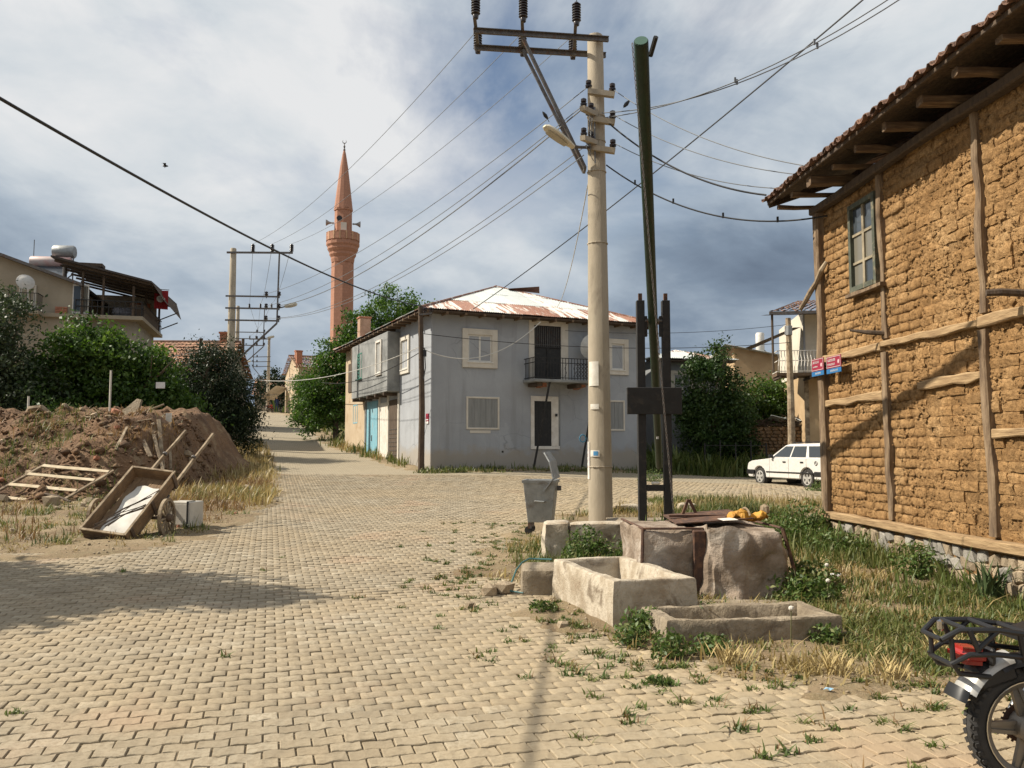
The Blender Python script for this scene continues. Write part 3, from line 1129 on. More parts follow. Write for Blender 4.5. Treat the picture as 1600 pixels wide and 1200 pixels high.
# window
win = MB()
y0, y1, z0, z1 = WIN
win.b2(-.075, .05, y0, y0 + .07, z0, z1).b2(-.075, .05, y1 - .07, y1, z0, z1)
win.b2(-.07, .05, y0 + .07, y1 - .07, z1 - .07, z1).b2(-.085, .05, y0 + .07, y1 - .07, z0, z0 + .07)
wf = win.build('window', M('faded dark green window wood', (0.085, 0.095, 0.068), (0.045, 0.05, 0.036), 6, .4, 20, .85, spots=(.2, .17, .11), sscale=5), adobe)
mb = MB()
ym = (y0 + y1) / 2
mb.b2(-.045, -.005, ym - .03, ym + .03, z0 + .07, z1 - .07)
for zz_ in (4.25, 4.66):
    mb.b2(-.043, -.008, y0 + .07, ym - .03, zz_ - .018, zz_ + .018).b2(-.043, -.008, ym + .03, y1 - .07, zz_ - .018, zz_ + .018)
mb.build('glazing_bar', M('weathered glazing bar', (0.33, 0.28, 0.19), (0.18, 0.15, 0.10), 7, .3, 25, .85), wf)
for ya, yb in ((y0 + .07, ym - .03), (ym + .03, y1 - .07)):
    for za, zb in ((z0 + .07, 4.232), (4.268, 4.642), (4.678, z1 - .07)):
        MB().b2(-.022, -.016, ya, yb, za, zb).build('pane', glass_mat('old pane', (0.16, 0.15, 0.12), .22) if random.random() < .5 else MAT['glass'], wf)
MB().timber((-.085, y0 - .22, z0 - .05), (-.085, y1 + .02, z0 - .05), .09, .06, 4, .006, seed=77).build('window_sill', MAT['wood_old'], adobe)

# stone plinth
ico = bmesh.new()
bmesh.ops.create_icosphere(ico, subdivisions=1, radius=1)
IV = np.array([v.co for v in ico.verts])
IF = [tuple(v.index for v in f.verts) for f in ico.faces]
ico.free()


def stone_mesh(seed, flatx=.5, name='stone', mat=None):
    r = np.random.default_rng(seed)
    V = IV.copy()
    V = np.sign(V) * np.abs(V) ** .6
    V *= 1 + r.normal(0, .10, (len(V), 1))
    V *= np.array([flatx, 1, 1])
    me = bpy.data.meshes.new(name)
    me.from_pydata(V.tolist(), [], IF)
    me.materials.append(mat or MAT['rubble_stone'])
    return me


svars = [stone_mesh(300 + k) for k in range(8)]
svarg = [stone_mesh(330 + k, mat=MAT['rubble_grey']) for k in range(4)]
MB().b2(-.03, .05, -9.4, .0, -.3, .53).build('plinth', MAT['mud_joint'], adobe)
for rowi, zc_ in enumerate([-.02, .14, .29, .42]):
    y = .05 - rowi * .1
    while y > -7.2:
        L = random.uniform(.13, .34) * (1.05 if rowi < 2 else .85)
        o = bpy.data.objects.new('stone', random.choice(svars + svarg))
        C.objects.link(o)
        o.scale = (random.uniform(.10, .17), L / 1.9, random.uniform(.075, .10))
        o.location = (-.02, y - L / 2, zc_ + random.uniform(-.02, .02))
        o.rotation_euler = (random.uniform(-.25, .25), random.uniform(-.1, .1), random.uniform(-.15, .15))
        o.parent = adobe
        y -= L

# eaves: rafter ends, boards, tiles
RS = math.tan(R(20))


def roof_z(x):
    return 5.62 + (x + .68) * RS


ry = .30
i = 0
while ry > -9.3:
    big = (i % 4 == 2)
    w = random.uniform(.085, .12) + (.06 if big else 0)
    x0 = -.60 + random.uniform(-.04, .05)
    mb = MB().timber((x0, ry, 5.50), (.6, ry + random.uniform(-.05, .05), 5.50 + random.uniform(0, .05)), w, w * random.uniform(.7, .95), 4, .012, seed=i)
    mb.build('rafter_end', MAT['wood_joist'], adobe)
    ry -= random.uniform(.62, .80)
    i += 1
xx = -.66
k = 0
while xx < .55:
    wb = random.uniform(.13, .19)
    y = .46
    while y > -9.3:
        yb = max(y - random.uniform(1.8, 3.2), -9.4)
        zc_ = roof_z(xx + wb / 2) + .015
        mb = MB().timber((xx + wb / 2, y, zc_), (xx + wb / 2, yb + .01, zc_), wb - .012, .025, 3, .004, seed=k)
        mb.build('eave_board', MAT['wood_dark'], adobe)
        y = yb
        k += 1
    xx += wb
MB().timber((-.68, .47, 5.60), (-.68, -9.4, 5.60), .035, .05, 12, .006, seed=5).build('fascia', MAT['wood_dark'], adobe)
MB().timber((-.69, .44, 5.585), (1.9, .44, roof_z(1.9) - .04), .05, .13, 5, .006, seed=6).build('barge_board', MAT['wood_dark'], adobe)


def tile(mbx, x, y, L, rad, up, seed):
    """half-round clay tile running up the slope"""
    r = random.Random(seed)
    vs, fs = [], []
    n = 6
    dzr = r.uniform(-.012, .012)
    for s_, xx_ in enumerate((x, x + L)):
        rr_ = rad * (1.0 if s_ == 0 else .82)
        for t_ in (rr_, rr_ - .014):
            for j in range(n):
                a = math.pi * j / (n - 1)
                zz_ = math.sin(a) * t_ * .75
                vs.append((xx_, y + math.cos(a) * t_, roof_z(xx_) + .04 + dzr + s_ * -.01 + (zz_ if up else -zz_ + rad * .55)))
    for j in range(n - 1):
        fs.append((j, j + 1, 2 * n + j + 1, 2 * n + j))
        fs.append((n + j, 3 * n + j, 3 * n + j + 1, n + j + 1))
        fs.append((j, n + j, n + j + 1, j + 1))
    mbx.add(vs, fs)


y = .42
k = 0
while y > -9.3:
    for up in (False, True):
        mb = MB()
        tile(mb, -.77 + random.uniform(-.03, .03), y - (.1 if up else 0), .42, .088, up, k)
        mb.build('roof_tile', MAT['tile_old'], adobe)
        k += 1
    y -= .2
mb = MB()
for r_ in range(1, 9):
    y = .42
    while y > -9.3:
        for up in (False, True):
            tile(mb, -.77 + r_ * .36 + random.uniform(-.02, .02), y - (.1 if up else 0), .42, .088, up, k)
            k += 1
        y -= .2
o = mb.build('roof_tiles', MAT['tile_old'], adobe)
o['kind'] = 'stuff'
vs = [(-.6, .4, roof_z(-.6) + .03), (-.6, -9.4, roof_z(-.6) + .03), (3.6, -9.4, roof_z(3.6) + .03), (3.6, .4, roof_z(3.6) + .03), (7.9, -9.4, roof_z(-.6)), (7.9, .4, roof_z(-.6))]
mb = MB().add(vs, [(0, 1, 2, 3), (3, 2, 4, 5)])
mb.add([(0, .02, 5.4), (7.5, .02, 5.4), (3.6, .02, roof_z(3.6))], [(0, 1, 2)])
mb.build('roof', MAT['tile_old'], adobe)
# ------------------------------------------------------------------ corrugated sheets
def tin_mat(name, rust_lo, rust_hi, white=(0.60, 0.60, 0.56)):
    m, nt, b = new_mat(name)
    v = coords(nt, 'Object')
    oi = nnode(nt, 'ShaderNodeObjectInfo')
    mp = nnode(nt, 'ShaderNodeMapping')
    nt.links.new(v, mp.inputs[0])
    mp.inputs['Scale'].default_value = (4.5, .55, .55)
    cb = nnode(nt, 'ShaderNodeCombineXYZ')
    nt.links.new(tmath(nt, 'MULTIPLY', oi.outputs['Random'], 40), cb.inputs[1])
    ad = nnode(nt, 'ShaderNodeVectorMath', operation='ADD')
    nt.links.new(mp.outputs[0], ad.inputs[0])
    nt.links.new(cb.outputs[0], ad.inputs[1])
    n = tnoise(nt, ad.outputs[0], 1.6, 8, .66, .3)
    f = ramp(nt, n, [(rust_lo, (1, 1, 1)), (rust_hi, (0, 0, 0))])
    n2 = tnoise(nt, v, 9, 6, .6)
    rc = ramp(nt, n2, [(.3, (.14, .058, .034)), (.55, (.225, .10, .06)), (.75, (.30, .155, .095))])
    wc = ramp(nt, n2, [(.3, tuple(c * .78 for c in white)), (.7, white)])
    nt.links.new(tmix(nt, f, wc, rc), b.inputs['Base Color'])
    b.inputs['Roughness'].default_value = .6
    b.inputs['Metallic'].default_value = .15
    tbump(nt, b, n2, .2, .01)
    return m


TIN = [tin_mat('tin clean', .36, .44, (.52, .52, .49)), tin_mat('tin half rusted', .46, .53, (.55, .54, .50)), tin_mat('tin rusted', .55, .64, (.55, .53, .49)), tin_mat('tin very rusted', .70, .78, (.5, .48, .44)),
       tin_mat('tin greyed', .33, .38, (0.44, 0.47, 0.46))]


def corrugated(name, P, u0, u1, v0, v1, limit, mat, parent, lift=0.0, pitch=.085, amp=.017):
    """sheet on the slope frame P(u, v, h); v runs up the slope; limit(u) = highest v"""
    n = max(2, int(round((u1 - u0) / pitch * 4)))
    vs, fs = [], []
    us = np.linspace(u0, u1, n + 1)
    cols = []
    for i, u in enumerate(us):
        top = min(v1, limit(u))
        if top <= v0 + .01:
            cols.append(None)
            continue
        h = amp * math.sin(2 * math.pi * u / pitch) + lift
        k = len(vs)
        vs += [P(u, v0, h), P(u, (v0 + top) / 2, h), P(u, top, h)]
        cols.append(k)
    for a, b_ in zip(cols[:-1], cols[1:]):
        if a is None or b_ is None:
            continue
        fs += [(a, b_, b_ + 1, a + 1), (a + 1, b_ + 1, b_ + 2, a + 2)]
    if not fs:
        return None
    mb = MB().add(vs, fs)
    return mb.build(name, mat, parent, smooth=True)


def hip_roof(parent, x0, x1, y0, y1, z0, slope, picks, sw=.78, row_v=1.85, faces='fblr'):
    """corrugated hip roof over a rectangle; picks(face, row, i) gives the material"""
    hw = (x1 - x0) / 2
    T = math.tan(slope)
    k = 1 / math.cos(slope)

    def mk(face):
        if face == 'f':
            return (lambda u, v, h: (x0 + u, y0 + v / k - h * math.sin(slope), z0 + v / k * T + h * math.cos(slope))), x1 - x0, lambda u: min(u, x1 - x0 - u) * k
        if face == 'b':
            return (lambda u, v, h: (x0 + u, y1 - v / k + h * math.sin(slope), z0 + v / k * T + h * math.cos(slope))), x1 - x0, lambda u: min(u, x1 - x0 - u) * k
        if face == 'l':
            return (lambda u, v, h: (x0 + v / k - h * math.sin(slope), y0 + u, z0 + v / k * T + h * math.cos(slope))), y1 - y0, lambda u: min(u, y1 - y0 - u, hw) * k
        return (lambda u, v, h: (x1 - v / k + h * math.sin(slope), y0 + u, z0 + v / k * T + h * math.cos(slope))), y1 - y0, lambda u: min(u, y1 - y0 - u, hw) * k
    for face in faces:
        P, W, lim = mk(face)
        vtop = hw * k
        r = 0
        v = -.02
        while v < vtop:
            u = 0.0
            i = 0
            while u < W - .05:
                u1 = min(u + sw, W)
                corrugated('roof_sheet', P, u, u1 + .03, v, v + row_v, lim, picks(face, r, i), parent, lift=.012 * r + .006 * (i % 2) + random.uniform(0, .012))
                u = u1
                i += 1
            v += row_v - .14
            r += 1


# ------------------------------------------------------------------ windows
def window(parent, plane, a0, a1, z0, z1, surround=.16, frame=None, two=True, curtain=True, proud=.065, surround_mat=None, sill=True):
    """plane: 'f' = facade on local y=0 looking -y; 'l' = facade on local x=off looking -x"""
    kind, off = plane

    def bx(mbx, a, b_, za, zb, d0, d1):
        if kind == 'f':
            mbx.b2(a, b_, off + d0, off + d1, za, zb)
        else:
            mbx.b2(off + d0, off + d1, a, b_, za, zb)
    fm = frame or MAT['pvc']
    mb = MB()
    f = .055
    for (a, b_, za, zb) in ((a0, a0 + f, z0, z1), (a1 - f, a1, z0, z1), (a0 + f, a1 - f, z1 - f, z1), (a0 + f, a1 - f, z0, z0 + f)):
        bx(mb, a, b_, za, zb, -.012, .05)
    am = (a0 + a1) / 2
    if two:
        bx(mb, am - .035, am + .035, z0 + f, z1 - f, -.010, .05)
    w = mb.build('window', fm, parent, bevel=.004)
    spans = [(a0 + f, am - .035), (am + .035, a1 - f)] if two else [(a0 + f, a1 - f)]
    for a, b_ in spans:
        mb = MB()
        bx(mb, a, b_, z0 + f, z1 - f, .012, .016)
        mb.build('pane', MAT['glass_pale'] if curtain else MAT['glass'], w)
    if surround:
        mb = MB()
        s_ = surround
        for (a, b_, za, zb) in ((a0 - s_, a0, z0 - s_, z1 + s_), (a1, a1 + s_, z0 - s_, z1 + s_), (a0, a1, z1, z1 + s_), (a0, a1, z0 - s_, z0)):
            bx(mb, a, b_, za, zb, -proud, .02)
        mb.build('surround', surround_mat or MAT['trim'], w, bevel=.006)
    if sill:
        mb = MB()
        bx(mb, a0 - .05, a1 + .05, z0 - .045, z0 - .003, -.09, .02)
        mb.build('sill', fm, w, bevel=.005)
    return w


# pane that shows a pale net curtain behind the glass
m, nt, b = new_mat('curtained pane')
v = coords(nt)
wv = nnode(nt, 'ShaderNodeTexWave')
wv.inputs['Scale'].default_value = 4.0
wv.inputs['Distortion'].default_value = 2.5
nt.links.new(v, wv.inputs[0])
nt.links.new(ramp(nt, wv.outputs[0], [(0, (.07, .065, .052)), (1, (.19, .175, .14))]), b.inputs['Base Color'])
b.inputs['Roughness'].default_value = .3
b.inputs['Specular IOR Level'].default_value = .2
MAT['glass_pale'] = m

# ------------------------------------------------------------------ the grey corner house
GH_A = R(24)
GHO = (-2.89, 30.0, .81)
gh = thing('corner_house', 'two storey blue grey corner house with rusted white tin hip roof', 'house', GHO, GH_A)
W_, D_, ZE = 8.75, 13.3, 5.68
mb = MB().b2(0, W_, 0, D_, -1.0, ZE)
mb.cur = 1
wall = mb.build('wall', [MAT['plaster_grey']], gh, bevel=.02)
# unpainted earth rendered rear stretch of the side, 5 mm proud
MB().b2(-.02, .3, 9.4, D_ + .02, -.3, ZE - .02).build('side_wall', MAT['plaster_tan'], gh, bevel=.02)
# overhanging cement bay
bay = MB().b2(-.53, .1, 3.85, 9.85, 3.02, 5.42).build('bay', MAT['plaster_cement'], gh, bevel=.02)
for yy_ in (4.3, 5.6, 6.9, 8.2, 9.5):
    MB().timber((-.56, yy_, 2.95), (.1, yy_, 2.95), .12, .12, 2, .01, seed=int(yy_ * 10)).build('bay_joist', MAT['wood_dark'], bay)
MB().b2(-.50, .1, 9.86, 10.2, 4.0, 5.4).build('side_shutter', MAT['wood_dark'], gh)
# recessed ground floor openings of the side
for (ya, yb, za, zb, mt, nm) in ((4.05, 5.3, .05, 2.75, MAT['wood_dark'], 'dark_shutter_door'), (5.62, 6.7, .05, 2.7, MAT['white_paint'], 'white_door'), (7.12, 8.95, .0, 2.85, MAT['turquoise'], 'turquoise_door')):
    mb = MB().b2(-.012, .1, ya, yb, za, zb)
    d = mb.build(nm, mt, gh)
    n = max(3, int((yb - ya) / .22))
    for i in range(n):
        a = ya + (yb - ya) * i / n
        MB().b2(-.034, -.012, a + .006, a + (yb - ya) / n - .006, za + .05, zb - .03).build('door_board', mt, d)
    if nm == 'dark_shutter_door':
        for q in range(9):
            MB().b2(-.05, -.034, ya + .05, yb - .05, za + .12 + q * .17, za + .14 + q * .17).build('slat', MAT['steel'], d)
    if nm == 'turquoise_door':
        MB().b2(-.06, -.034, 8.0, 8.05, 1.1, 1.35).build('handle', MAT['steel'], d)
for ya, yb in ((3.86, 4.02), (5.35, 5.58), (6.75, 6.95), (9.1, 9.32)):
    MB().b2(-.05, .1, ya, yb, -.2, 2.98).build('door_jamb', MAT['plaster_cement'] if ya > 9 else MAT['trim'], gh, bevel=.01)
window(gh, ('l', 0), 2.72, 3.6, 3.86, 5.0, .18)
window(gh, ('l', -.53), 4.72, 5.4, 3.85, 5.1, .10, surround_mat=MAT['white_paint'], two=True)
green = M('green shutter paint', (.055, .20, .15), (.035, .13, .10), 6, .3, 20, .8)
w_ = window(gh, ('l', -.53), 7.97, 8.8, 3.85, 5.0, 0, frame=green, curtain=False)
for q in range(7):
    MB().b2(-.555, -.545, 8.42, 8.76, 3.93 + q * .15, 4.03 + q * .15).build('shutter_slat', green, w_)
w_ = window(gh, ('l', -.02), 10.75, 11.6, 1.95, 2.85, 0, frame=MAT['turquoise'], curtain=False, sill=False)
MB().b2(-.06, -.03, 11.9, 12.6, 3.5, 4.9).build('boarded_opening', MAT['wood_dark'], gh)
# front: windows
window(gh, ('f', 0), 1.40, 2.34, 3.93, 4.92, .22)
window(gh, ('f', 0), 7.42, 8.0, 3.86, 4.88, .2, two=False)
board = M('painted shut boards', (.24, .245, .24), (.19, .195, .19), 3, .25, 14, .9, stretch=(5, 5, .5))
for a0, a1 in ((1.42, 2.58), (6.95, 7.95)):
    mb = MB()
    for (a, b_, za, zb) in ((a0 - .07, a0, 1.46, 2.66), (a1, a1 + .07, 1.46, 2.66), (a0, a1, 2.59, 2.66), (a0, a1, 1.46, 1.53)):
        mb.b2(a, b_, -.035, .03, za, zb)
    f = mb.build('boarded_window', MAT['trim'], gh, bevel=.008)
    n = 5
    for i in range(n):
        MB().b2(a0 + (a1 - a0) * i / n + .004, a0 + (a1 - a0) * (i + 1) / n - .004, -.014 - .004 * (i % 2), .02, 1.53, 2.59).build('board', board, f)
MB().b2(1.5, 2.3, -.012, .02, 1.33, 1.43).build('bare_patch', MAT['trim'], gh)
MB().b2(2.75, 2.82, -.01, .02, .62, .69).build('vent_hole', MAT['black_plastic'], gh)
# balcony door
mb = MB()
for (a, b_, za, zb) in ((3.86, 4.08, 3.3, 5.62), (5.2, 5.52, 3.3, 5.62), (4.08, 5.2, 5.42, 5.62)):
    mb.b2(a, b_, -.03, .03, za, zb)
mb.build('door_surround', MAT['trim'], gh, bevel=.008)
d = MB().b2(4.08, 5.2, -.02, .03, 3.32, 5.42).build('balcony_door', MAT['black_paint'], gh)
MB().b2(4.60, 4.66, -.05, -.02, 3.34, 5.40).build('door_post', MAT['black_paint'], d)
for i in range(14):
    a = 4.12 + i * .08
    MB().b2(a, a + .016, -.055, -.039, 4.62, 5.38).build('grille_bar', MAT['steel'], d)
MB().b2(4.09, 5.19, -.055, -.035, 4.58, 4.62).build('grille_rail', MAT['black_paint'], d)
# balcony
bal = MB().b2(3.62, 6.38, -1.0, 0, 3.20, 3.31).build('balcony', MAT['plaster_cement'], gh, bevel=.015)
bx0, bx1, byf, bz0, bz1 = 3.66, 6.34, -.96, 3.31, 4.10
mb = MB()
for za in (bz0 + .06, bz1, bz1 - .18):
    mb.bar((bx0, byf, za), (bx1, byf, za), .026)
    mb.bar((bx0, byf, za), (bx0, -.02, za), .026)
    mb.bar((bx1, byf, za), (bx1, -.02, za), .026)
mb.build('railing', MAT['black_paint'], bal)
xq = bx0
i = 0
while xq < bx1 + .01:
    MB().bar((xq, byf, bz0), (xq, byf, bz1), .018).build('baluster', MAT['black_paint'], bal)
    if i % 3 == 1 and xq < 5.3:
        MB().tube([(xq - .05, byf, bz0 + .1), (xq + .04, byf, bz0 + .25), (xq - .04, byf, bz0 + .42), (xq + .05, byf, bz0 + .58)], .009, 5).build('scroll', MAT['black_paint'], bal)
    xq += .125
    i += 1
for q in range(8):
    yq = byf + q * .12
    MB().bar((bx0, yq, bz0), (bx0, yq, bz1), .018).build('baluster', MAT['black_paint'], bal)
    MB().bar((bx1, yq, bz0), (bx1, yq, bz1), .018).build('baluster', MAT['black_paint'], bal)
mb = MB()
for r_ in range(4):
    for c_ in range(7):
        cx_, cz_ = 5.42 + c_ * .13, bz0 + .16 + r_ * .14
        mb.tube([(cx_ + .055 * math.cos(a), byf, cz_ + .055 * math.sin(a)) for a in np.linspace(0, 2 * math.pi, 9)[:-1]], .012, 4, closed=True)
mb.build('ring_panel', MAT['black_paint'], bal)
for a, b_ in ((3.72, 4.7), (5.35, 6.2)):
    MB().timber((a + .2, -.8, 3.12), (a + .2, .02, 3.12), .20, .15, 3, .02, seed=int(a * 9)).build('bracket', MAT['wood_dark'], bal)
    MB().timber((a + .5, -.6, 3.13), (a + .5, .02, 3.1), .22, .13, 3, .03, seed=int(a * 11)).build('bracket', MAT['brick_red'], bal)
for pts in (((4.28, -.9, 3.2), (3.85, -.35, -.1)), ((6.2, -.9, 3.2), (5.86, -.35, -.12))):
    MB().tube(pts, .042, 8).build('prop_pole', MAT['black_paint'], bal)
# lower door
mb = MB()
for (a, b_, za, zb) in ((3.93, 4.07, .86, 2.74), (4.78, 5.08, .86, 2.74), (4.07, 4.78, 2.55, 2.74), (3.93, 5.13, .74, .86)):
    mb.b2(a, b_, -.04, .03, za, zb)
mb.build('door_surround', MAT['white_paint'], gh, bevel=.008)
MB().b2(5.08, 5.16, -.015, .02, .86, 2.6).build('grey_strip', MAT['plaster_cement'], gh)
d = MB().b2(4.07, 4.78, -.015, .05, .86, 2.55).build('cellar_door', MAT['black_paint'], gh)
for i in range(4):
    MB().b2(4.08 + i * .175, 4.08 + i * .175 + .168, -.03, -.015, .88, 2.53).build('door_board', MAT['black_paint'], d)
MB().b2(4.93, 5.02, -.075, -.04, 1.98, 2.08).build('door_number_box', MAT['black_plastic'], gh)
# satellite dish on the front wall
DISH = [(0, -.13), (.12, -.12), (.25, -.07), (.36, 0), (.37, .0), (.25, -.055), (.12, -.105), (0, -.115)]
mb = MB().lathe([(r * 1.25, h) for r, h in DISH], (6.22, -.42, 4.66), 'y', 20, rot=(R(12), 0, R(14)))
ds = mb.build('satellite_dish', flat('pale dish enamel', (.46, .47, .46), .5), gh, smooth=True)
MB().bar((6.22, -.35, 4.58), (6.22, 0, 4.38), .04).build('bracket', MAT['steel'], ds)
# roof
slope = math.atan((7.62 - 5.68) / 4.9)


def picks(face, r, i):
    if face == 'f':
        if r == 0:
            return TIN[[1, 1, 2, 0, 1, 2, 2, 1, 0, 2, 1, 3, 2, 2][i % 14]]
        return TIN[[4, 4, 0, 4, 4][i % 5]]
    return TIN[[1, 4, 2, 0, 1, 4][(i * 5 + r * 3) % 6]]


hip_roof(gh, -.55, W_ + .55, -.55, D_ + .45, 5.70, slope, picks)
MB().b2(-.5, W_ + .5, -.5, D_ + .4, 5.60, 5.66).build('soffit', MAT['wood_dark'], gh)
q = -.3
k = 0
while q < W_ + .4:
    MB().timber((q, -.54, 5.585), (q, .15, 5.585), .09, .1, 2, .01, seed=k).build('rafter_end', MAT['wood_joist'], gh)
    q += .72
    k += 1
q = .3
while q < D_:
    MB().timber((-.54, q, 5.585), (.15, q, 5.585), .09, .1, 2, .01, seed=k).build('rafter_end', MAT['wood_joist'], gh)
    q += .72
    k += 1
hw = (W_ + 1.1) / 2
RZ = 5.70 + hw * math.tan(slope)
mb = MB()
mb.tube([(W_ / 2, -.55 + hw, RZ + .03), (W_ / 2, D_ + .45 - hw, RZ + .03)], .07, 6)
for cx_, cy_, ex, ey in ((-.55, -.55, W_ / 2, -.55 + hw), (W_ + .55, -.55, W_ / 2, -.55 + hw), (-.55, D_ + .45, W_ / 2, D_ + .45 - hw), (W_ + .55, D_ + .45, W_ / 2, D_ + .45 - hw)):
    mb.tube([(cx_, cy_, 5.72), (ex, ey, RZ + .03)], .055, 6)
mb.build('ridge_cap', TIN[2], gh)
MB().add([(4.6, 3.7, 7.5), (5.9, 3.3, 7.62), (6.2, 3.9, 7.45), (5.0, 4.5, 7.6)], [(0, 1, 2, 3)]).build('loose_sheet', TIN[3], gh)
for (cx_, cy_, zt, w) in ((-.05, 9.6, 6.75, .5), (7.9, 2.0, 7.0, .42)):
    mb = MB().b2(cx_ - w / 2, cx_ + w / 2, cy_ - w / 2, cy_ + w / 2, 5.5, zt)
    ch = mb.build('chimney', MAT['brick_red'] if cx_ > 3 else M('pink chimney render', (.42, .27, .19), (.32, .2, .13), 4, .3, 20, .9), gh, bevel=.02)
    MB().b2(cx_ - w / 2 - .04, cx_ + w / 2 + .04, cy_ - w / 2 - .04, cy_ + w / 2 + .04, zt + .002, zt + .07).build('chimney_cap', MAT['brick_red'], ch, bevel=.01)
    if cx_ > 3:
        MB().lathe([(.2, 0), (.2, .12), (.12, .24), (0, .25)], (cx_, cy_, zt + .07), 'z', 10).build('chimney_pot', MAT['brick_red'], ch)
# small red and white plate on the corner
sg = MB().b2(-.03, -.012, .16, .46, 1.66, 2.02).build('wall_plate_sign', MAT['sign_red'], gh)
MB().b2(-.034, -.0305, .18, .44, 1.78, 1.82).build('lettering', MAT['white_flat'], sg)
MB().b2(-.034, -.0305, .16, .46, 1.66, 1.74).build('blue_band', MAT['white_flat'], sg)
# raised plinth pavement round the house
mb = MB().b2(.3, W_ - 2.0, -.75, 0, -.7, -.02)
kerb = mb.build('plinth', MAT['concrete'], gh, bevel=.03)
MB().timber((.35, -.78, -.06), (6.4, -.78, -.06), .14, .14, 9, .02, seed=3).build('kerb_log', MAT['wood_joist'], gh)
MB().add([(-1.0, .6, -.35), (0, .6, .02), (0, 11.5, .75), (-1.1, 11.5, .62), (-1.0, .6, -.9), (-1.1, 11.5, .1)], [(0, 1, 2, 3), (0, 3, 5, 4)]).build('side_pavement', M('earthy pavement', (.5, .4, .27), (.38, .29, .19), 2, .4, 14, .95), gh)
MB().b2(4.9, 5.9, -.7, -.1, -.02, .06).build('step', MAT['concrete'], gh, bevel=.02)

# ------------------------------------------------------------------ lower neighbour to the right of it
an = thing('annex_house', 'grey rendered neighbour house with pale tin roof behind tree', 'house', (6.1, 36.2, .4), R(12))
MB().b2(0, 3.3, 0, 7, -.6, 5.0).build('wall', M('grey annex render', (.25, .26, .27), (.2, .21, .215), 1, .2, 20, .9), an, bevel=.02)
hip_roof(an, -.4, 3.7, -.5, 7.5, 5.02, R(16), lambda f, r, i: TIN[[4, 4, 4, 1][(i + r) % 4]], faces='flr')
window(an, ('f', 0), .9, 1.7, 3.0, 4.4, .14, curtain=False)
window(an, ('f', 0), 2.2, 2.9, 3.0, 4.4, .14, curtain=False)
MB().b2(-.35, 3.6, -.45, 0, 4.9, 4.96).build('soffit', MAT['wood_dark'], an)

# rusty gate posts with wire in front of it
fe = thing('wire_fence', 'thin dark iron fence posts with rails under the grey wall', 'fence', (7.6, 33.4, .35), R(4))
for i in range(5):
    MB().bar((i * .62, 0, 0), (i * .62, 0, 1.45 + .1 * (i % 2)), .045).build('fence_post', MAT['black_paint'], fe)
for za in (.5, 1.35):
    MB().bar((0, 0, za), (2.5, 0, za), .025).build('rail', MAT['black_paint'], fe)

# ------------------------------------------------------------------ house with the roof terrace, left
th = thing('terrace_house', 'beige house with dark covered roof terrace above the trees', 'house', (-17.67, 40, 7.79), R(15))
MB().b2(-9.5, -2.95, .05, 8, -6.2, 1.55).build('wall', MAT['plaster_beige'], th)
mb = MB().add([(-9.5, .05, 1.55), (-2.95, .05, 1.55), (-9.5, .05, 3.9), (-9.5, 8, 1.55), (-2.95, 8, 1.55), (-9.5, 8, 3.9)], [(0, 1, 2), (3, 5, 4), (1, 4, 5, 2), (0, 2, 5, 3)])
mb.build('gable', MAT['plaster_beige'], th)
vs = [(-2.6, -.35, 1.50), (-2.6, 8.3, 1.50), (-9.9, 8.3, 4.1), (-9.9, -.35, 4.1)]
MB().add(vs + [(x, y, z - .14) for x, y, z in vs], [(0, 1, 2, 3), (7, 6, 5, 4), (0, 4, 5, 1), (1, 5, 6, 2), (2, 6, 7, 3), (3, 7, 4, 0)]).build('roof', MAT['steel'], th)
MB().b2(-3.2, -.35, .45, 6.2, -6.2, -.12).build('lower_wall', M('lower render', (.30, .27, .215), (.22, .195, .155), 1.0, .2, 14, .92), th)
MB().b2(-4.9, .05, -.15, 6.6, -.12, .06).build('terrace_slab', MAT['plaster_beige'], th, bevel=.01)
for (x, y, zt) in ((-2.62, -.05, 2.08), (-1.72, -.05, 1.68 + .28), (-.4, -.05, 1.5), (-.3, 3.0, 1.75), (-.1, 6.2, 1.6)):
    MB().bar((x, y, .06), (x, y, zt), .10).build('terrace_post', MAT['wood_dark'], th)
vs = [(-3.9, -.6, 2.6), (.45, -.55, 1.62), (.75, 6.6, 1.72), (-3.6, 6.6, 2.75)]
MB().add(vs + [(x, y, z + .09) for x, y, z in vs], [(3, 2, 1, 0), (4, 5, 6, 7), (0, 1, 5, 4), (1, 2, 6, 5), (2, 3, 7, 6), (3, 0, 4, 7)]).build('terrace_roof', M('dark roofing felt', (.055, .043, .035), (.035, .028, .024), 2, .2, 8, .8), th)
for q in range(7):
    yq = -.3 + q * 1.05
    MB().bar((-3.8, yq, 2.50), (.5, yq, 1.56), .07, .10).build('terrace_rafter', MAT['wood_dark'], th)
MB().add([(.46, -.58, 1.64), (.98, .1, .86), (1.0, 6.6, .9), (.76, 6.6, 1.72)], [(0, 1, 2, 3)]).build('side_awning', MAT['wood_dark'], th)
MB().b2(-3.3, -.2, 5.8, 6.0, .06, 2.0).build('back_wall', MAT['plaster_beige'], th)
MB().b2(-1.5, -.5, 5.6, 5.75, .6, 1.6).build('orange_cloth', M('orange cloth', (.35, .11, .04), (.25, .08, .03), 3, 0), th)
d = MB().b2(-3.05, -2.35, .0, .06, .1, 1.5).build('terrace_door', MAT['pvc'], th)
MB().b2(-3.0, -2.72, -.02, 0, .2, 1.4).build('pane', MAT['glass'], d)
MB().b2(-2.66, -2.4, -.02, 0, .2, 1.4).build('pane', MAT['glass_pale'], d)
mb = MB()
for za in (.45, .75):
    mb.bar((-2.9, -.1, za), (.0, -.1, za), .04).bar((0, -.1, za), (0, 6.4, za), .04)
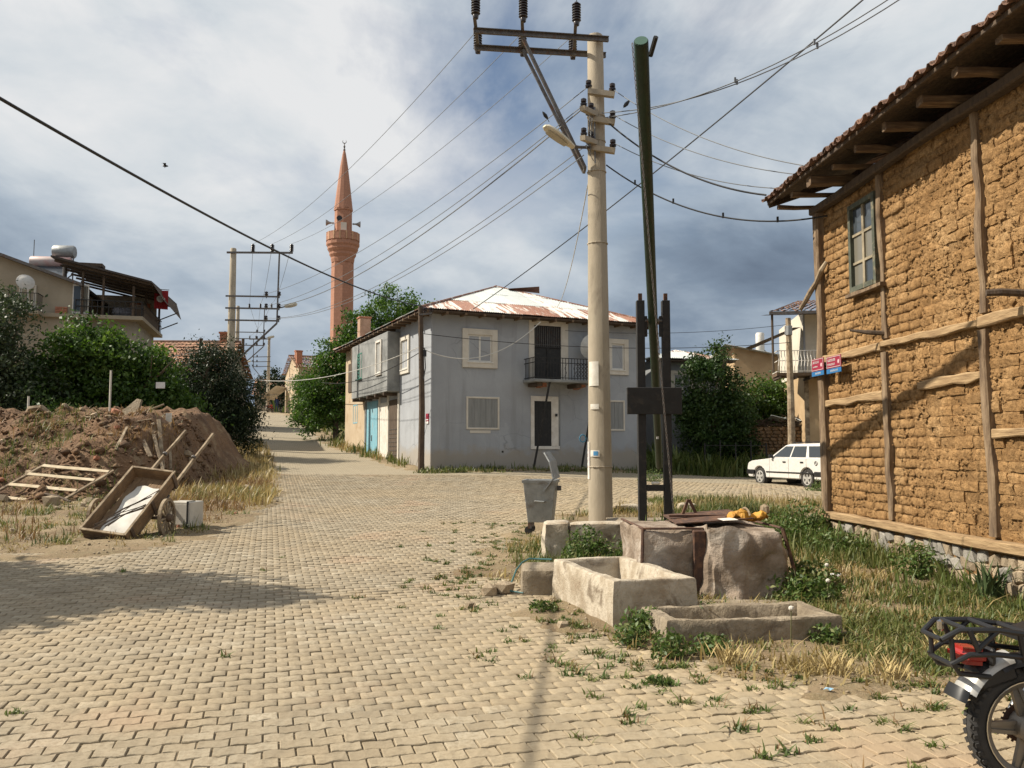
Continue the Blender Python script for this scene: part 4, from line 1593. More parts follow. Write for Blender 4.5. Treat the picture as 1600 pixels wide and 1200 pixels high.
for q in range(13):
    mb.bar((-2.9 + q * .24, -.1, .06), (-2.9 + q * .24, -.1, .75), .025)
for q in range(20):
    mb.bar((0, -.1 + q * .33, .06), (0, -.1 + q * .33, .75), .025)
mb.build('railing', MAT['black_paint'], th)
MB().b2(-.6, .02, .4, 5.2, .08, .7).build('balustrade_sheet', MAT['wood_dark'], th)
MB().bar((.0, 4.5, .5), (1.1, 4.2, .95), .05).build('sticking_pole', MAT['steel'], th)
MB().bar((.0, 6.2, .3), (.9, 5.9, .65), .05).build('sticking_pole', MAT['steel'], th)
w_ = window(th, ('f', .05), -5.25, -4.65, .1, 1.3, .06, curtain=False, sill=False)
mb = MB()
for za in (.1, .85):
    mb.bar((-5.5, -.8, za), (-4.3, -.8, za), .03).bar((-4.3, -.8, za), (-4.3, .05, za), .03)
for q in range(9):
    mb.bar((-5.5 + q * .15, -.8, .1), (-5.5 + q * .15, -.8, .85), .02)
for q in range(5):
    mb.bar((-4.3, -.8 + q * .17, .1), (-4.3, -.8 + q * .17, .85), .02)
mb.build('small_balcony_railing', MAT['black_paint'], th)
MB().b2(-5.6, -4.25, -.85, .05, -.1, .06).build('small_balcony_slab', MAT['plaster_beige'], th)
MB().lathe([(r * 1.05, h) for r, h in DISH], (-4.85, -.75, 1.35), 'y', 18, rot=(R(-20), 0, R(25))).build('satellite_dish', flat('dish enamel', (.50, .48, .44), .5), th, smooth=True)
for (xa, xb) in ((-3.6, -2.8), (-2.3, -1.4)):
    f = MB().b2(xa, xb, .36, .46, -4.3, -3.3).build('lower_window', MAT['pvc'], th)
    MB().b2(xa + .06, xb - .06, .34, .36, -4.24, -3.36).build('pane', MAT['glass'], f)
MB().tube([(-3.7, 1.2, 2.0), (-3.7, 1.2, 2.55)], .1, 8).build('flue', MAT['steel'], th)
MB().b2(-2.9, -1.9, .4, 1.1, 2.46, 2.62).build('roof_lumber', MAT['wood_dark'], th)
for q in range(4):
    MB().b2(-3.75, -3.25, -.08, .12, .08 + q * .08, .14 + q * .08).build('stacked_tile', MAT['brick_red'], th)
for (x, r_) in ((-2.7, .22), (-1.1, .3), (-.75, .26)):
    MB().lathe([(r_ * .6, 0), (r_, .15), (r_ * .9, .35), (0, .48)], (x, .3, .07), 'z', 8).build('bundle', M('bundled cloth', (.14, .14, .16), (.07, .07, .08), 5, .2), th)

fl = thing('national_flag', 'red flag with white crescent hanging under terrace roof', 'flag', (-17.62, 42.0, 8.55), R(25))
mb = MB()
vs = [(x, .05 * math.sin(x * 7 + z * 2), z) for z in np.linspace(0, .95, 6) for x in np.linspace(-.32, .32, 6)]
fs = [(j * 6 + i, j * 6 + i + 1, j * 6 + i + 7, j * 6 + i + 6) for j in range(5) for i in range(5)]
mb.add(vs, fs).build('cloth', MAT['flag_red'], fl)
cres = [(.17 * math.cos(a), .17 * math.sin(a)) for a in np.linspace(R(40), R(320), 14)] + [(.06 + .135 * math.cos(a), .135 * math.sin(a)) for a in np.linspace(R(312), R(48), 12)]
MX = Matrix.Translation((-.05, -.07, .5)) @ Matrix.Rotation(R(90), 4, 'X')
MB().prism(cres, .01, MX).build('crescent', MAT['white_flat'], fl)
star = [((.07 if k % 2 == 0 else .03) * math.cos(k * math.pi / 5), (.07 if k % 2 == 0 else .03) * math.sin(k * math.pi / 5)) for k in range(10)]
MB().prism(star, .01, Matrix.Translation((.13, -.07, .5)) @ Matrix.Rotation(R(90), 4, 'X')).build('star', MAT['white_flat'], fl)
MB().bar((-.36, 0, 1.0), (.36, 0, 1.0), .03).build('hanging_bar', MAT['wood_dark'], fl)

sw = thing('solar_water_heater', 'two silver and red solar heater tanks on grey roof', 'solar heater', (-23.9, 43.6, 10.9), R(8))
MB().lathe([(0, -.55), (.30, -.53), (.34, -.48), (.34, .48), (.30, .53), (0, .55)], (.35, .2, 1.0), 'x', 14).build('tank', MAT['galv'], sw, smooth=True)
MB().lathe([(0, -1.0), (.28, -.98), (.3, -.95), (.3, .95), (.28, .98), (0, 1.0)], (-.2, 0, .38), 'x', 14).build('tank', M('tank with red band', (.45, .2, .17), (.42, .38, .36), 1.2, .1, 9, .5), sw, smooth=True)
MB().add([(-1, -.1, .2), (.9, -.1, .2), (.9, -1.2, -.7), (-1, -1.2, -.7)], [(0, 1, 2, 3)]).build('collector', MAT['glass'], sw)
mb = MB()
for x in (-.9, 0, .85):
    mb.bar((x, .1, -.9), (x, .1, .7), .05)
    mb.bar((x, .1, -.2), (x, -.9, -.7), .05)
mb.build('stand', MAT['steel'], sw)
MB().tube([(-1.15, .2, -.6), (-1.15, .2, 1.6)], .02, 5).build('aerial', MAT['steel'], sw)


# ------------------------------------------------------------------ tiled roofs
def tiled_plane(name, p00, p10, p01, p11, mat, parent, nu, nv):
    """courses of half-round tiles on the quad p00-p10 (eave) p01-p11 (ridge), as relief"""
    p00, p10, p01, p11 = (np.array(p, float) for p in (p00, p10, p01, p11))
    nrm = np.cross(p10 - p00, p01 - p00)
    nrm /= np.linalg.norm(nrm)
    if nrm[2] < 0:
        nrm = -nrm
    r = np.random.default_rng(nu * 7 + nv)
    us = np.linspace(0, 1, nu * 4 + 1)
    V, F = [], []
    k = 0
    for j in range(nv):
        jit = r.normal(0, .012, nu + 1)
        for s_, t_ in ((j / nv, .05), ((j + 1.08) / nv, .0)):
            s_ = min(s_, 1)
            for i, u in enumerate(us):
                p = (p00 * (1 - u) + p10 * u) * (1 - s_) + (p01 * (1 - u) + p11 * u) * s_
                h = .045 * abs(math.sin(math.pi * u * nu)) + t_ + jit[min(i // 4, nu)]
                V.append(p + nrm * h)
        n = len(us)
        for i in range(n - 1):
            F.append((k + i, k + i + 1, k + n + i + 1, k + n + i))
        k += 2 * n
    rr = np.repeat(r.random(nv * 2 * len(us) // 4 + 1), 4)[:len(V)]
    o = fast_mesh(name, np.array(V), np.array(F), mat, parent, rnd=rr)
    return o


m, nt, b = new_mat('clay tiles')
at = nnode(nt, 'ShaderNodeAttribute', attribute_name='rnd')
v = coords(nt)
col = ramp(nt, at.outputs['Fac'], [(0, (.20, .095, .055)), (.4, (.33, .165, .095)), (.8, (.40, .215, .13)), (1, (.47, .31, .20))])
col = tmix(nt, ramp(nt, tnoise(nt, v, 1.2, 7, .65), [(.42, (.7, .7, .7)), (.6, (0, 0, 0))]), col, (.17, .105, .07))
nt.links.new(col, b.inputs['Base Color'])
b.inputs['Roughness'].default_value = .9
MAT['clay_tiles'] = m


def gable_house(name, label, loc, rz, w, d, he, hr, wall_mat, windows=(), chim=(), over=.4, base=-3, roof_mat=None):
    """ridge along local x; w along x, d along y"""
    t = thing(name, label, 'house', loc, rz)
    mb = MB().b2(0, w, 0, d, base, he)
    mb.add([(0, 0, he), (0, d, he), (0, d / 2, hr)], [(0, 1, 2)])
    mb.add([(w, 0, he), (w, d, he), (w, d / 2, hr)], [(0, 1, 2)])
    mb.build('wall', wall_mat, t)
    s_ = (hr - he) / (d / 2)
    ze = he - over * s_ + .05
    rm = roof_mat or MAT['clay_tiles']
    tiled_plane('roof', (-over, -over, ze), (w + over, -over, ze), (-over, d / 2, hr + .06), (w + over, d / 2, hr + .06), rm, t, int(w / .22), int(d / 2 / .3))
    tiled_plane('roof', (w + over, d + over, ze), (-over, d + over, ze), (w + over, d / 2, hr + .06), (-over, d / 2, hr + .06), rm, t, int(w / .22), int(d / 2 / .3))
    MB().tube([(-over, d / 2, hr + .1), (w + over, d / 2, hr + .1)], .1, 6).build('ridge_tile', MAT['tile_old'], t)
    for pl, a0, a1, z0, z1 in windows:
        window(t, pl, a0, a1, z0, z1, .08, two=False, curtain=False)
    for cx_, cy_, zt in chim:
        c_ = MB().b2(cx_ - .3, cx_ + .3, cy_ - .3, cy_ + .3, he, zt).build('chimney', MAT['brick_red'], t)
        MB().b2(cx_ - .36, cx_ + .36, cy_ - .36, cy_ + .36, zt, zt + .12).build('chimney_cap', MAT['brick_red'], c_)
    return t


gable_house('tiled_house', 'house with old orange clay tile roof beyond the dark bush', (-23.6, 53.5, 2.6), R(2), 5.0, 6.0, 4.0, 6.05, MAT['plaster_beige'], [(('f', 0), 1, 1.8, 2.2, 3.2)], [(4.3, 3.2, 6.7)])
fh = gable_house('stone_house', 'beige two storey roadside house with brown tile roof and brick chimneys', (-22.3, 88, 5.2), R(-68) + R(90), 4.2, 11.0, 4.9, 6.5, MAT['plaster_tan'],
                 [(('l', 0), 2.0, 2.9, 2.9, 4.2), (('l', 0), 4.3, 5.1, 2.9, 4.2), (('l', 0), 6.4, 7.2, 2.9, 4.2), (('l', 0), 8.6, 9.4, 2.9, 4.2), (('l', 0), 1.6, 2.2, 1.2, 2.0), (('l', 0), 3.6, 4.4, 0, 2.0)], [(.2, 1.4, 6.6), (.4, 3.9, 6.9)])
MB().b2(4.2, 7.5, .5, 10, -3, 4.7).build('rear_wing', MAT['plaster_beige'], fh)
gable_house('tiled_house', 'small red roofed house at the far end of road', (-36, 118, 6.0), R(10), 8, 7, 3.2, 5.4, MAT['plaster_beige'])

aw = thing('shop_awning', 'pale cream canvas awning over doorway down the road', 'awning', (-26.3, 94.0, 7.4), R(-8))
mb = MB().add([(0, 0, 1.15), (-1.7, 0, -.05), (-1.7, 3.6, -.05), (0, 3.6, 1.15)], [(0, 1, 2, 3)])
mb.add([(-1.7, 0, -.05), (-1.72, 0, -.3), (-1.72, 3.6, -.3), (-1.7, 3.6, -.05)], [(0, 1, 2, 3)])
mb.build('canvas', MAT['white_paint'], aw)
MB().bar((-1.7, 0, -.05), (.1, 0, .2), .05).build('arm', MAT['steel'], aw)
MB().bar((-1.7, 3.6, -.05), (.1, 3.6, .2), .05).build('arm', MAT['steel'], aw)

# ------------------------------------------------------------------ minaret
m, nt, b = new_mat('minaret brick')
v = coords(nt)
sp = nnode(nt, 'ShaderNodeSeparateXYZ')
nt.links.new(v, sp.inputs[0])
cb = nnode(nt, 'ShaderNodeCombineXYZ')
nt.links.new(tmath(nt, 'MULTIPLY', tmath(nt, 'ARCTAN2', sp.outputs[1], sp.outputs[0]), 1.0), cb.inputs[0])
nt.links.new(sp.outputs[2], cb.inputs[1])
bk = nnode(nt, 'ShaderNodeTexBrick')
nt.links.new(cb.outputs[0], bk.inputs['Vector'])
bk.inputs['Scale'].default_value = 1
bk.inputs['Brick Width'].default_value = .3
bk.inputs['Row Height'].default_value = .26
bk.inputs['Mortar Size'].default_value = .018
bk.inputs['Color1'].default_value = (.35, .168, .108, 1)
bk.inputs['Color2'].default_value = (.40, .20, .133, 1)
bk.inputs['Mortar'].default_value = (.31, .16, .10, 1)
nn_ = tnoise(nt, v, 1.0, 6, .6)
nt.links.new(tmix(nt, ramp(nt, nn_, [(.4, (.35, .35, .35)), (.6, (0, 0, 0))]), bk.outputs[0], (.30, .15, .095)), b.inputs['Base Color'])
b.inputs['Roughness'].default_value = .9
MAT['minaret'] = m
mi = thing('minaret', 'tall reddish brick minaret with balcony and pointed spire', 'minaret', (-15.45, 76, 3.0), R(12))


def octo(r0, z0, r1, z1, n=8):
    return [(r0, z0), (r1, z1)]


MB().lathe([(1.18, -1), (1.12, 3), (1.02, 7), (1.00, 15.4)], n=8).build('shaft', MAT['minaret'], mi)
MB().lathe([(1.0, 15.4), (1.06, 15.7), (1.06, 15.85), (1.2, 16.1), (1.2, 16.3), (1.38, 16.6), (1.38, 16.8), (1.5, 17.0), (1.5, 17.25)], n=16).build('corbel', MAT['minaret'], mi)
bl_ = MB().lathe([(1.45, 17.25), (1.45, 17.4), (1.38, 17.4), (1.38, 17.25)], n=16).build('balcony', MAT['minaret'], mi)
panel = M('pale balustrade stone', (.52, .33, .20), (.42, .24, .14), 3, .2, 9)
for i in range(16):
    a = i * math.pi / 8
    mb = MB().box((1.43 * math.cos(a), 1.43 * math.sin(a), 17.7), (.12, .42, .62), (0, 0, a))
    mb.build('balustrade_panel', MAT['minaret'], bl_)
    a += math.pi / 16
    MB().box((1.45 * math.cos(a), 1.45 * math.sin(a), 17.75), (.14, .13, .75), (0, 0, a)).build('baluster', panel, bl_)
MB().lathe([(1.42, 18.0), (1.5, 18.02), (1.5, 18.12), (1.38, 18.14)], n=16).build('handrail', MAT['minaret'], bl_)
MB().lathe([(.80, 17.2), (.78, 20.2), (.86, 20.25), (.86, 20.4), (.80, 20.42)], n=8).build('upper_shaft', MAT['minaret'], mi)
MB().lathe([(.84, 20.42), (.62, 22.3), (.36, 24.4), (.16, 25.6), (.09, 25.9)], n=12).build('spire', MAT['minaret'], mi)
fi = MB().lathe([(.09, 25.9), (.11, 26.0), (.05, 26.15), (.10, 26.3), (.04, 26.45), (.03, 26.6), (0, 26.62)], n=8).build('finial', MAT['steel'], mi)
MB().tube([(.17 * math.sin(a), 0, 26.78 - .17 * math.cos(a)) for a in np.linspace(R(-140), R(140), 11)], [.01, .02, .03, .035, .04, .04, .04, .035, .03, .02, .01], 6).build('crescent', MAT['steel'], fi)
d = MB().b2(-.22, .3, -.80, -.70, 17.3, 19.0).build('door', MAT['trim'], mi)
MB().lathe([(.1, 0), (.26, .05)], (-.35, -.78, 19.35), 'y', 10, rot=(0, 0, R(180))).build('opening', MAT['black_plastic'], mi)
for (a, z) in ((R(178), 19.1), (R(2), 19.1)):
    mt = Matrix.Rotation(a, 3, 'Z')
    mb = MB()
    for prof in ([(.30, .75), (.12, .45), (.07, .25), (.09, .12), (.02, .0)],):
        mb.lathe(prof, (.80 * math.cos(a), .80 * math.sin(a), z), 'x', 10, rot=mt)
    mb.build('loudspeaker', MAT['galv'], mi)

# ------------------------------------------------------------------ buildings behind the car
sh = thing('balcony_house', 'cream and ochre house with white balcony railing past mud wall corner', 'house', (11.55, 34.4, .35), R(-8))
cream = M('cream upper wall', (.60, .55, .45), (.5, .45, .36), 1.5, .2, 14, .9)
ochre = M('ochre lower wall', (.46, .33, .19), (.38, .26, .14), 1.3, .3, 14, .92)
MB().b2(.5, 6.5, .3, 6, -.5, 4.3).build('lower_wall', ochre, sh)
MB().b2(.45, 6.5, .25, 6, 4.31, 6.9).build('upper_wall', cream, sh)
MB().b2(.43, .50, .22, .29, 4.3, 6.9).build('corner_trim', MAT['plaster_grey'], sh)
bl_ = MB().b2(-.85, 2.5, -1.0, .3, 4.12, 4.24).build('balcony_floor', MAT['wood_joist'], sh)
for q in range(6):
    MB().timber((-.75 + q * .6, -1.05, 4.05), (-.75 + q * .6, .4, 4.05), .1, .1, 2, .01, seed=q).build('balcony_joist', MAT['wood_dark'], sh)
rw = MAT['white_paint']
for q in range(26):
    xq = -.8 + q * .125
    MB().tube([(xq, -.98, 4.25), (xq - .02, -1.1, 4.5), (xq + .02, -1.05, 4.72), (xq, -.98, 4.95), (xq, -.98, 5.12)], .014, 4).build('railing_bar', rw, bl_)
for za in (4.3, 4.72, 5.12):
    MB().bar((-.82, -.98, za), (2.4, -.98, za), .03).bar((-.82, -.98, za), (-.82, .3, za), .03).build('railing_rail', rw, bl_)
MB().b2(-1.15, 6.8, -1.3, -1.22, 6.55, 6.66).build('gutter', MAT['steel'], sh)
tiled_plane('roof', (-1.15, -1.25, 6.62), (6.8, -1.25, 6.62), (.9, 3.0, 7.75), (6.8, 3.0, 7.75), MAT['clay_tiles'], sh, 32, 12)
MB().add([(-1.25, -1.2, 6.55), (6.8, -1.2, 6.55), (6.8, .3, 6.75), (-1.25, .3, 6.75)], [(0, 1, 2, 3)]).build('soffit', MAT['wood_dark'], sh)
MB().tube([(-1.0, -1.0, 4.24), (-1.0, -1.0, 6.6)], .05, 6).build('porch_post', MAT['wood_dark'], sh)
MB().add([(-1.9, .2, 5.4), (-.1, -.6, 6.1), (.45, .8, 6.3), (-1.5, 2.0, 5.5)], [(0, 1, 2, 3)]).build('porch_roof', MAT['wood_dark'], sh)
MB().b2(.42, .6, .28, .31, -.4, 4.1).build('drain_pipe', MAT['wood_grey'], sh)

mh = thing('mud_house', 'plain ochre mud house with sloping tin roof beyond green vine', 'house', (12.3, 46.5, .6), R(-6))
MB().b2(0, 5.5, 0, 6, -.6, 5.4).build('wall', ochre, mh)
mb = MB().add([(0, 0, 5.4), (5.5, 0, 5.4), (0, 0, 6.55), (0, 6, 5.4), (5.5, 6, 5.4), (0, 6, 6.55)], [(0, 1, 2), (3, 5, 4), (0, 2, 5, 3)])
mb.build('gable', ochre, mh)
sl = math.atan(1.15 / 5.5)
for i in range(5):
    corrugated('roof_sheet', lambda u, v, h: (5.9 - v * math.cos(sl), -.5 + u, 5.34 + v * math.sin(sl) + h), i * 1.3, i * 1.3 + 1.33, 0, 6.6, lambda u: 99, TIN[[4, 1, 4, 0, 2][i]], mh)
so = thing('water_heater_tank', 'white upright water tank on the tin roof', 'water tank', (13.95, 47.2, 6.55), 0)
MB().lathe([(0, 0), (.22, .0), (.24, .03), (.24, 1.1), (.2, 1.16), (0, 1.18)], (0, 0, .35), n=14).build('tank', MAT['white_paint'], so, smooth=True)
for x in (-.2, .2):
    MB().bar((x, 0, -.4), (x, 0, .4), .05).build('leg', MAT['steel'], so)
MB().bar((.2, -.1, .5), (1.6, -.3, -.6), .06).build('collector_tube', MAT['steel'], so)

# rubble wall behind the car with brushwood on top
rwll = thing('rubble_wall', 'low brown rubble wall topped with brushwood behind white car', 'wall', (8.9, 36.2, .35), R(-6))
MB().b2(0, 3.6, .1, .55, -.3, 2.15).build('core', MAT['mud_joint'], rwll)
z = -.05
r_ = 0
ct = 0
dk = M('brown wall stone', (.26, .175, .10), (.18, .115, .065), 5, .6, 15, .95, rand=.5)
wv_ = [stone_mesh(500 + k, .8, mat=dk) for k in range(6)]
while z < 2.1:
    x = .0 - .1 * (r_ % 2)
    while x < 3.6:
        L = random.uniform(.18, .36)
        if ct < 240:
            o = bpy.data.objects.new('stone', random.choice(wv_))
            C.objects.link(o)
            o.parent = rwll
            o.location = (x + L / 2, .1, z + .07)
            o.scale = (L / 1.9 / .8, .13, .085)
            o.rotation_euler = (0, random.uniform(-.1, .1), 0)
            ct += 1
        x += L
    z += .145
    r_ += 1
mb = MB()
for i in range(260):
    x, y = random.uniform(-.1, 3.7), random.uniform(-.05, .6)
    a = random.uniform(0, 6.28)
    L = random.uniform(.2, .7)
    z = 2.15 + random.uniform(0, .35)
    mb.bar((x, y, z), (x + L * math.cos(a), y + L * .4 * math.sin(a), z + random.uniform(-.15, .22)), random.uniform(.012, .035))
o = mb.build('brushwood', MAT['wood_dark'], rwll)
o['kind'] = 'stuff'
for i in range(3):
    MB().box((2.4 + i * .55, .1, 2.5 - .05 * i), (.6, .5, .02), (.3 * (i - 1), .25, .2 * i)).build('tin_scrap', TIN[4], rwll)
# ------------------------------------------------------------------ overhead line: poles, insulators, wires
def ribbed(mbx, p, L, r, n=7, axis=Vector((0, 0, 1))):
    """ribbed insulator body standing at p along axis"""
    prof = [(r * .45, 0)]
    for i in range(n):
        z = L * (.06 + .88 * i / n)
        prof += [(r * .62, z), (r, z + L * .03), (r * .96, z + L * .055), (r * .6, z + L * .085)]
    prof += [(r * .5, L * .96), (r * .25, L)]
    rot = axis.to_track_quat('Z', 'Y').to_matrix()
    mbx.lathe(prof, p, 'z', 10, rot=rot)


def pin_insulator(name, p, parent, s=1.0):
    mb = MB()
    mb.lathe([(.012 * s, -.08 * s), (.012 * s, .0), (.05 * s, .0), (.055 * s, .03 * s), (.03 * s, .045 * s), (.045 * s, .06 * s), (.045 * s, .10 * s), (.02 * s, .115 * s), (0, .12 * s)], p, 'z', 9)
    return mb.build(name, MAT['insulator'], parent, smooth=True)


PX, PY = 1.60, 15.95
PB = Hs(PX, PY)
mp_ = thing('utility_pole', 'tall tapered concrete power pole with high crossarm beside the well', 'utility pole', (PX, PY, 0), 0)
m, nt, b = new_mat('pole concrete streaked')
LEAN = -.035


def polex(z):
    return LEAN * max(z - PB, 0) / 9.3 + .06


mb = MB()
prof = [(.232, PB - .4), (.228, PB + .4), (.212, 2.5), (.196, 4.5), (.178, 6.5), (.162, 8.4), (.155, 9.60), (.145, 9.63)]
vs, fs = [], []
n = 12
for r_, z in prof:
    for j in range(n):
        a = 2 * math.pi * j / n + R(15)
        rr_ = r_ * (1.0 if j % 3 else 1.04)
        vs.append((polex(z) + rr_ * math.cos(a), rr_ * math.sin(a), z))
for i in range(len(prof) - 1):
    for j in range(n):
        fs.append((i * n + j, i * n + (j + 1) % n, (i + 1) * n + (j + 1) % n, (i + 1) * n + j))
fs.append(tuple(range((len(prof) - 1) * n, len(prof) * n)))
mb.add(vs, fs)
mb.build('shaft', MAT['concrete_pole'], mp_, smooth=True)
for z in (1.25, 5.5, 6.9, 7.5, 8.0):
    rr_ = np.interp(z, [p[1] for p in prof], [p[0] for p in prof]) + .012
    MB().lathe([(rr_, z - .012), (rr_ + .004, z), (rr_, z + .012)], (polex(z), 0, 0), n=14).build('casting_ring', MAT['concrete_pole'], mp_)


def rel(p):
    return Vector(p) - Vector((PX, PY, 0))


A0, A1 = rel((-.72, 15.5, 9.33)), rel((1.86, 16.0, 9.41))
for dy, dz in ((-.24, .05), (.26, -.03)):
    mb = MB().bar(A0 + Vector((0, dy, dz)), A1 + Vector((0, dy, dz)), .055, .085)
    mb.bar(A0 + Vector((0, dy - .03, dz + .035)), A1 + Vector((0, dy - .03, dz + .035)), .09, .012)
    mb.build('crossarm_rail', MAT['steel'], mp_)
for t in (.02, .36, .75):
    p = A0.lerp(A1, t)
    br = MB().bar(p + Vector((-.02, -.55, .16)), p + Vector((.02, .5, -.02)), .06, .05).build('insulator_bracket', MAT['steel'], mp_)
    for dy, dz in ((-.53, .20), (.46, .02)):
        mb = MB()
        ribbed(mb, p + Vector((0, dy, dz)), .40, .088)
        mb.lathe([(.05, -.06), (.06, 0), (.045, .03)], p + Vector((0, dy, dz)), n=9)
        mb.build('insulator', MAT['insulator'], br, smooth=True)
F0 = A0.lerp(A1, .36)
for dy in (-.22, .24):
    MB().bar(F0 + Vector((0, dy, -.02)), rel((1.40, PY + dy * .55, 6.95)), .055, .055).build('brace', MAT['steel'], mp_)
MB().bar(rel((1.40, PY - .14, 6.95)), rel((1.40, PY + .14, 6.95)), .05).build('brace_foot', MAT['steel'], mp_)
arms = []
for z in (8.37, 7.83, 7.27):
    a = MB().bar((-.17 + polex(z), -.21, z + .05), (.36, -.26, z - .04), .11, .10).build('low_crossarm', MAT['concrete_pole'], mp_)
    pin_insulator('insulator', (.32, -.26, z + .05), a, 1.25)
    pin_insulator('insulator', (-.13, -.22, z + .13), a, 1.25)
    arms.append(z)
for z in (7.92, 7.36):
    a = MB().bar((.0, -.18, z + .06), (-.30, -.75, z - .05), .10, .09).build('low_crossarm', MAT['concrete_pole'], mp_)
    pin_insulator('insulator', (-.27, -.70, z + .02), a, 1.2)
    pin_insulator('insulator', (-.1, -.35, z + .08), a, 1.2)
mb = MB()
for k in range(6):
    z0, z1 = random.uniform(7.0, 8.3), random.uniform(7.0, 8.3)
    mb.tube([(-.05, -.25, z0), (-.2 + .1 * k / 6, -.45, (z0 + z1) / 2 - .15), (-.12, -.3, z1)], .008, 4)
mb.tube([(-.02, -.24, 8.1), (-.02, -.24, 7.0)], .014, 5)
mb.build('jumper_wires', MAT['wire'], mp_)
# papers and stickers wrapped on the pole
def sticker(name, z0, z1, a0, a1, mat, parent=None):
    vs, fs = [], []
    for z in (z0, z1):
        rr_ = np.interp(z, [p[1] for p in prof], [p[0] for p in prof]) * 1.02 + .006
        for k in range(6):
            a = R(a0 + (a1 - a0) * k / 5)
            vs.append((polex(z) + rr_ * math.cos(a), rr_ * math.sin(a), z))
    fs = [(k, k + 1, k + 7, k + 6) for k in range(5)]
    return MB().add(vs, fs).build(name, mat, parent or mp_, smooth=True)


paper = M('weathered paper', (.68, .65, .58), (.55, .51, .43), 9, .1, 30, .9)
sticker('paper_notice', 2.76, 3.22, 205, 262, paper)
sticker('paper_notice', 2.32, 2.42, 215, 262, paper)
sticker('paper_notice', 1.02, 1.72, 172, 206, paper)
s_ = sticker('poster_strip', 1.22, 1.58, 170, 207, flat('purple print', (.13, .05, .19), .7))
for z0 in (1.27, 1.38, 1.49):
    sticker('poster_lettering', z0, z0 + .05, 178, 200, MAT['white_flat'], s_).scale = (1.012, 1.012, 1)
sticker('paper_notice', 1.44, 1.56, 214, 262, paper)
sticker('blue_sticker', 1.46, 1.54, 232, 255, flat('blue print', (.05, .22, .42), .7)).scale = (1.012, 1.012, 1)
MB().tube([(-.27 + .06 * math.cos(a), -.05, 1.78 + .07 * math.sin(a)) for a in np.linspace(0, 6.28, 9)[:-1]], .012, 5, closed=True).build('blue_twine', flat('blue twine', (.05, .20, .33), .8), mp_)

# street lamp head on the pole
sl_ = thing('street_lamp', 'cream street lamp head on short arm bolted to concrete pole', 'street lamp', (PX, PY, 0), 0)
MB().tube([(-.06, -.2, 7.32), (-.35, -.5, 7.22), (-.52, -.66, 7.2)], .03, 7).build('arm', MAT['steel'], sl_)
d0, d1 = Vector((-.46, -.62, 7.17)), Vector((-1.04, -1.02, 7.44))
ax = (d1 - d0).normalized()
side = ax.cross(Vector((0, 0, 1))).normalized()
upv = side.cross(ax).normalized()
vs, fs = [], []
st = [(0, .05, .05), (.12, .075, .07), (.3, .105, .085), (.5, .12, .09), (.66, .10, .07), (.72, .05, .03)]
for s_, w, h in st:
    p = d0 + ax * s_
    for j in range(10):
        a = 2 * math.pi * j / 10
        vs.append(p + side * w * math.cos(a) + upv * (h * math.sin(a) if math.sin(a) > 0 else h * .55 * math.sin(a)))
for i in range(len(st) - 1):
    for j in range(10):
        fs.append((i * 10 + j, i * 10 + (j + 1) % 10, (i + 1) * 10 + (j + 1) % 10, (i + 1) * 10 + j))
fs += [tuple(range(10)), tuple(range(50, 60))]
MB().add(vs, fs).build('lamp_housing', M('cream lamp housing', (.62, .57, .44), (.5, .45, .33), 4, .1), sl_, smooth=True)
vs = []
for s_, w in ((.16, .06), (.34, .085), (.5, .09), (.63, .06)):
    for q in (-1, 1):
        vs.append(d0 + ax * s_ + side * w * q - upv * .062)
MB().add(vs, [(0, 1, 3, 2), (2, 3, 5, 4), (4, 5, 7, 6)]).build('lamp_glass', M('milky lens', (.45, .42, .34), (.38, .35, .28), 3), sl_)


def line_pole(label, loc, H_, arm_l, rz, lamp=True, side=1, lowers=(2.0, 2.55, 3.1), drop=3.25, group='concrete poles along the road'):
    t = thing('line_pole', label, 'utility pole', loc, rz, group)
    MB().lathe([(.21, -1.5), (.18, H_ * .5), (.14, H_ - .05), (.12, H_)], n=10).build('shaft', MAT['concrete_pole'], t, smooth=True)
    za = H_ - .22
    MB().bar((-.25 * side, -.14, za), (arm_l * side, -.14, za - .02), .06, .085).build('crossarm', MAT['steel'], t)
    for q in (.34, .66, .98):
        mb = MB()
        ribbed(mb, Vector((arm_l * q * side, -.14, za + .03)), .36, .10, 6)
        mb.build('insulator', MAT['insulator'], t, smooth=True)
    xd = arm_l * .78 * side
    MB().bar((xd, -.14, za), (xd - .05 * side, -.14, za - drop), .06).build('hanger', MAT['steel'], t)
    for k, dz in enumerate(lowers):
        a = MB().bar((-.25 * side, -.14, za - dz), (arm_l * .80 * side, -.14, za - dz - .04), .05, .07).build('low_crossarm', MAT['steel'], t)
        for q in (.58, .79):
            pin_insulator('insulator', (arm_l * q * side, -.14, za - dz + .02), a, 1.6)
    MB().bar((0, -.14, za - drop - 2.0), (xd - .05 * side, -.14, za - drop), .07).build('brace', MAT['steel'], t)
    if lamp:
        MB().tube([(arm_l * .80 * side, -.14, za - lowers[1]), (arm_l * .9 * side, -.2, za - lowers[1] + .05)], .03, 5).build('lamp_arm', MAT['steel'], t)
        MB().lathe([(0, 0), (.07, .05), (.11, .3), (.09, .55), (0, .62)], (arm_l * .88 * side, -.2, za - lowers[1] + .05), 'x', 8, rot=(0, R(-12 * side), R(0 if side > 0 else 180))).build('lamp_head', M('lamp head', (.5, .47, .38), (.4, .37, .3), 3), t, smooth=True)
    return t


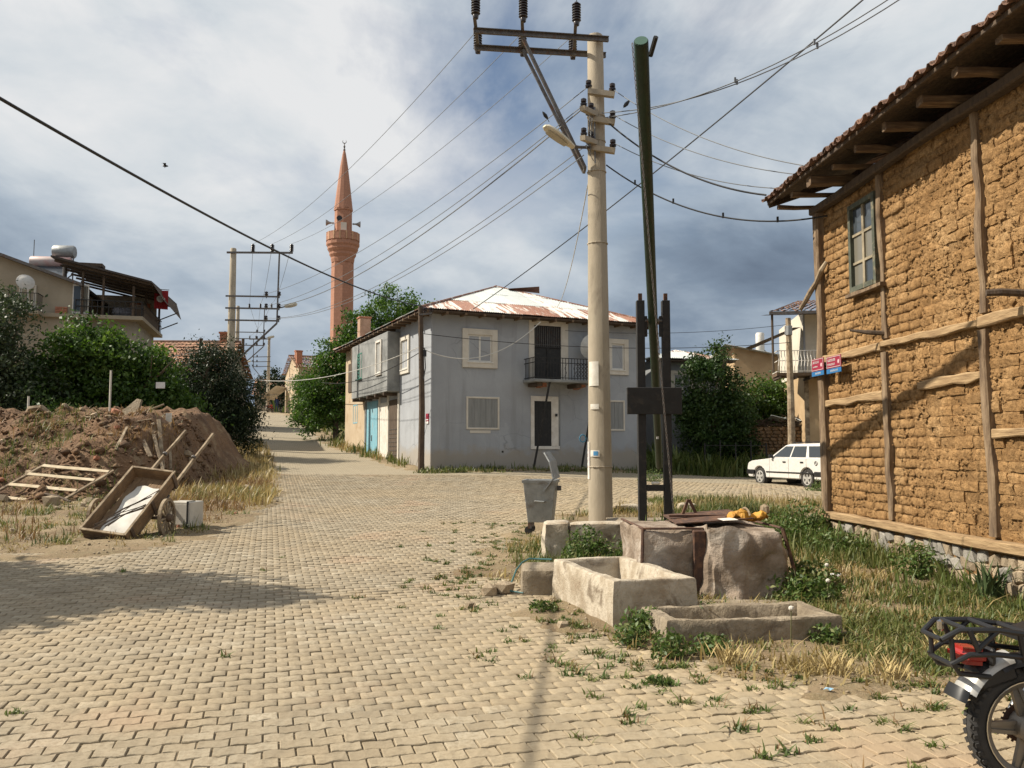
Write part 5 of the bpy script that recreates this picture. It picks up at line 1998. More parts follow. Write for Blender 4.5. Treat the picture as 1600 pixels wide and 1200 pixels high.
line_pole('nearest concrete pole left of the road with many crossarms', (-12.72, 38, Hs(-12.72, 38)), 10.69 - Hs(-12.72, 38), 2.75, 0)
line_pole('second concrete pole behind the dark bush, shorter in view', (-22.92, 70, Hs(-22.92, 70)), 13.46 - Hs(-22.92, 70), 2.9, 0)
line_pole('farthest concrete pole by the awning, arms pointing left', (-27.5, 95, Hs(-27.5, 95)), 14.1 - Hs(-27.5, 95), 2.2, 0, lamp=True, side=-1)
for (u, v0, v1, Y, lb) in ((311, 530, 560, 48, 'short dark post among tiled house bushes'), (377, 530, 600, 62, 'plain dark wooden post left of the road poles')):
    x = (u - 800) / 1320 * Y
    zt = 1.6 + Y * (702 - v0) / 1320
    t = thing('wooden_post', lb, 'post', (x, Y, Hs(x, Y)))
    MB().tube([(0, 0, -.5), (0, 0, zt - Hs(x, Y))], [.14, .11], 7).build('shaft', MAT['wood_dark'], t)

wp = thing('wooden_pole', 'dark leaning wooden pole standing at grey house corner', 'utility pole', (-3.13, 29.15, Hs(-3.13, 29.15)))
MB().tube([(0, 0, -.4), (.02, 0, 2.2), (-.02, 0, 4.2), (-.06, 0, 5.75)], [.115, .105, .095, .085], 9).build('shaft', MAT['wood_dark'], wp)
MB().bar((-.1, -.1, 5.45), (.35, -.1, 5.5), .06).build('hook_arm', MAT['steel'], wp)
pin_insulator('insulator', (.1, -.1, 5.55), wp, 1.4)
pin_insulator('insulator', (.32, -.1, 5.55), wp, 1.4)
mb = MB()
mb.tube([(.1, -.1, 4.3), (.14, -.1, 3.6), (.08, -.1, 3.2)], .02, 5)
mb.box((.12, -.1, 4.1), (.1, .08, .22))
mb.build('junction_box', MAT['black_plastic'], wp)
w2 = thing('wooden_pole', 'grey wooden pole standing behind the white car', 'utility pole', (10.55, 32, Hs(10.55, 32)))
MB().tube([(0, 0, -.3), (.03, 0, 3), (0, 0, 6.15)], [.15, .13, .10], 9).build('shaft', MAT['wood_grey'], w2)
MB().tube([(0, 0, 5.5), (0, -.02, 5.85)], .14, 9).build('metal_band', MAT['galv'], w2)


def catenary(name, label, p0, p1, sag, r, mat, group=None, cat='cable', n=26, clips=0):
    p0, p1 = Vector(p0), Vector(p1)
    pts = []
    for i in range(n + 1):
        t = i / n
        p = p0.lerp(p1, t)
        p.z -= sag * 4 * t * (1 - t)
        pts.append(p)
    mb = MB().tube(pts, r, 5)
    for k in range(clips):
        p = pts[int((k + .7) * n / (clips + .5))]
        mb.box(p + Vector((0, 0, .03)), (.03, .03, .09))
    o = mb.build(name, mat)
    return tag(o, label, cat, group)


def wpt(p):
    return Vector((PX, PY, 0)) + Vector(p)


P1 = Vector((-12.72, 38, 0))
tops = []
PLACE = ('left hand', 'middle', 'right hand')
for kk, (t, q) in enumerate(((.02, .34), (.36, .66), (.75, .98))):
    a = wpt(A0.lerp(A1, t) + Vector((0, .46, .44)))
    b_ = P1 + Vector((2.75 * q, -.14, 10.69 - .22 + .40))
    catenary('power_line', f'{PLACE[kk]} one of three wires from the high crossarm to nearest road pole', a, b_, .55, .0072, MAT['wire'], 'three high voltage wires over the road', 'wire')
    n_ = wpt(A0.lerp(A1, t) + Vector((0, -.53, .62)))
    catenary('power_line', f'{PLACE[kk]} one of three wires leaving the crossarm upward overhead', n_, n_ + Vector((3.2, -27, 1.0)), .9, .0085, MAT['wire'], 'high voltage wires overhead', 'wire')
    c_ = Vector((-22.92, 70, 0)) + Vector((2.9 * q, -.14, 13.46 - .22 + .4))
    catenary('power_line', f'{PLACE[kk]} one of three wires between nearest and second road pole', b_, c_, .6, .010, MAT['wire'], 'high voltage wires between the road poles', 'wire')
    d_ = Vector((-27.5 - 2.2 * q, 95, 14.1 - .22 + .4))
    catenary('power_line', f'{PLACE[kk]} one of three far wires to the last road pole', c_, d_, .5, .012, MAT['wire'], 'far wires between the distant poles', 'wire')
zz1 = 10.69 - .22
k = 0
for za, dz, q, sg in ((8.52, 2.0, .58, .6), (7.95, 2.55, .58, .65), (7.90, 2.55, .79, .7), (7.40, 3.1, .79, .75), (7.0, 3.1, .58, .9)):
    a = wpt((-.13 if k in (0, 3) else -.27, -.22 if k in (0, 3) else -.7, za))
    catenary('low_wire', f'{("first", "second", "third, thicker", "fourth", "lowest")[k]} wire from top among five slack ones between pole arms and road pole', a, P1 + Vector((2.75 * q, -.14, zz1 - dz + .1)), sg, .009 if k != 2 else .014, MAT['wire'], 'low voltage wires to the road pole', 'wire')
    k += 1
catenary('service_cable', 'thick black cable sagging from top left to the grey house corner', (-5.9, -7, 5.25), (-3.1, 29.0, 6.5), .95, .018, MAT['cable'], n=60)
catenary('service_cable', 'straight black cable crossing behind the green lever to house roof', (8.6, 8.0, 10.5), GHO[:1] + (GHO[1], GHO[2]) if False else (-1.4, 30.2, 6.6), .35, .015, MAT['cable'])
EV = Vector((4.2, 13.3, 5.62))
for k, (za, dz, sg) in enumerate(((8.45, .55, .22), (7.95, .25, .2), (7.4, .0, .2))):
    catenary('low_wire', f'{("upper", "middle", "lower")[k]} of three thin wires from pole side arms to mud brick eaves', wpt((.32, -.26, za)), Vector((4.25 + .05 * k, 13.3 - (1.3, .9, .2)[k], 5.69)), sg, .008, MAT['wire'], 'wires from the pole to the mud brick house', 'wire')
catenary('twisted_cable', 'thick twisted cable drooping from pole to mud house eaves', wpt((.2, -.2, 7.85)), (4.05, 13.2, 5.62), .28, .016, MAT['cable'])
catenary('twisted_cable', 'lower clipped black cable from pole to mud house window', wpt((.2, -.2, 6.98)), (4.9, 12.9, 5.2), .45, .014, MAT['cable'], clips=4)
for k in range(2):
    catenary('clipped_cable', f'{("upper", "lower")[k]} strand of pale twin cable with clips rising past the lever', wpt((.12, -.2, 7.9 + .1 * k)), (8.5 + .1 * k, 10.0, 10.3), .95 + .12 * k, .010, MAT['wire'], 'twin clipped cable', clips=5)
catenary('house_wire', 'white wire slung across the grey house front window', (-3.05, 29.05, 5.0), (1.05, 31.0, 6.25), .75, .016, MAT['wire_white'])
catenary('house_wire', 'white wire running left from the house corner pole', (-3.2, 29.1, 5.1), (-13.5, 36.0, 5.1), .9, .014, MAT['wire_white'])
catenary('house_wire', 'dark wire lower left along the grey house bay', (-3.2, 29.1, 4.9), (-9.6, 42.5, 4.9), .4, .014, MAT['cable'])
catenary('street_wire', 'long dark level wire across the grey house front', (-3.1, 29.05, 5.55), (10.55, 31.9, 5.6), .35, .012, MAT['cable'])
catenary('street_wire', 'thin dark wire between right wooden pole and annex', (10.5, 32, 6.3), (2.0, 31.5, 6.0), .2, .009, MAT['cable'])
catenary('roof_wire', 'thin pale wire from concrete pole down to tin roof', wpt((-.1, -.2, 6.9)), (1.75, 32.8, 7.1), .5, .011, MAT['wire_white'])
catenary('roof_wire', 'thin dark wire from pole to right roof chimney', wpt((.12, .1, 6.8)), (3.1, 33.6, 7.0), 1.5, .009, MAT['cable'])
catenary('garden_wire', 'thin pale wire low across the left walnut trees', (-22, 27, 4.0), (-12.7, 37.8, 6.2), .5, .014, MAT['wire_white'])


def bird(name, label, loc, rz, flying=False, s=1.0):
    t = thing(name, label, 'bird', loc, rz)
    MB().lathe([(0, -.09 * s), (.025 * s, -.06 * s), (.04 * s, 0), (.03 * s, .05 * s), (.022 * s, .075 * s), (.0, .11 * s)], (0, 0, .06 * s), 'x', 8, rot=None if flying else (0, R(-50), 0)).build('body', MAT['black_plastic'], t, smooth=True)
    if flying:
        for q in (-1, 1):
            MB().add([(.03 * s, 0, .07 * s), (-.03 * s, 0, .07 * s), (-.05 * s, q * .12 * s, .12 * s), (.05 * s, q * .10 * s, .13 * s), (-.07 * s, q * .24 * s, .06 * s)], [(0, 1, 2, 3), (3, 2, 4)]).build('wing', MAT['black_plastic'], t)
    else:
        MB().add([(-.03 * s, -.012 * s, .03 * s), (-.03 * s, .012 * s, .03 * s), (-.08 * s, .014 * s, -.06 * s), (-.08 * s, -.014 * s, -.06 * s)], [(0, 1, 2, 3)]).build('tail', MAT['black_plastic'], t)
    return t


bird('bird', 'small dark bird flying in the sky at left', (-12.6, 30, 11.75), R(10), True, 1.1)
bird('bird', 'dark bird perched on the wire left of the pole', wpt((-.92, .75, 8.27)), R(200))
for k, (x, z) in enumerate(((.55, 8.15), (.95, 8.0))):
    t = bird('bird', f'tiny dark bird on wires right of pole, the {("nearer", "farther")[k]} one from it', wpt((x, -.5, z - .16)), R(40 * k))
    t['group'] = 'birds on the right hand wires'

# ------------------------------------------------------------------ well with lever frame
LT, LB = Vector((1.47, 9.3, 6.22)), Vector((3.19, 18.4, 1.20))
wl_ = thing('well_gantry', 'black steel twin post well frame with cross plate', 'well frame', (2.34, 13.9, .42), 0)
for x in (-.21, .21):
    # hollow channel: web plus two flanges
    mb = MB().b2(x - .065, x + .065, -.06, -.045, -.1, 3.62).b2(x - .065, x - .05, -.045, .07, -.1, 3.62).b2(x + .05, x + .065, -.045, .07, -.1, 3.62)
    mb.build('post', MAT['black_paint'], wl_, bevel=.004)
    MB().b2(x - .03, x + .03, -.03, .03, 3.62, 3.74).build('post_tip', MAT['rust'], wl_)
MB().b2(-.46, .44, -.11, -.062, 1.73, 2.17).build('cross_plate', MAT['black_paint'], wl_, bevel=.008)
MB().b2(-.145, .145, -.05, .05, .48, .58).build('lower_rail', MAT['black_paint'], wl_, bevel=.005)
MB().b2(-.145, -.10, -.04, .04, 3.02, 3.36).b2(.10, .145, -.04, .04, 3.02, 3.36).build('pivot_cheek', MAT['black_paint'], wl_, bevel=.004)
MB().lathe([(.045, -.22), (.045, .22)], (0, 0, 3.28), 'x', 10).build('pivot_axle', MAT['steel'], wl_)
MB().b2(-.06, .08, -.06, .06, .582, .63).build('rag', paper, wl_, bevel=.02)

lv = thing('well_lever', 'long dark green steel lever pole tilted up towards viewer', 'well lever', LB, 0)
d = LT - LB
mb = MB().tube([Vector((0, 0, 0)), d * .5, d], [.072, .078, .083], 16)
mb.build('pole', MAT['green_paint'], lv, smooth=True)
ax = d.normalized()
cp = d
MB().tube([cp + ax * .002, cp + ax * .012], .076, 16).build('end_cap', flat('pale green cap', (.06, .12, .09), .5), lv)
MB().tube([cp - ax * .25 + Vector((.10, 0, .05)), cp - ax * .02 + Vector((.17, 0, .07))], .03, 6).build('end_lug', MAT['black_paint'], lv)
MB().b2(-.02, .02, -.02, .02, 0, .2).build('white_mark', MAT['white_flat'], lv).location = d * .13 + Vector((-.02, -.10, -.07))
# chain from the lever tip down to the well mouth
ch = thing('chain', 'long steel chain running from lever tip down to the well lid', 'chain', (0, 0, 0))
pts = [LT + Vector((-.095, .02, -.02)), LT.lerp(LB, .12) + Vector((-.13, -.05, -.05)), Vector((1.60, 10.6, 4.4)), Vector((1.76, 11.6, 2.9)), Vector((1.92, 11.9, 1.7)), Vector((1.96, 10.6, .86))]
# a nearly straight hang with a little slack
pts = [LT + Vector((-.10, 0, -.02))]
end = Vector((1.93, 10.15, .80))
for i in range(1, 9):
    t = i / 8
    p = pts[0].lerp(end, t)
    p.z -= .10 * 4 * t * (1 - t)
    pts.append(p)
L = sum((pts[i + 1] - pts[i]).length for i in range(len(pts) - 1))
nlk = int(L / .052)
lm = bpy.data.meshes.new('link')
mb = MB().tube([(.011 * math.cos(a), 0, .028 * math.sin(a)) for a in np.linspace(0, 2 * math.pi, 9)[:-1]], .0045, 5, closed=True)
lm.from_pydata(mb.v, [], mb.f)
lm.materials.append(MAT['steel'])
seg = 0
acc = [0]
for i in range(len(pts) - 1):
    acc.append(acc[-1] + (pts[i + 1] - pts[i]).length)
for i in range(nlk):
    s_ = (i + .5) * L / nlk
    while seg < len(pts) - 2 and acc[seg + 1] < s_:
        seg += 1
    dv = pts[seg + 1] - pts[seg]
    p = pts[seg] + dv.normalized() * (s_ - acc[seg])
    o = bpy.data.objects.new('link', lm)
    C.objects.link(o)
    q = dv.to_track_quat('Z', 'Y').to_euler()
    q.rotate_axis('Z', R(90) * (i % 2) + .4)
    o.location = p
    o.rotation_euler = q
    o.parent = ch


def rough_block(name, cx_, cy_, w, d, z0, z1, mat, parent, seed, amp=.05, taper=.0, n=10):
    """quarried block: subdivided box pushed in and out by noise"""
    vs, fs, idx = [], [], {}

    def vid(i, j, k):
        key = (i, j, k)
        if key not in idx:
            x, y, z = (i / n - .5), (j / n - .5), k / n
            sx = 1 + taper * (1 - z)
            # rounded edges
            ex = max(abs(x), abs(y)) * 2
            p = Vector((x * w * sx, y * d * sx, z0 + (z1 - z0) * z))
            nv = mnoise.noise_vector(p * 2.2 + Vector((seed * 3.1, 0, seed))) * amp + mnoise.noise_vector(p * 6 + Vector((seed, 5, 0))) * amp * .4
            cr = sum(1 for q in (abs(x) > .49, abs(y) > .49, z > .99) if q)
            if cr >= 2:
                p = Vector((p.x * .965, p.y * .965, p.z - .02))
            if k == n:
                nv = Vector((nv.x, nv.y, nv.z * .35))
            idx[key] = len(vs)
            vs.append(p + nv + Vector((cx_, cy_, 0)))
        return idx[key]
    for a in range(n):
        for b_ in range(n):
            fs.append((vid(a, 0, b_), vid(a + 1, 0, b_), vid(a + 1, 0, b_ + 1), vid(a, 0, b_ + 1)))
            fs.append((vid(a, n, b_), vid(a, n, b_ + 1), vid(a + 1, n, b_ + 1), vid(a + 1, n, b_)))
            fs.append((vid(0, a, b_), vid(0, a, b_ + 1), vid(0, a + 1, b_ + 1), vid(0, a + 1, b_)))
            fs.append((vid(n, a, b_), vid(n, a + 1, b_), vid(n, a + 1, b_ + 1), vid(n, a, b_ + 1)))
            fs.append((vid(a, b_, n), vid(a + 1, b_, n), vid(a + 1, b_ + 1, n), vid(a, b_ + 1, n)))
    return MB().add(vs, fs).build(name, mat, parent, smooth=True)


wh = thing('stone_well', 'massive rough stone well head with rusty iron bands', 'well', (2.05, 9.55, 0), R(3))
rough_block('stone_block', -.46, .0, .54, 1.25, -.1, .75, MAT['well_stone'], wh, 2, .075, .06, 22)
rough_block('stone_block', .34, -.08, .82, 1.40, -.1, .745, MAT['well_stone'], wh, 5, .115, .18, 26)
MB().b2(-.205, -.075, -.69, .6, -.05, .745).build('iron_band', MAT['rust'], wh, bevel=.01)
for x0, x1, ya, yb in ((-.73, -.08, -.635, -.60), (-.73, -.70, -.60, .62), (.74, .77, -.60, .62)):
    MB().b2(x0, x1, ya, yb, .75, .772).build('iron_rim', MAT['rust'], wh, bevel=.006)
MB().tube([(.76, -.62, .76), (.82, -.66, .5), (.88, -.7, .2), (.92, -.72, 0)], .02, 6).build('iron_strap', MAT['rust'], wh)
MB().tube([(-.72, -.62, .76), (-.74, -.66, .45), (-.75, -.68, .3)], .018, 6).build('iron_strap', MAT['rust'], wh)
lid = thing('iron_sheet', 'dark rusty iron lid sheet lying tilted on well head', 'lid', (2.20, 9.62, .79), R(4))
vs = [(-.46, -.40, .0), (.42, -.34, .05), (.38, .42, .09), (-.40, .42, .03)]
MB().add(vs + [(x, y, z - .012) for x, y, z in vs], [(0, 1, 2, 3), (7, 6, 5, 4), (0, 4, 5, 1), (1, 5, 6, 2), (2, 6, 7, 3), (3, 7, 4, 0)]).build('sheet', MAT['rust'], lid)
MB().b2(-.44, .4, -.03, .03, .035, .06).build('stiffener', MAT['rust'], lid)
MB().add([(.05, -.42, .028), (.22, -.42, .035), (.2, -.28, .05), (.02, -.3, .04)], [(0, 1, 2, 3)]).build('paper_scrap', paper, lid)
tri = thing('iron_bracket', 'rusty triangular iron bracket standing on well head', 'bracket', (2.06, 9.95, .76), R(8))
MB().bar((-.10, 0, 0), (.0, 0, .24), .03).bar((.13, 0, 0), (.01, 0, .24), .03).bar((-.12, -.1, .01), (.15, .12, .01), .025).build('frame', MAT['rust'], tri)
yc = thing('yellow_cloth', 'crumpled yellow tarpaulin bundle on the iron lid', 'cloth', (2.58, 9.42, .84), R(5))
vs, fs = [], []
nu, nv_ = 34, 20
for i in range(nu):
    for j in range(nv_):
        a = 2 * math.pi * j / nv_
        x = (i / (nu - 1) - .5) * .48
        w = max(.02, (.075 + .022 * math.sin(i * .55)) * (1 - abs(x / .25) ** 4))
        p = Vector((x, math.cos(a) * w * 1.25, math.sin(a) * w * .75 if math.sin(a) > 0 else math.sin(a) * .03))
        p += mnoise.noise_vector(p * 7) * .04 + mnoise.noise_vector(p * 22) * .02
        vs.append(p)
for i in range(nu - 1):
    for j in range(nv_):
        fs.append((i * nv_ + j, i * nv_ + (j + 1) % nv_, (i + 1) * nv_ + (j + 1) % nv_, (i + 1) * nv_ + j))
MB().add(vs, fs).build('bundle', M('yellow tarpaulin', (.50, .26, .03), (.36, .17, .02), 9, .3, 20, .7), yc)
MB().tube([(-.02 + .01 * k, .11 * math.cos(k), .02 + .08 * abs(math.sin(k))) for k in np.linspace(0, 3.1, 8)], .012, 5).build('tie', MAT['wood_grey'], yc)
MB().lathe([(0, -.06), (.06, -.03), (.05, .04), (0, .07)], (.26, .1, .07), n=8).build('knot', MAT['wood_grey'], yc)

# troughs
TD = Vector((-.277, .96, 0))


def trough(name, label, loc, rz, w, l, h, t, mat, depth, z0=-.12, seed=1, amp=.008):
    o = thing(name, label, 'trough', loc, rz)
    # outer shell, rim and inner basin as one casting with uneven edges
    vs, fs = [], []

    def ring(x0, x1, y0, y1, z, nx, ny):
        k = len(vs)
        pts = [(x0 + (x1 - x0) * i / nx, y0) for i in range(nx)] + [(x1, y0 + (y1 - y0) * i / ny) for i in range(ny)] + \
              [(x1 - (x1 - x0) * i / nx, y1) for i in range(nx)] + [(x0, y1 - (y1 - y0) * i / ny) for i in range(ny)]
        for x, y in pts:
            nv = mnoise.noise_vector(Vector((x * 3 + seed, y * 3, z * 5))) * amp * 1.6 + mnoise.noise_vector(Vector((x * 14 + seed, y * 14, z * 14))) * amp
            vs.append((x + nv.x, y + nv.y, z + nv.z * .8))
        return k, len(pts)
    nx, ny = max(6, int(w / .06)), max(6, int(l / .06))
    rs = [ring(-.012, w + .012, -.012, l + .012, z0, nx, ny), ring(-.006, w + .006, -.006, l + .006, h * .35, nx, ny), ring(0, w, 0, l, h * .7, nx, ny), ring(.004, w - .004, .004, l - .004, h - .015, nx, ny),
          ring(.014, w - .014, .014, l - .014, h, nx, ny), ring(t - .01, w - t + .01, t - .01, l - t + .01, h, nx, ny),
          ring(t + .004, w - t - .004, t + .004, l - t - .004, h - .02, nx, ny), ring(t + .03, w - t - .03, t + .03, l - t - .03, h - depth, nx, ny)]
    for (a, n), (b_, _) in zip(rs[:-1], rs[1:]):
        for i in range(n):
            j = (i + 1) % n
            fs.append((a + i, a + j, b_ + j, b_ + i))
    a, n = rs[-1]
    fs.append(tuple(a + i for i in range(n)))
    MB().add(vs, fs).build('basin', mat, o, smooth=True)
    return o


rzT = math.atan2(.277, .96)
trough('water_trough', 'larger higher limewashed concrete water trough beside the well', (.90, 7.62, 0), rzT, .83, 1.64, .415, .105, MAT['concrete_white'], .27, seed=4)
rough_block('trough_footing', .32, 9.55, .42, .62, -.1, .30, MAT['concrete'], None, 9, .02, .05, 8)
tag(bpy.data.objects['trough_footing'], 'small pale concrete slab adjoining the big trough end', 'slab')
trough('water_trough', 'lower long concrete trough nearest to the camera', (1.24, 6.86, 0), R(8.6), 1.50, .70, .215, .105, MAT['concrete'], .13, seed=8, amp=.013)
rough_block('ledge_stone', 2.15, 8.25, 1.2, .7, -.1, .10, MAT['concrete'], None, 14, .02, .1, 8)
tag(bpy.data.objects['ledge_stone'], 'flat sandy stone ledge between well and lower trough', 'ledge')
rough_block('kerb_stone', .62, 11.75, .34, .42, .0, .60, MAT['concrete_white'], None, 21, .06, .15, 9)
tag(bpy.data.objects['kerb_stone'], 'pale rounded boulder at the left end of low wall', 'boulder')
rough_block('low_wall', 1.28, 11.75, .98, .34, .0, .58, MAT['concrete_white'], None, 25, .04, .08, 9)
tag(bpy.data.objects['low_wall'], 'low weathered concrete wall behind green weeds by the pole', 'wall')
rough_block('frame_base', 2.35, 13.6, 1.5, 2.4, .0, .42, MAT['concrete'], None, 31, .02, .03, 8)
tag(bpy.data.objects['frame_base'], 'concrete pad under the black well frame', 'pad')
MB().tube([(.12, 9.2, .05), (-.05, 9.3, .06), (.0, 9.55, .12), (.05, 9.75, .22), (.12, 9.84, .29), (.2, 9.85, .33), (.45, 9.7, .34)], .010, 6).build('garden_hose', flat('teal hose', (.035, .11, .11), .6))
tag(bpy.data.objects['garden_hose'], 'teal hose curling behind the trough end slab', 'hose')
for k, (x, y, s_) in enumerate(((-.25, 9.25, .10), (-.08, 9.35, .11), (-.42, 8.6, .05), (.45, 7.6, .06), (.25, 8.3, .045))):
    o = bpy.data.objects.new('loose_brick' if k < 2 else 'loose_stone', random.choice(svars))
    C.objects.link(o)
    o.location = (x, y, Hs(x, y) + s_ * .5)
    o.scale = (s_ * 2, s_, s_ * .75)
    o.rotation_euler = (0, 0, k * 1.1)
    tag(o, ['brown broken block left of the trough slab', 'second brown block touching the trough slab grass', 'small stone on paving left of troughs', 'pale stone chip beside big trough base', 'little stone on the paving edge'][k], 'block' if k < 2 else 'stone')
# ------------------------------------------------------------------ handcart tipped on its front end
hc = thing('handcart', 'tipped wooden handcart with white sheet inside and spoked wheel', 'cart', (-6.44, 13.58, .12), 0)
A_ = Vector((.27, 1.06, .88)).normalized()
W2 = Vector((1, -.03, 0)).normalized()
N_ = W2.cross(A_).normalized()
W2 = A_.cross(N_).normalized()
CM = Matrix((W2, A_, N_)).transposed()


def cp3(w, a, n):
    return CM @ Vector((w, a, n))


def cbox(mb, w0, w1, a0, a1, n0, n1):
    return mb.box(CM @ Vector(((w0 + w1) / 2, (a0 + a1) / 2, (n0 + n1) / 2)), (w1 - w0, a1 - a0, n1 - n0), CM)


BW, BL, BHH = .39, 1.50, .21
cart_out = M('dark cart board', (.13, .09, .06), (.075, .05, .034), 4, .5, 14, .9)
cart_in = M('brown cart board', (.26, .17, .09), (.16, .10, .055), 4, .5, 14, .9)
k = 0
for i in range(6):
    w0 = -BW + .03 + i * (2 * BW - .06) / 6
    cbox(MB(), w0 + .003, w0 + (2 * BW - .06) / 6 - .003, .02, BL - .02, 0, .018).build('floor_board', cart_in, hc)
for s_ in (-1, 1):
    for q in range(2):
        mb = cbox(MB(), s_ * BW - .014, s_ * BW + .014, 0, BL, .005 + q * .105, .105 + q * .102)
        mb.build('side_board', cart_in, hc, bevel=.004)
    for a in (.1, .72, 1.38):
        cbox(MB(), s_ * BW + s_ * .014 - .012 + s_ * .012, s_ * BW + s_ * .014 + .012 + s_ * .012, a, a + .06, -.06, .22).build('side_cleat', cart_out, hc)
for a in (0, BL):
    for q in range(2):
        cbox(MB(), -BW + .014, BW - .014, a - .012, a + .012, .005 + q * .105, .105 + q * .102).build('end_board', cart_in if a > 1 else cart_out, hc, bevel=.004)
for (w0, w1, a0, a1) in ((-BW - .02, -BW + .02, -.02, BL + .02), (BW - .02, BW + .02, -.02, BL + .02), (-BW, BW, BL - .015, BL + .02), (-BW, BW, -.03, .01)):
    cbox(MB(), w0, w1, a0, a1, .213, .235).build('top_rail', MAT['wood_grey'], hc)
for s_ in (-.27, .29):
    MB().timber(cp3(s_ * 1.2, -.0, -.05), cp3(s_, 2.95, -.10), .05, .055, 8, .004, seed=3).build('handle_shaft', MAT['wood_grey'], hc)
    MB().tube([cp3(s_, 2.2, -.06), cp3(s_, 2.24, -.06)], .042, 8).build('shaft_ring', MAT['steel'], hc)
for a in (.25, .8, 1.35):
    cbox(MB(), -BW, BW, a, a + .07, -.06, -.002).build('cross_member', cart_out, hc)
vs, fs = [], []
nw, na = 9, 14
for j in range(na):
    for i in range(nw):
        w = (-.26 + .52 * i / (nw - 1)) + .05 + .02 * math.sin(j * 1.1)
        a = .04 + 1.18 * j / (na - 1) + .03 * math.sin(i * .9)
        n = .062 + .022 * math.sin(j * .9 + i * .5) + .03 * max(0, w - .25) * 4
        vs.append(cp3(w, a, n))
fs = [(j * nw + i, j * nw + i + 1, (j + 1) * nw + i + 1, (j + 1) * nw + i) for j in range(na - 1) for i in range(nw - 1)]
WSH = M('white plastic sheet', (.62, .60, .55), (.50, .475, .42), 3, .2, 9, .75)
sht = MB().add(vs, fs).build('white_sheet', WSH, None, smooth=True)
sht.location = hc.location
tag(sht, 'white sheet lying inside the tipped handcart', 'sheet')
stk = thing('stick_bundle', 'thin dry sticks lying across white sheet in the handcart', 'sticks', hc.location)
for k in range(9):
    r_ = random.Random(k)
    p0 = cp3(-.25 + .3 * r_.random(), .0 + .1 * r_.random(), .25)
    p1 = cp3(.30 + .12 * r_.random(), .55 + .5 * r_.random(), .2 + .06 * r_.random())
    MB().tube([p0, p0.lerp(p1, .5) + Vector((0, 0, .03)), p1], .007, 5).build('stick', MAT['wood_dark'], stk)
# axle and wheel
AX = cp3(.0, .62, -.22)
AX = Vector((AX.x, AX.y, .325))
for s_ in (-1, 1):
    wc = AX + Vector((s_ * .58, -.02, 0))
    wheel = MB().lathe([(.30, -.022), (.325, -.024), (.325, .024), (.30, .022)], wc, 'x', 28).add([], [])
    # closed rim ring
    mb = MB()
    vs, fs = [], []
    for j in range(28):
        a = 2 * math.pi * j / 28
        for r_, x in ((.275, -.024), (.325, -.024), (.325, .024), (.275, .024)):
            vs.append(wc + Vector((x, r_ * math.cos(a), r_ * math.sin(a))))
    for j in range(28):
        for q in range(4):
            b0, b1 = j * 4, ((j + 1) % 28) * 4
            fs.append((b0 + q, b0 + (q + 1) % 4, b1 + (q + 1) % 4, b1 + q))
    wh_ = mb.add(vs, fs).build('wheel', MAT['wood_grey'], hc)
    vs = [(v_[0], wc.y + (v_[1] - wc.y) * 1.012, wc.z + (v_[2] - wc.z) * 1.012) for v_ in vs]
    MB().lathe([(.060, -.09), (.07, -.05), (.07, .05), (.05, .09)], wc, 'x', 12).build('hub', cart_out, wh_)
    for q in range(12):
        a = 2 * math.pi * q / 12 + .1
        MB().bar(wc + Vector((0, .05 * math.cos(a), .05 * math.sin(a))), wc + Vector((0, .29 * math.cos(a), .29 * math.sin(a))), .024, .03, up=(1, 0, 0)).build('spoke', MAT['wood_grey'], wh_)
MB().bar(AX + Vector((-.6, -.02, 0)), AX + Vector((.6, -.02, 0)), .05).build('axle', cart_out, hc)
for s_ in (-.25, .25):
    MB().bar(AX + Vector((s_, 0, 0)), cp3(s_, .66, -.02), .06).build('axle_block', cart_out, hc)
MB().bar(AX + Vector((.42, .0, .05)), cp3(.40, 1.2, -.03), .025).build('iron_stay', MAT['steel'], hc)

wb = thing('white_box', 'white boxy appliance casing standing behind the cart wheel', 'box', (-5.75, 15.0, gz(-5.75, 15.0) + .0), R(-14))
MB().b2(-.23, .23, -.2, .2, .0, .44).build('casing', M('dull white casing', (.58, .55, .48), (.46, .43, .37), 3, .05), wb, bevel=.012)
MB().b2(-.21, .21, -.208, -.2, .05, .39).build('front_panel', M('dull white panel', (.54, .51, .45), (.44, .41, .35), 3, .05), wb)
MB().b2(.17, .20, -.215, .0, .0, .45).build('strap', MAT['black_plastic'], wb)

# wooden slatted frame leaning on the heap
wf_ = thing('slatted_frame', 'pale wooden bed frame with slats lying on the dirt heap', 'frame', (-12.05, 19.35, top_z(-12.05, 19.35) - .05), 0)
e1, e2 = Vector((1, -.12, -.08)).normalized(), Vector((.50, .62, .46)).normalized()
nrm = e1.cross(e2).normalized()
for a in (0, 1.75):
    MB().timber(e1 * a, e1 * a + e2 * 1.55, .075, .05, 5, .005, up=nrm, seed=int(a)).build('side_rail', MAT['wood_grey'], wf_)
pale = M('pale slat', (.56, .47, .33), (.42, .34, .22), 5, .4, 14)
for b_ in (.12, .62, 1.08, 1.46):
    MB().timber(e1 * .03 + e2 * b_ + nrm * .03, e1 * 1.72 + e2 * b_ + nrm * .03, .09, .022, 4, .005, up=nrm, seed=int(b_ * 9)).build('slat', pale, wf_)

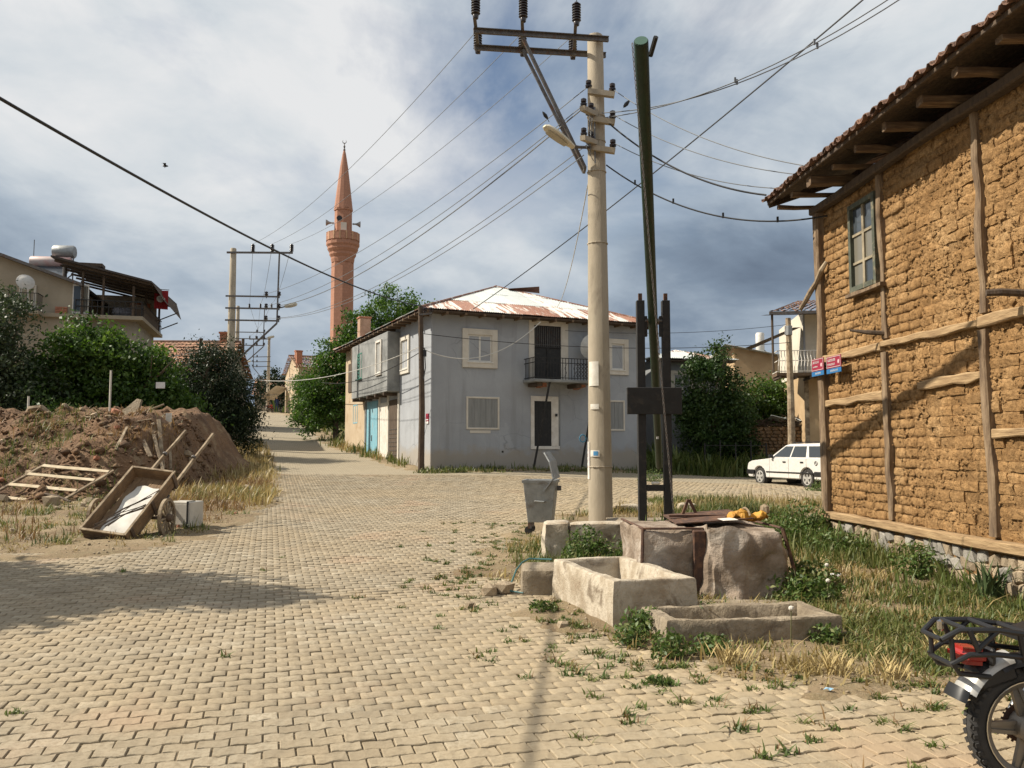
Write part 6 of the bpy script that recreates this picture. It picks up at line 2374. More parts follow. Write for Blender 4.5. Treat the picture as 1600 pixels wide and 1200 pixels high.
# ------------------------------------------------------------------ debris on the heap
plank_lab = 'weathered board lying among rubble on the dirt heap'
dl = [(-9.9, 22.6, 1.5, 2.3, .12), (-9.5, 22.9, 1.1, 2.1, .10), (-10.4, 22.9, 1.2, .7, .11), (-9.2, 22.2, 1.6, 2.2, .09), (-11.6, 23.2, .8, 2.5, .1), (-12.4, 23.3, .7, 2.6, .09), (-9.4, 23.3, 1.4, 2.0, .07), (-8.8, 21.6, .9, 2.6, .08), (-10.1, 21.9, 1.3, 1.8, .07)]
for k, (x, y, L, a, w) in enumerate(dl):
    d = Vector((math.cos(a) * L / 2, math.sin(a) * L / 2, 0))
    p0, p1 = Vector((x, y, 0)) - d, Vector((x, y, 0)) + d
    p0.z, p1.z = top_z(p0.x, p0.y) + .06, top_z(p1.x, p1.y) + .06
    o = MB().timber(p0, p1, w, .03, 4, .006, seed=k).build('rubble_board', MAT['wood_grey'])
    tag(o, ['long board sloping down the heap below white scrap', 'board beside the white scrap near heap top', 'short board pointing left of the rubble boards', 'longest board sliding down right side of heap', 'board under the curved brown scrap', 'leftmost thin board on heap crest', 'narrow board near crest right of triangular slab', 'lowest board at the right foot of heap', 'board just left of the long sloping boards'][k], 'board', 'boards scattered on the dirt heap')
for k, (p0, p1, lb) in enumerate(((((-13.9, 20.6)), (-12.6, 20.2), 'dark bent rod on the heap above slatted frame'), ((-10.6, 19.3), (-9.7, 18.7), 'thin dark stick right of the slatted frame'), ((-11.0, 17.6), (-10.3, 16.7), 'pale stick on the dirt in front of slatted frame'), ((-14.2, 21.4), (-13.2, 21.6), 'grey pole end at left edge of heap'))):
    q0, q1 = Vector((*p0, top_z(*p0) + .07)), Vector((*p1, top_z(*p1) + .07))
    o = MB().tube([q0, q0.lerp(q1, .5) + Vector((0, 0, .04)), q1], .025, 6).build('stick', MAT['wood_dark'] if k < 2 else MAT['wood_grey'])
    tag(o, lb, 'stick')
slab = thing('broken_slab', 'leaning triangular concrete slab on top of heap', 'slab', (-11.1, 24.3, top_z(-11.1, 24.3) - .05), R(-20))
MB().prism([(-.65, 0), (.35, .0), (.42, .72), (.25, .75)], .07, Matrix.Rotation(R(75), 4, 'X')).build('slab', MAT['concrete'], slab)
slab2 = thing('curved_sheet', 'brown curved scrap piece on top of heap at left', 'scrap', (-13.6, 24.2, top_z(-13.6, 24.2) - .02), R(5))
MB().tube([(-.35, 0, 0), (-.2, 0, .22), (.1, 0, .26), (.4, 0, .05)], [.05, .09, .09, .05], 6).build('sheet', MAT['wood_grey'], slab2)
MB().tube([(-10.75, 24.3, top_z(-10.75, 24.3)), (-10.1, 24.5, top_z(-10.1, 24.5) + .5)], .035, 6).build('upright_stick', MAT['wood_grey'])
tag(bpy.data.objects['upright_stick'], 'slanting stick beside the triangular slab on heap', 'stick')
MB().b2(-.08, .08, -.02, .02, 0, .25).build('white_rag', paper)
tag(bpy.data.objects['white_rag'], 'white scrap on top of the rubble pile', 'scrap').location = (-9.75, 24.0, top_z(-9.75, 24.0))
for k, (x, y, h_, lb) in enumerate(((-14.5, 25.3, 1.1, 'thin white post left behind the dirt heap'), (-12.2, 25.6, 1.6, 'thin white post behind the middle of dirt heap'))):
    o = MB().tube([(x, y, top_z(x, y) - .2), (x, y, top_z(x, y) + h_ - .3)], .03, 6).build('white_post', MAT['trim'])
    tag(o, lb, 'post')
o = MB().b2(-.14, .14, -.02, .02, -.1, .1).build('white_plate', MAT['white_flat'])
o.location = (-11.35, 29.0 - 1.8, 3.62)
tag(o, 'small white plate hanging in front of the walnut trees', 'plate')
bst = [stone_mesh(700 + k, .8) for k in range(5)] + [stone_mesh(720 + k, .8, mat=MAT['brick_red']) for k in range(2)]
placed = 0
r_ = random.Random(5)
while placed < 110:
    x, y = r_.uniform(-16, -6.5), r_.uniform(17.6, 24.6)
    if placed >= 80:
        x, y = r_.uniform(-10, -5.3), r_.uniform(13.5, 19)
        if road_sd(np.array([x]), np.array([y]))[0] > -.3:
            continue
    o = bpy.data.objects.new('rubble_stone', r_.choice(bst))
    C.objects.link(o)
    s_ = r_.uniform(.03, .10) * (1.5 if r_.random() < .12 else 1) * (.6 if placed >= 80 else 1)
    o.location = (x, y, top_z(x, y) + s_ * .4)
    o.scale = (s_ * 1.3, s_, s_ * .8)
    o.rotation_euler = (r_.uniform(-.4, .4), r_.uniform(-.4, .4), r_.uniform(0, 6.3))
    tag(o, 'small rubble stone scattered on the dirt heap' if placed < 80 else 'small stone on the dry verge near the handcart', 'stone', 'rubble stones on the dirt heap' if placed < 80 else 'stones on the left verge')
    placed += 1
o = bpy.data.objects.new('rubble_stone', bst[0])
C.objects.link(o)
o.location = (-9.9, 18.3, top_z(-9.9, 18.3) + .1)
o.scale = (.2, .16, .14)
tag(o, 'pale boulder on the verge right of slatted frame', 'stone')
for k, (x, y, lb, s_) in enumerate(((3.75, 9.9, 'crumpled white paper on the bare path by grass', .07), (3.0, 10.3, 'tiny white scrap in grass left of the path', .05), (4.4, 11.3, 'small pale litter by the plinth weeds', .04), (.62, 6.75, 'blue and white wrapper beside the troughs', .045), (2.05, 5.6, 'small bluish scrap on the lower grass edge', .03), (1.95, 4.9, 'white paper bit between the right paving stones', .02))):
    mb = MB()
    vs = [Vector((math.cos(a) * s_ * (1 + .3 * math.sin(3 * a + k)), math.sin(a) * s_ * .7, s_ * (.15 + .4 * (q % 2)))) for q, a in enumerate(np.linspace(0, 6.28, 9)[:-1])] + [Vector((0, 0, s_ * .6))]
    mb.add(vs, [(i, (i + 1) % 8, 8) for i in range(8)])
    o = mb.build('litter', MAT['white_flat'] if k not in (3, 4) else flat('blue wrapper', (.25, .42, .55), .5))
    o.location = (x, y, gz(x, y) + .01)
    tag(o, lb, 'litter')
for k, (x, y, w, lb) in enumerate(((2.35, 17.4, .55, 'white lump behind the well frame legs'), (3.6, 17.6, .32, 'small white rock behind the well at right'))):
    o = rough_block('white_rock', 0, 0, w, .3, -.1, .16, MAT['concrete_white'], None, 60 + k, .05, .2, 6)
    o.location = (x, y, gz(x, y))
    tag(o, lb, 'rock')

# ------------------------------------------------------------------ rubbish bin
db = thing('rubbish_bin', 'dented galvanised rubbish container with lid flipped open', 'rubbish bin', (.49, 14.35, gz(.49, 14.35)), R(-8))


def taper(mb, x0, x1, y0, y1, z0, X0, X1, Y0, Y1, z1, t=.012, cap=False):
    lo = [(x0, y0, z0), (x1, y0, z0), (x1, y1, z0), (x0, y1, z0)]
    hi_ = [(X0, Y0, z1), (X1, Y0, z1), (X1, Y1, z1), (X0, Y1, z1)]
    hin = [(X0 + t, Y0 + t, z1), (X1 - t, Y0 + t, z1), (X1 - t, Y1 - t, z1), (X0 + t, Y1 - t, z1)]
    lin = [(x0 + t, y0 + t, z0 + t), (x1 - t, y0 + t, z0 + t), (x1 - t, y1 - t, z0 + t), (x0 + t, y1 - t, z0 + t)]
    fs = [(3, 2, 1, 0)]
    for i in range(4):
        j = (i + 1) % 4
        fs += [(i, j, 4 + j, 4 + i), (4 + i, 4 + j, 8 + j, 8 + i), (8 + i, 8 + j, 12 + j, 12 + i)]
    fs.append((12, 13, 14, 15))
    return mb.add(lo + hi_ + hin + lin, fs)


taper(MB(), -.20, .20, -.22, .24, .20, -.27, .27, -.30, .32, .88).build('body', MAT['galv'], db, bevel=.008)
taper(MB(), -.285, .285, -.315, .335, .85, -.29, .29, -.32, .34, .90, .03).build('rim', MAT['galv'], db)
for a, w in ((-.29, .05), (.02, .05), (.30, .04)):
    pass
mb = MB()
lidm = Matrix.Translation((.27, .0, .92)) @ Matrix.Rotation(R(66), 4, 'Y') @ Matrix.Rotation(R(6), 4, 'X')
lid_vs = []
for (x, y, z) in ((0, -.30, 0), (.30, -.28, .06), (.48, -.22, .03), (.48, .22, .03), (.30, .28, .06), (0, .30, 0)):
    lid_vs.append(lidm @ Vector((-x, y, z)))
for (x, y, z) in ((0, -.30, -.02), (.30, -.28, .04), (.48, -.22, .01), (.48, .22, .01), (.30, .28, .04), (0, .30, -.02)):
    lid_vs.append(lidm @ Vector((-x, y, z)))
mb.add(lid_vs, [(0, 1, 4, 5), (1, 2, 3, 4), (11, 10, 7, 6), (10, 9, 8, 7), (0, 6, 7, 1), (1, 7, 8, 2), (2, 8, 9, 3), (3, 9, 10, 4), (4, 10, 11, 5), (5, 11, 6, 0)])
ld = mb.build('lid', MAT['galv'], db)
MB().bar((.08, -.33, .72), (.27, -.31, .98), .05, .015).build('lid_arm', MAT['galv'], db)
MB().tube([(-.08, -.28, .55), (-.06, -.34, .56), (.08, -.34, .55), (.10, -.28, .55)], .014, 6).build('handle', MAT['galv'], db)
MB().b2(.27, .34, -.05, .05, .72, .80).build('trunnion', MAT['steel'], db)
for x, y in ((-.17, -.18), (.17, -.18), (-.17, .2), (.17, .2)):
    c_ = MB().b2(x - .03, x + .03, y - .03, y + .03, .10, .21).build('castor', MAT['steel'], db)
    MB().lathe([(.02, -.022), (.068, -.022), (.07, 0), (.068, .022), (.02, .022)], (x - .02, y, .07), 'y', 14).build('tyre', MAT['rubber'], c_)

# ------------------------------------------------------------------ street signs on the mud brick house
for k, (y0, y1, z0, z1) in enumerate(((-.36, .08, 2.715, 2.985), (-.95, -.46, 2.71, 2.965))):
    s_ = thing('street_sign', ['dark red and blue street plate at house corner, the left one', 'dark red and blue street plate right of the corner one'][k], 'street sign', (4.92, 13.2, 0), AH_RZ, 'street plates on the timber beam')
    x = -.19
    MB().b2(x, x + .012, y0, y1, z0 + .075, z1).build('plate', MAT['sign_red'], s_, bevel=.003)
    MB().b2(x, x + .012, y0, y1, z0, z0 + .072).build('blue_band', MAT['sign_blue'], s_, bevel=.003)
    mb = MB()
    e = .004
    for (a, b_, c, d) in ((y0 + .012, y1 - .012, z1 - .016, z1 - .011), (y0 + .012, y1 - .012, z0 + .088, z0 + .093)):
        mb.b2(x - e, x, a, b_, c, d)
    for a in (y0 + .012, y1 - .017):
        mb.b2(x - e, x, a, a + .005, z0 + .093, z1 - .016)
    mb.build('border', MAT['white_flat'], s_)
    rr = random.Random(k)
    for (zb, hh, ya, yb) in ((z1 - .075, .036, y0 + .16 + .02 * k, y1 - .05), (z1 - .135, .03 if k else .018, y0 + .20, y1 - .05), (z0 + .025, .026, y0 + .10, y1 - .14)):
        # rows of letter strokes (too small in the photograph to read)
        mb = MB()
        q = yb
        while q > ya:
            w = rr.uniform(.012, .022)
            mb.b2(x - e, x, q - w, q - w + .006, zb, zb + hh)
            if rr.random() < .7:
                mb.b2(x - e, x, q - w, q, zb + hh - .007, zb + hh)
            if rr.random() < .5:
                mb.b2(x - e, x, q - w, q, zb, zb + .006)
            q -= w + .008
        mb.build('lettering', MAT['white_flat'], s_)
    MB().lathe([(.03, 0), (.03, .004)], (x - e, y0 + .075, z0 + .16), 'x', 14).build('emblem', flat('pale emblem', (.55, .38, .40)), s_)
    for a in (y0 + .08, y1 - .08):
        MB().bar((x + .012, a, z1 - .1), (-.07, a, z1 - .1), .02).build('bracket', MAT['steel'], s_)

# ------------------------------------------------------------------ white estate car
def car(name, label, loc, rz):
    t = thing(name, label, 'car', loc, rz)
    WB = 2.50
    hw = .79
    # lower body: side profile with wheel arches
    prof = []

    def arch(xc, r=.345, zc=.31):
        return [(xc + r * math.cos(a), zc + r * math.sin(a)) for a in np.linspace(math.pi * 1.03, -math.pi * .03, 11)]
    prof += [(-.80, .36), (-.80, .26)] if False else [(-.82, .40), (-.78, .28)]
    prof += [(p[0], max(p[1], .25)) for p in arch(0)]
    prof += [(p[0], max(p[1], .25)) for p in arch(WB)]
    prof += [(3.14, .28), (3.20, .42), (3.22, .60), (3.16, .78), (2.95, .845), (2.05, .925), (1.9, .95), (-.72, .97), (-.85, .93), (-.88, .6)]
    MX = Matrix.Translation((0, hw, 0)) @ Matrix.Rotation(R(90), 4, 'X')
    mb = MB().prism(prof, 2 * hw, MX)
    MBo = mb.build('body', MAT['car_white'], t, bevel=.03, seg=2)
    # cabin
    b_ = [(1.98, .96), (-.82, .96)]
    tp = [(1.28, 1.375), (-.60, 1.395)]
    mid = [(1.22, 1.40), (-.50, 1.42)]
    vs = []
    for (x, z), w in ((b_[0], .735), (b_[1], .735), (tp[0], .60), (tp[1], .60), ((1.15, 1.415), .52), ((-.45, 1.435), .52)):
        vs += [(x, -w, z), (x, w, z)]
    fs = [(0, 2, 6, 4), (1, 5, 7, 3), (0, 4, 5, 1), (2, 3, 7, 6), (4, 6, 10, 8), (5, 9, 11, 7), (4, 8, 9, 5), (6, 7, 11, 10), (8, 10, 11, 9)]
    MB().add(vs, fs).build('cabin', MAT['car_white'], t, bevel=.02, seg=2)

    def sidept(x, f, s_, off=.006):
        """point on the cabin side at height fraction f"""
        w = .735 + (.60 - .735) * f + off
        return (x, s_ * w, .96 + (1.38 - .96) * f)
    for s_ in (-1, 1):
        for nm, xs_ in (('front_window', ((1.80, .92), (1.24, .84))), ('rear_door_window', ((.85, .10), (.78, .17))), ('quarter_window', ((-.06, -.70), (.08, -.56)))):
            (xb0, xb1), (xt0, xt1) = xs_
            vs = [sidept(xb0, .06, s_), sidept(xb1, .06, s_), sidept(xt1, .90, s_), sidept(xt0, .90, s_)]
            MB().add(vs, [(0, 1, 2, 3)]).build(nm, MAT['glass'], t)
        MB().b2(-.35, 2.12, s_ * hw - .012, s_ * hw + .012, .455, .50).build('side_moulding', MAT['black_plastic'], t)
        for x in (.91, .02, 1.93):
            MB().b2(x - .004, x + .004, s_ * hw - .006, s_ * hw + .004, .30, .94).build('door_seam', MAT['steel'], t)
        for x in (1.05, .16):
            MB().b2(x, x + .15, s_ * hw - .01, s_ * hw + .022, .80, .845).build('door_handle', MAT['black_plastic'], t, bevel=.006)
        MB().box((1.78, s_ * (hw + .05), 1.0), (.10, .16, .11)).build('wing_mirror', MAT['black_plastic'], t, bevel=.02)
        MB().b2(2.80, 3.235, s_ * hw - .08, s_ * hw + .025, .38, .54).build('bumper_corner', MAT['black_plastic'], t, bevel=.02)
        MB().b2(-.92, -.36, s_ * hw - .08, s_ * hw + .025, .38, .54).build('bumper_corner', MAT['black_plastic'], t, bevel=.02)
        MB().b2(3.15, 3.23, s_ * .60 - .14, s_ * .60 + .14, .60, .74).build('headlight', MAT['glass_pale'], t, bevel=.01)
        MB().b2(-.90, -.84, s_ * .68 - .08, s_ * .68 + .08, .6, .92).build('tail_light', MAT['red_lens'], t, bevel=.01)
        MB().bar((1.0, s_ * .5, 1.46), (-.5, s_ * .5, 1.475), .03).build('roof_rail', MAT['chrome'], t)
        for xw in (0, WB):
            y = s_ * (hw - .10)
            MB().lathe([(.34, -.12), (.34, .1)], (xw, y - s_ * .06, .31), 'y', 18).build('wheel_well', MAT['black_plastic'], t)
            w = MB().lathe([(.20, -.085), (.285, -.09), (.305, -.06), (.305, .06), (.285, .09), (.20, .085)], (xw, y, .305), 'y', 24).build('wheel', MAT['rubber'], t, smooth=True)
            MB().lathe([(0, 0), (.195, 0), (.20, .012), (.165, .03), (.0, .03)] if False else [(.0, .060), (.15, .064), (.205, .088), (.21, .08)], (xw, y, .305), 'y', 20, caps=False, rot=(0, 0, 0 if s_ > 0 else R(180))).build('rim_back', MAT['black_plastic'], w)
            rm = MB().lathe([(.165, .088), (.20, .094), (.208, .085)], (xw, y, .305), 'y', 20, caps=False, rot=(0, 0, 0 if s_ > 0 else R(180))).build('rim', MAT['chrome_dull'], w)
            mb = MB()
            for q in range(5):
                a = 2 * math.pi * q / 5 + .3
                yy_ = y + s_ * .088
                mb.bar((xw + .03 * math.cos(a), yy_, .305 + .03 * math.sin(a)), (xw + .185 * math.cos(a), yy_, .305 + .185 * math.sin(a)), .075, .016, up=(0, 1, 0))
            mb.lathe([(.05, -.02), (.05, .012), (0, .014)], (xw, y + s_ * .09, .305), 'y', 10, rot=(0, 0, 0 if s_ > 0 else R(180)))
            mb.build('spokes', MAT['chrome_dull'], w)
        # round badge with a slanted stroke on the rear flank
        bd = MB().tube([(-.46 + .062 * math.cos(a), s_ * (hw + .006), .80 + .062 * math.sin(a)) for a in np.linspace(0, 6.28, 17)[:-1]], .012, 5, closed=True).build('round_badge', MAT['black_plastic'], t)
        MB().bar((-.49, s_ * (hw + .006), .775), (-.43, s_ * (hw + .006), .825), .014).build('badge_stroke', MAT['black_plastic'], bd)
    MB().add([(1.93, -.69, .985), (1.93, .69, .985), (1.31, .56, 1.355), (1.31, -.56, 1.355)], [(0, 1, 2, 3)]).build('windscreen', MAT['glass'], t).location = (.012, 0, .006)
    MB().add([(-.80, -.66, 1.0), (-.80, .66, 1.0), (-.63, .55, 1.34), (-.63, -.55, 1.34)], [(3, 2, 1, 0)]).build('rear_window', MAT['glass'], t).location = (-.012, 0, .004)
    MB().b2(3.19, 3.27, -.72, .72, .38, .54).build('front_bumper', MAT['black_plastic'], t, bevel=.02)
    MB().b2(-.96, -.86, -.72, .72, .38, .54).build('rear_bumper', MAT['black_plastic'], t, bevel=.02)
    MB().b2(3.16, 3.225, -.44, .44, .60, .74).build('grille', MAT['black_plastic'], t, bevel=.01)
    return t


MAT['chrome_dull'] = flat('silver wheel paint', (.46, .45, .42), .4, .3)
cz = Hs(10.0, 27.4)
car('white_car', 'white estate car parked behind the mud brick house corner', (10.1, 27.2, cz - .03), R(108.9))

# ------------------------------------------------------------------ motorcycle
def motorbike(label, loc, rz, body=None, name='motorcycle'):
    t = thing(name, label, 'motorcycle', loc, rz)
    body = body or MAT['black_plastic']

    def wheel(xc, R_=.292, front=False):
        r_t, rim_r = .046, .222
        pts = []
        prof = []
        for a in np.linspace(0, 2 * math.pi, 13)[:-1]:
            prof.append((R_ - r_t + r_t * math.cos(a) * 1.0, r_t * .95 * math.sin(a)))
        vs, fs = [], []
        n = 40
        for j in range(n):
            th_ = 2 * math.pi * j / n
            for r_, y in prof:
                vs.append((xc + r_ * math.cos(th_), y, R_ + r_ * math.sin(th_)))
        k = len(prof)
        for j in range(n):
            for q in range(k):
                fs.append((j * k + q, j * k + (q + 1) % k, ((j + 1) % n) * k + (q + 1) % k, ((j + 1) % n) * k + q))
        w = MB().add(vs, fs).build('wheel', MAT['rubber'], t, smooth=True)
        mb = MB()
        for j in range(44):
            th_ = 2 * math.pi * (j + .5) / 44
            for s_ in (-1, 1):
                c = (xc + (R_ - .002) * math.cos(th_), s_ * .020, R_ + (R_ - .002) * math.sin(th_))
                mb.box(c, (.006, .03, .024), Matrix.Rotation(-th_, 3, 'Y') @ Matrix.Rotation(s_ * .5, 3, 'X'))
                th2 = th_ + .04
                c = (xc + (R_ - .016) * math.cos(th2), s_ * .042, R_ + (R_ - .016) * math.sin(th2))
                mb.box(c, (.02, .008, .018), Matrix.Rotation(-th2, 3, 'Y'))
        mb.build('tread', MAT['rubber'], w)
        mb = MB()
        vs, fs = [], []
        pr = [(rim_r - .028, -.026), (rim_r - .012, -.038), (rim_r, -.042), (rim_r, .042), (rim_r - .012, .038), (rim_r - .028, .026)]
        for j in range(n):
            th_ = 2 * math.pi * j / n
            for r_, y in pr:
                vs.append((xc + r_ * math.cos(th_), y, R_ + r_ * math.sin(th_)))
        k = len(pr)
        for j in range(n):
            for q in range(k):
                fs.append((j * k + q, j * k + (q + 1) % k, ((j + 1) % n) * k + (q + 1) % k, ((j + 1) % n) * k + q))
        mb.add(vs, fs)
        rim = mb.build('rim', MAT['alloy'], w, smooth=True)
        mb = MB().tube([(xc + (rim_r + .001) * math.cos(a), -.044, R_ + (rim_r + .001) * math.sin(a)) for a in np.linspace(0, 6.283, 41)[:-1]], .004, 5, closed=True)
        mb.build('rim_edge', MAT['chrome'], w)
        for q in range(5):
            a = 2 * math.pi * q / 5 + .62
            d = Vector((math.cos(a), 0, math.sin(a)))
            sd_ = Vector((-math.sin(a), 0, math.cos(a)))
            for s_ in (-1, 1):
                MB().bar(Vector((xc, 0, R_)) + d * .05 + sd_ * s_ * .024, Vector((xc, 0, R_)) + d * .197 + sd_ * s_ * .014, .018, .026, up=(0, 1, 0)).build('spoke', MAT['alloy'], w)
            mb = MB().bar(Vector((xc, 0, R_)) + d * .05, Vector((xc, 0, R_)) + d * .197, .05, .010, up=(0, 1, 0))
            mb.build('spoke_web', MAT['alloy'], w)
        MB().lathe([(.02, -.075), (.055, -.07), (.072, -.05), (.072, .05), (.055, .07), (.02, .075)], (xc, 0, R_), 'y', 18).build('hub', MAT['alloy'], w, smooth=True)
        if not front:
            mb = MB().lathe([(.085, .055), (.09, .058), (.09, .064), (.085, .066)], (xc, 0, R_), 'y', 24)
            for q in range(24):
                a = 2 * math.pi * q / 24
                mb.box((xc + .094 * math.cos(a), .061, R_ + .094 * math.sin(a)), (.010, .006, .010), (0, -a, 0))
            mb.build('sprocket', MAT['rust'], w)
        return w
    wheel(0)
    wheel(1.25, front=True)
    # rear mudguard: painted band, then flap
    def guard(xc, a0, a1, r, w, mat, nm, n=12, wid_end=None):
        vs, fs = [], []
        for i in range(n + 1):
            a = R(a0 + (a1 - a0) * i / n)
            ww = w + ((wid_end or w) - w) * i / n
            for y, dr in ((-1, -.034), (-.93, -.014), (-.75, -.002), (-.4, .008), (0, .011), (.4, .008), (.75, -.002), (.93, -.014), (1, -.034)):
                vs.append((xc + (r + dr) * math.cos(a), y * ww, .292 + (r + dr) * math.sin(a)))
        for i in range(n):
            for j in range(8):
                fs.append((i * 9 + j, i * 9 + j + 1, i * 9 + j + 10, i * 9 + j + 9))
        return MB().add(vs, fs).build(nm, mat, t, smooth=True)
    guard(0, 40, 118, .335, .07, MAT['black_plastic'], 'mudguard_inner')
    guard(-.01, 104, 150, .355, .066, MAT['chrome_dull'], 'mudguard', wid_end=.085)
    guard(-.01, 149, 158, .385, .080, MAT['black_plastic'], 'mud_flap', 5, .088)
    guard(1.25, 35, 150, .335, .07, body, 'front_mudguard')
    # tail
    MB().box((-.17, 0, .55), (.20, .12, .12), (0, R(-18), 0)).build('tail_bracket', MAT['black_plastic'], t, bevel=.02)
    tl = MB().box((-.275, 0, .628), (.135, .17, .075), (0, R(4), 0)).build('tail_light', MAT['red_lens'], t, bevel=.028, seg=3)
    MB().box((-.20, 0, .632), (.03, .175, .08), (0, R(4), 0)).build('light_base', MAT['black_plastic'], tl, bevel=.01)
    for s_ in (-1, 1):
        MB().lathe([(.012, 0), (.03, .02), (.026, .05), (0, .06)], (-.06, s_ * .13, .62), 'y', 10, rot=(0, 0, 0 if s_ > 0 else R(180))).build('indicator', MAT['amber'], t)
    # luggage rack in square-ish tube
    tb = .0135
    for s_ in (-1, 1):
        y = s_ * .125
        MB().tube([(.02, y, .735), (-.20, y, .765), (-.37, y * .95, .765), (-.44, y * .72, .715)], tb, 8).build('rack_rail', MAT['black_plastic'], t, smooth=True)
        MB().tube([(.14, y, .66), (-.04, y, .742)], tb * .9, 8).build('rack_stay', MAT['black_plastic'], t)
        MB().tube([(-.10, y, .755), (-.08, y, .62)], tb * .9, 8).build('rack_stay', MAT['black_plastic'], t)
        MB().tube([(-.33, y, .765), (-.29, y, .67)], tb, 8).build('rack_stay', MAT['black_plastic'], t)
        MB().tube([(-.20, y, .76), (-.29, y, .68)], tb * .9, 8).build('rack_stay', MAT['black_plastic'], t)
        MB().tube([(-.40, y * .8, .72), (-.395, y * .8, .60)], tb * .9, 8).build('rack_stay', MAT['black_plastic'], t)
        MB().tube([(.10, y * .9, .62), (-.20, y, .655), (-.33, y, .655), (-.405, y * .85, .61), (-.37, y * .8, .565), (-.22, y * .7, .545)], tb * .95, 8).build('lower_rack_loop', MAT['black_plastic'], t, smooth=True)
    for x, z in ((-.44, .715), (-.34, .768), (-.20, .766), (-.06, .748), (-.395, .60)):
        MB().tube([(x, -.115 if x > -.43 else -.09, z), (x, .115 if x > -.43 else .09, z)], tb * .9, 8).build('rack_bar', MAT['black_plastic'], t)
    MB().lathe([(.010, 0), (.016, .01), (.016, .045), (0, .055)], (-.42, -.04, .745), 'z', 8).build('chrome_cap', MAT['chrome'], t)
    # seat and side cover
    vs, fs = [], []
    st = [(-.06, .10, .70, .735), (.05, .125, .685, .765), (.25, .13, .68, .755), (.5, .12, .68, .745), (.66, .08, .70, .77)]
    for x, w, za, zb in st:
        vs += [(x, -w, za), (x, -w * 1.02, (za + zb) / 2), (x, -w * .75, zb), (x, w * .75, zb), (x, w * 1.02, (za + zb) / 2), (x, w, za)]
    for i in range(len(st) - 1):
        for j in range(6):
            fs.append((i * 6 + j, i * 6 + (j + 1) % 6, (i + 1) * 6 + (j + 1) % 6, (i + 1) * 6 + j))
    fs += [(0, 1, 2, 3, 4, 5), (24, 25, 26, 27, 28, 29)]
    MB().add(vs, fs).build('seat', MAT['black_plastic'], t, smooth=True)
    MB().b2(.08, .60, -.128, -.122, .674, .682).build('seat_trim', MAT['chrome'], t)
    for s_ in (-1, 1):
        MX = Matrix.Translation((0, s_ * .10 + .012, 0)) @ Matrix.Rotation(R(90), 4, 'X')
        MB().prism([(.10, .60), (.02, .655), (.30, .672), (.58, .67), (.56, .48), (.38, .44)], .024, MX).build('side_cover', body, t, bevel=.008)
        # shock absorber
        p0, p1 = Vector((.0, s_ * .135, .33)), Vector((.19, s_ * .135, .655))
        sh_ = MB().tube([p0, p0.lerp(p1, .55)], .022, 10).build('shock_absorber', MAT['chrome'], t, smooth=True)
        MB().tube([p0.lerp(p1, .5), p1], .014, 8).build('damper_rod', MAT['chrome'], sh_)
        mb = MB()
        pts = []
        for i in range(61):
            f = i / 60
            a = 2 * math.pi * 8 * f
            pts.append(p0.lerp(p1, .38 + .57 * f) + Vector((.028 * math.cos(a), .028 * math.sin(a), 0)))
        mb.tube(pts, .0055, 5).build('spring', MAT['chrome'], sh_)
        MB().bar((-.04, s_ * .092, .292), (.50, s_ * .10, .33), .022, .045).build('swing_arm', MAT['steel'], t)
        MB().tube([(1.25, s_ * .09, .292), (1.13, s_ * .09, .60), (1.02, s_ * .09, .90)], [.022, .024, .018], 8).build('fork_leg', MAT['chrome'], t)
        MB().tube([(1.0, s_ * .05, .93), (.95, s_ * .26, 1.0), (.84, s_ * .36, .98)], .012, 6).build('handlebar', MAT['black_plastic'], t)
        MB().tube([(.95, s_ * .3, 1.0), (.98, s_ * .33, 1.15)], .006, 5).build('mirror_stalk', MAT['black_plastic'], t)
        MB().lathe([(0, 0), (.05, .01), (.045, .03), (0, .035)], (.98, s_ * .34, 1.17), 'x', 12).build('mirror', MAT['black_plastic'], t)
        MB().bar((.44, s_ * .14, .30), (.44, s_ * .26, .30), .03).build('foot_peg', MAT['rubber'], t)
    # exhaust on the right-hand side
    ex = MB().tube([(-.06, -.175, .40), (.05, -.175, .385), (.42, -.165, .33), (.60, -.15, .24), (.85, -.12, .2)], [.044, .05, .047, .022, .02], 16).build('exhaust', MAT['chrome'], t, smooth=True)
    MB().tube([(-.085, -.175, .405), (-.05, -.175, .398)], [.048, .052], 18).build('exhaust_tip', MAT['chrome'], ex, smooth=True)
    MB().tube([(-.088, -.175, .4055), (-.084, -.175, .405)], .022, 12).build('exhaust_mouth', MAT['black_plastic'], ex)
    MB().b2(.10, .40, -.226, -.205, .345, .40).build('heat_shield', MAT['chrome'], ex, bevel=.01)
    mb = MB().b2(.48, .80, -.11, .11, .22, .46)
    mb.lathe([(.085, 0), (.085, .16)], (.72, 0, .40), 'z', 12)
    for q in range(6):
        mb.lathe([(.11, 0), (.11, .008)], (.72, 0, .42 + q * .022), 'z', 12)
    mb.build('engine', MAT['alloy'], t, bevel=.01)
    vs, fs = [], []
    st = [(.60, .09, .72, .80), (.72, .13, .68, .88), (.9, .12, .68, .92), (1.02, .06, .74, .88)]
    for x, w, za, zb in st:
        vs += [(x, -w * .7, za), (x, -w, (za + zb) / 2), (x, -w * .5, zb), (x, w * .5, zb), (x, w, (za + zb) / 2), (x, w * .7, za)]
    for i in range(3):
        for j in range(6):
            fs.append((i * 6 + j, i * 6 + (j + 1) % 6, (i + 1) * 6 + (j + 1) % 6, (i + 1) * 6 + j))
    fs += [(0, 1, 2, 3, 4, 5), (18, 19, 20, 21, 22, 23)]
    MB().add(vs, fs).build('fuel_tank', body, t, smooth=True)
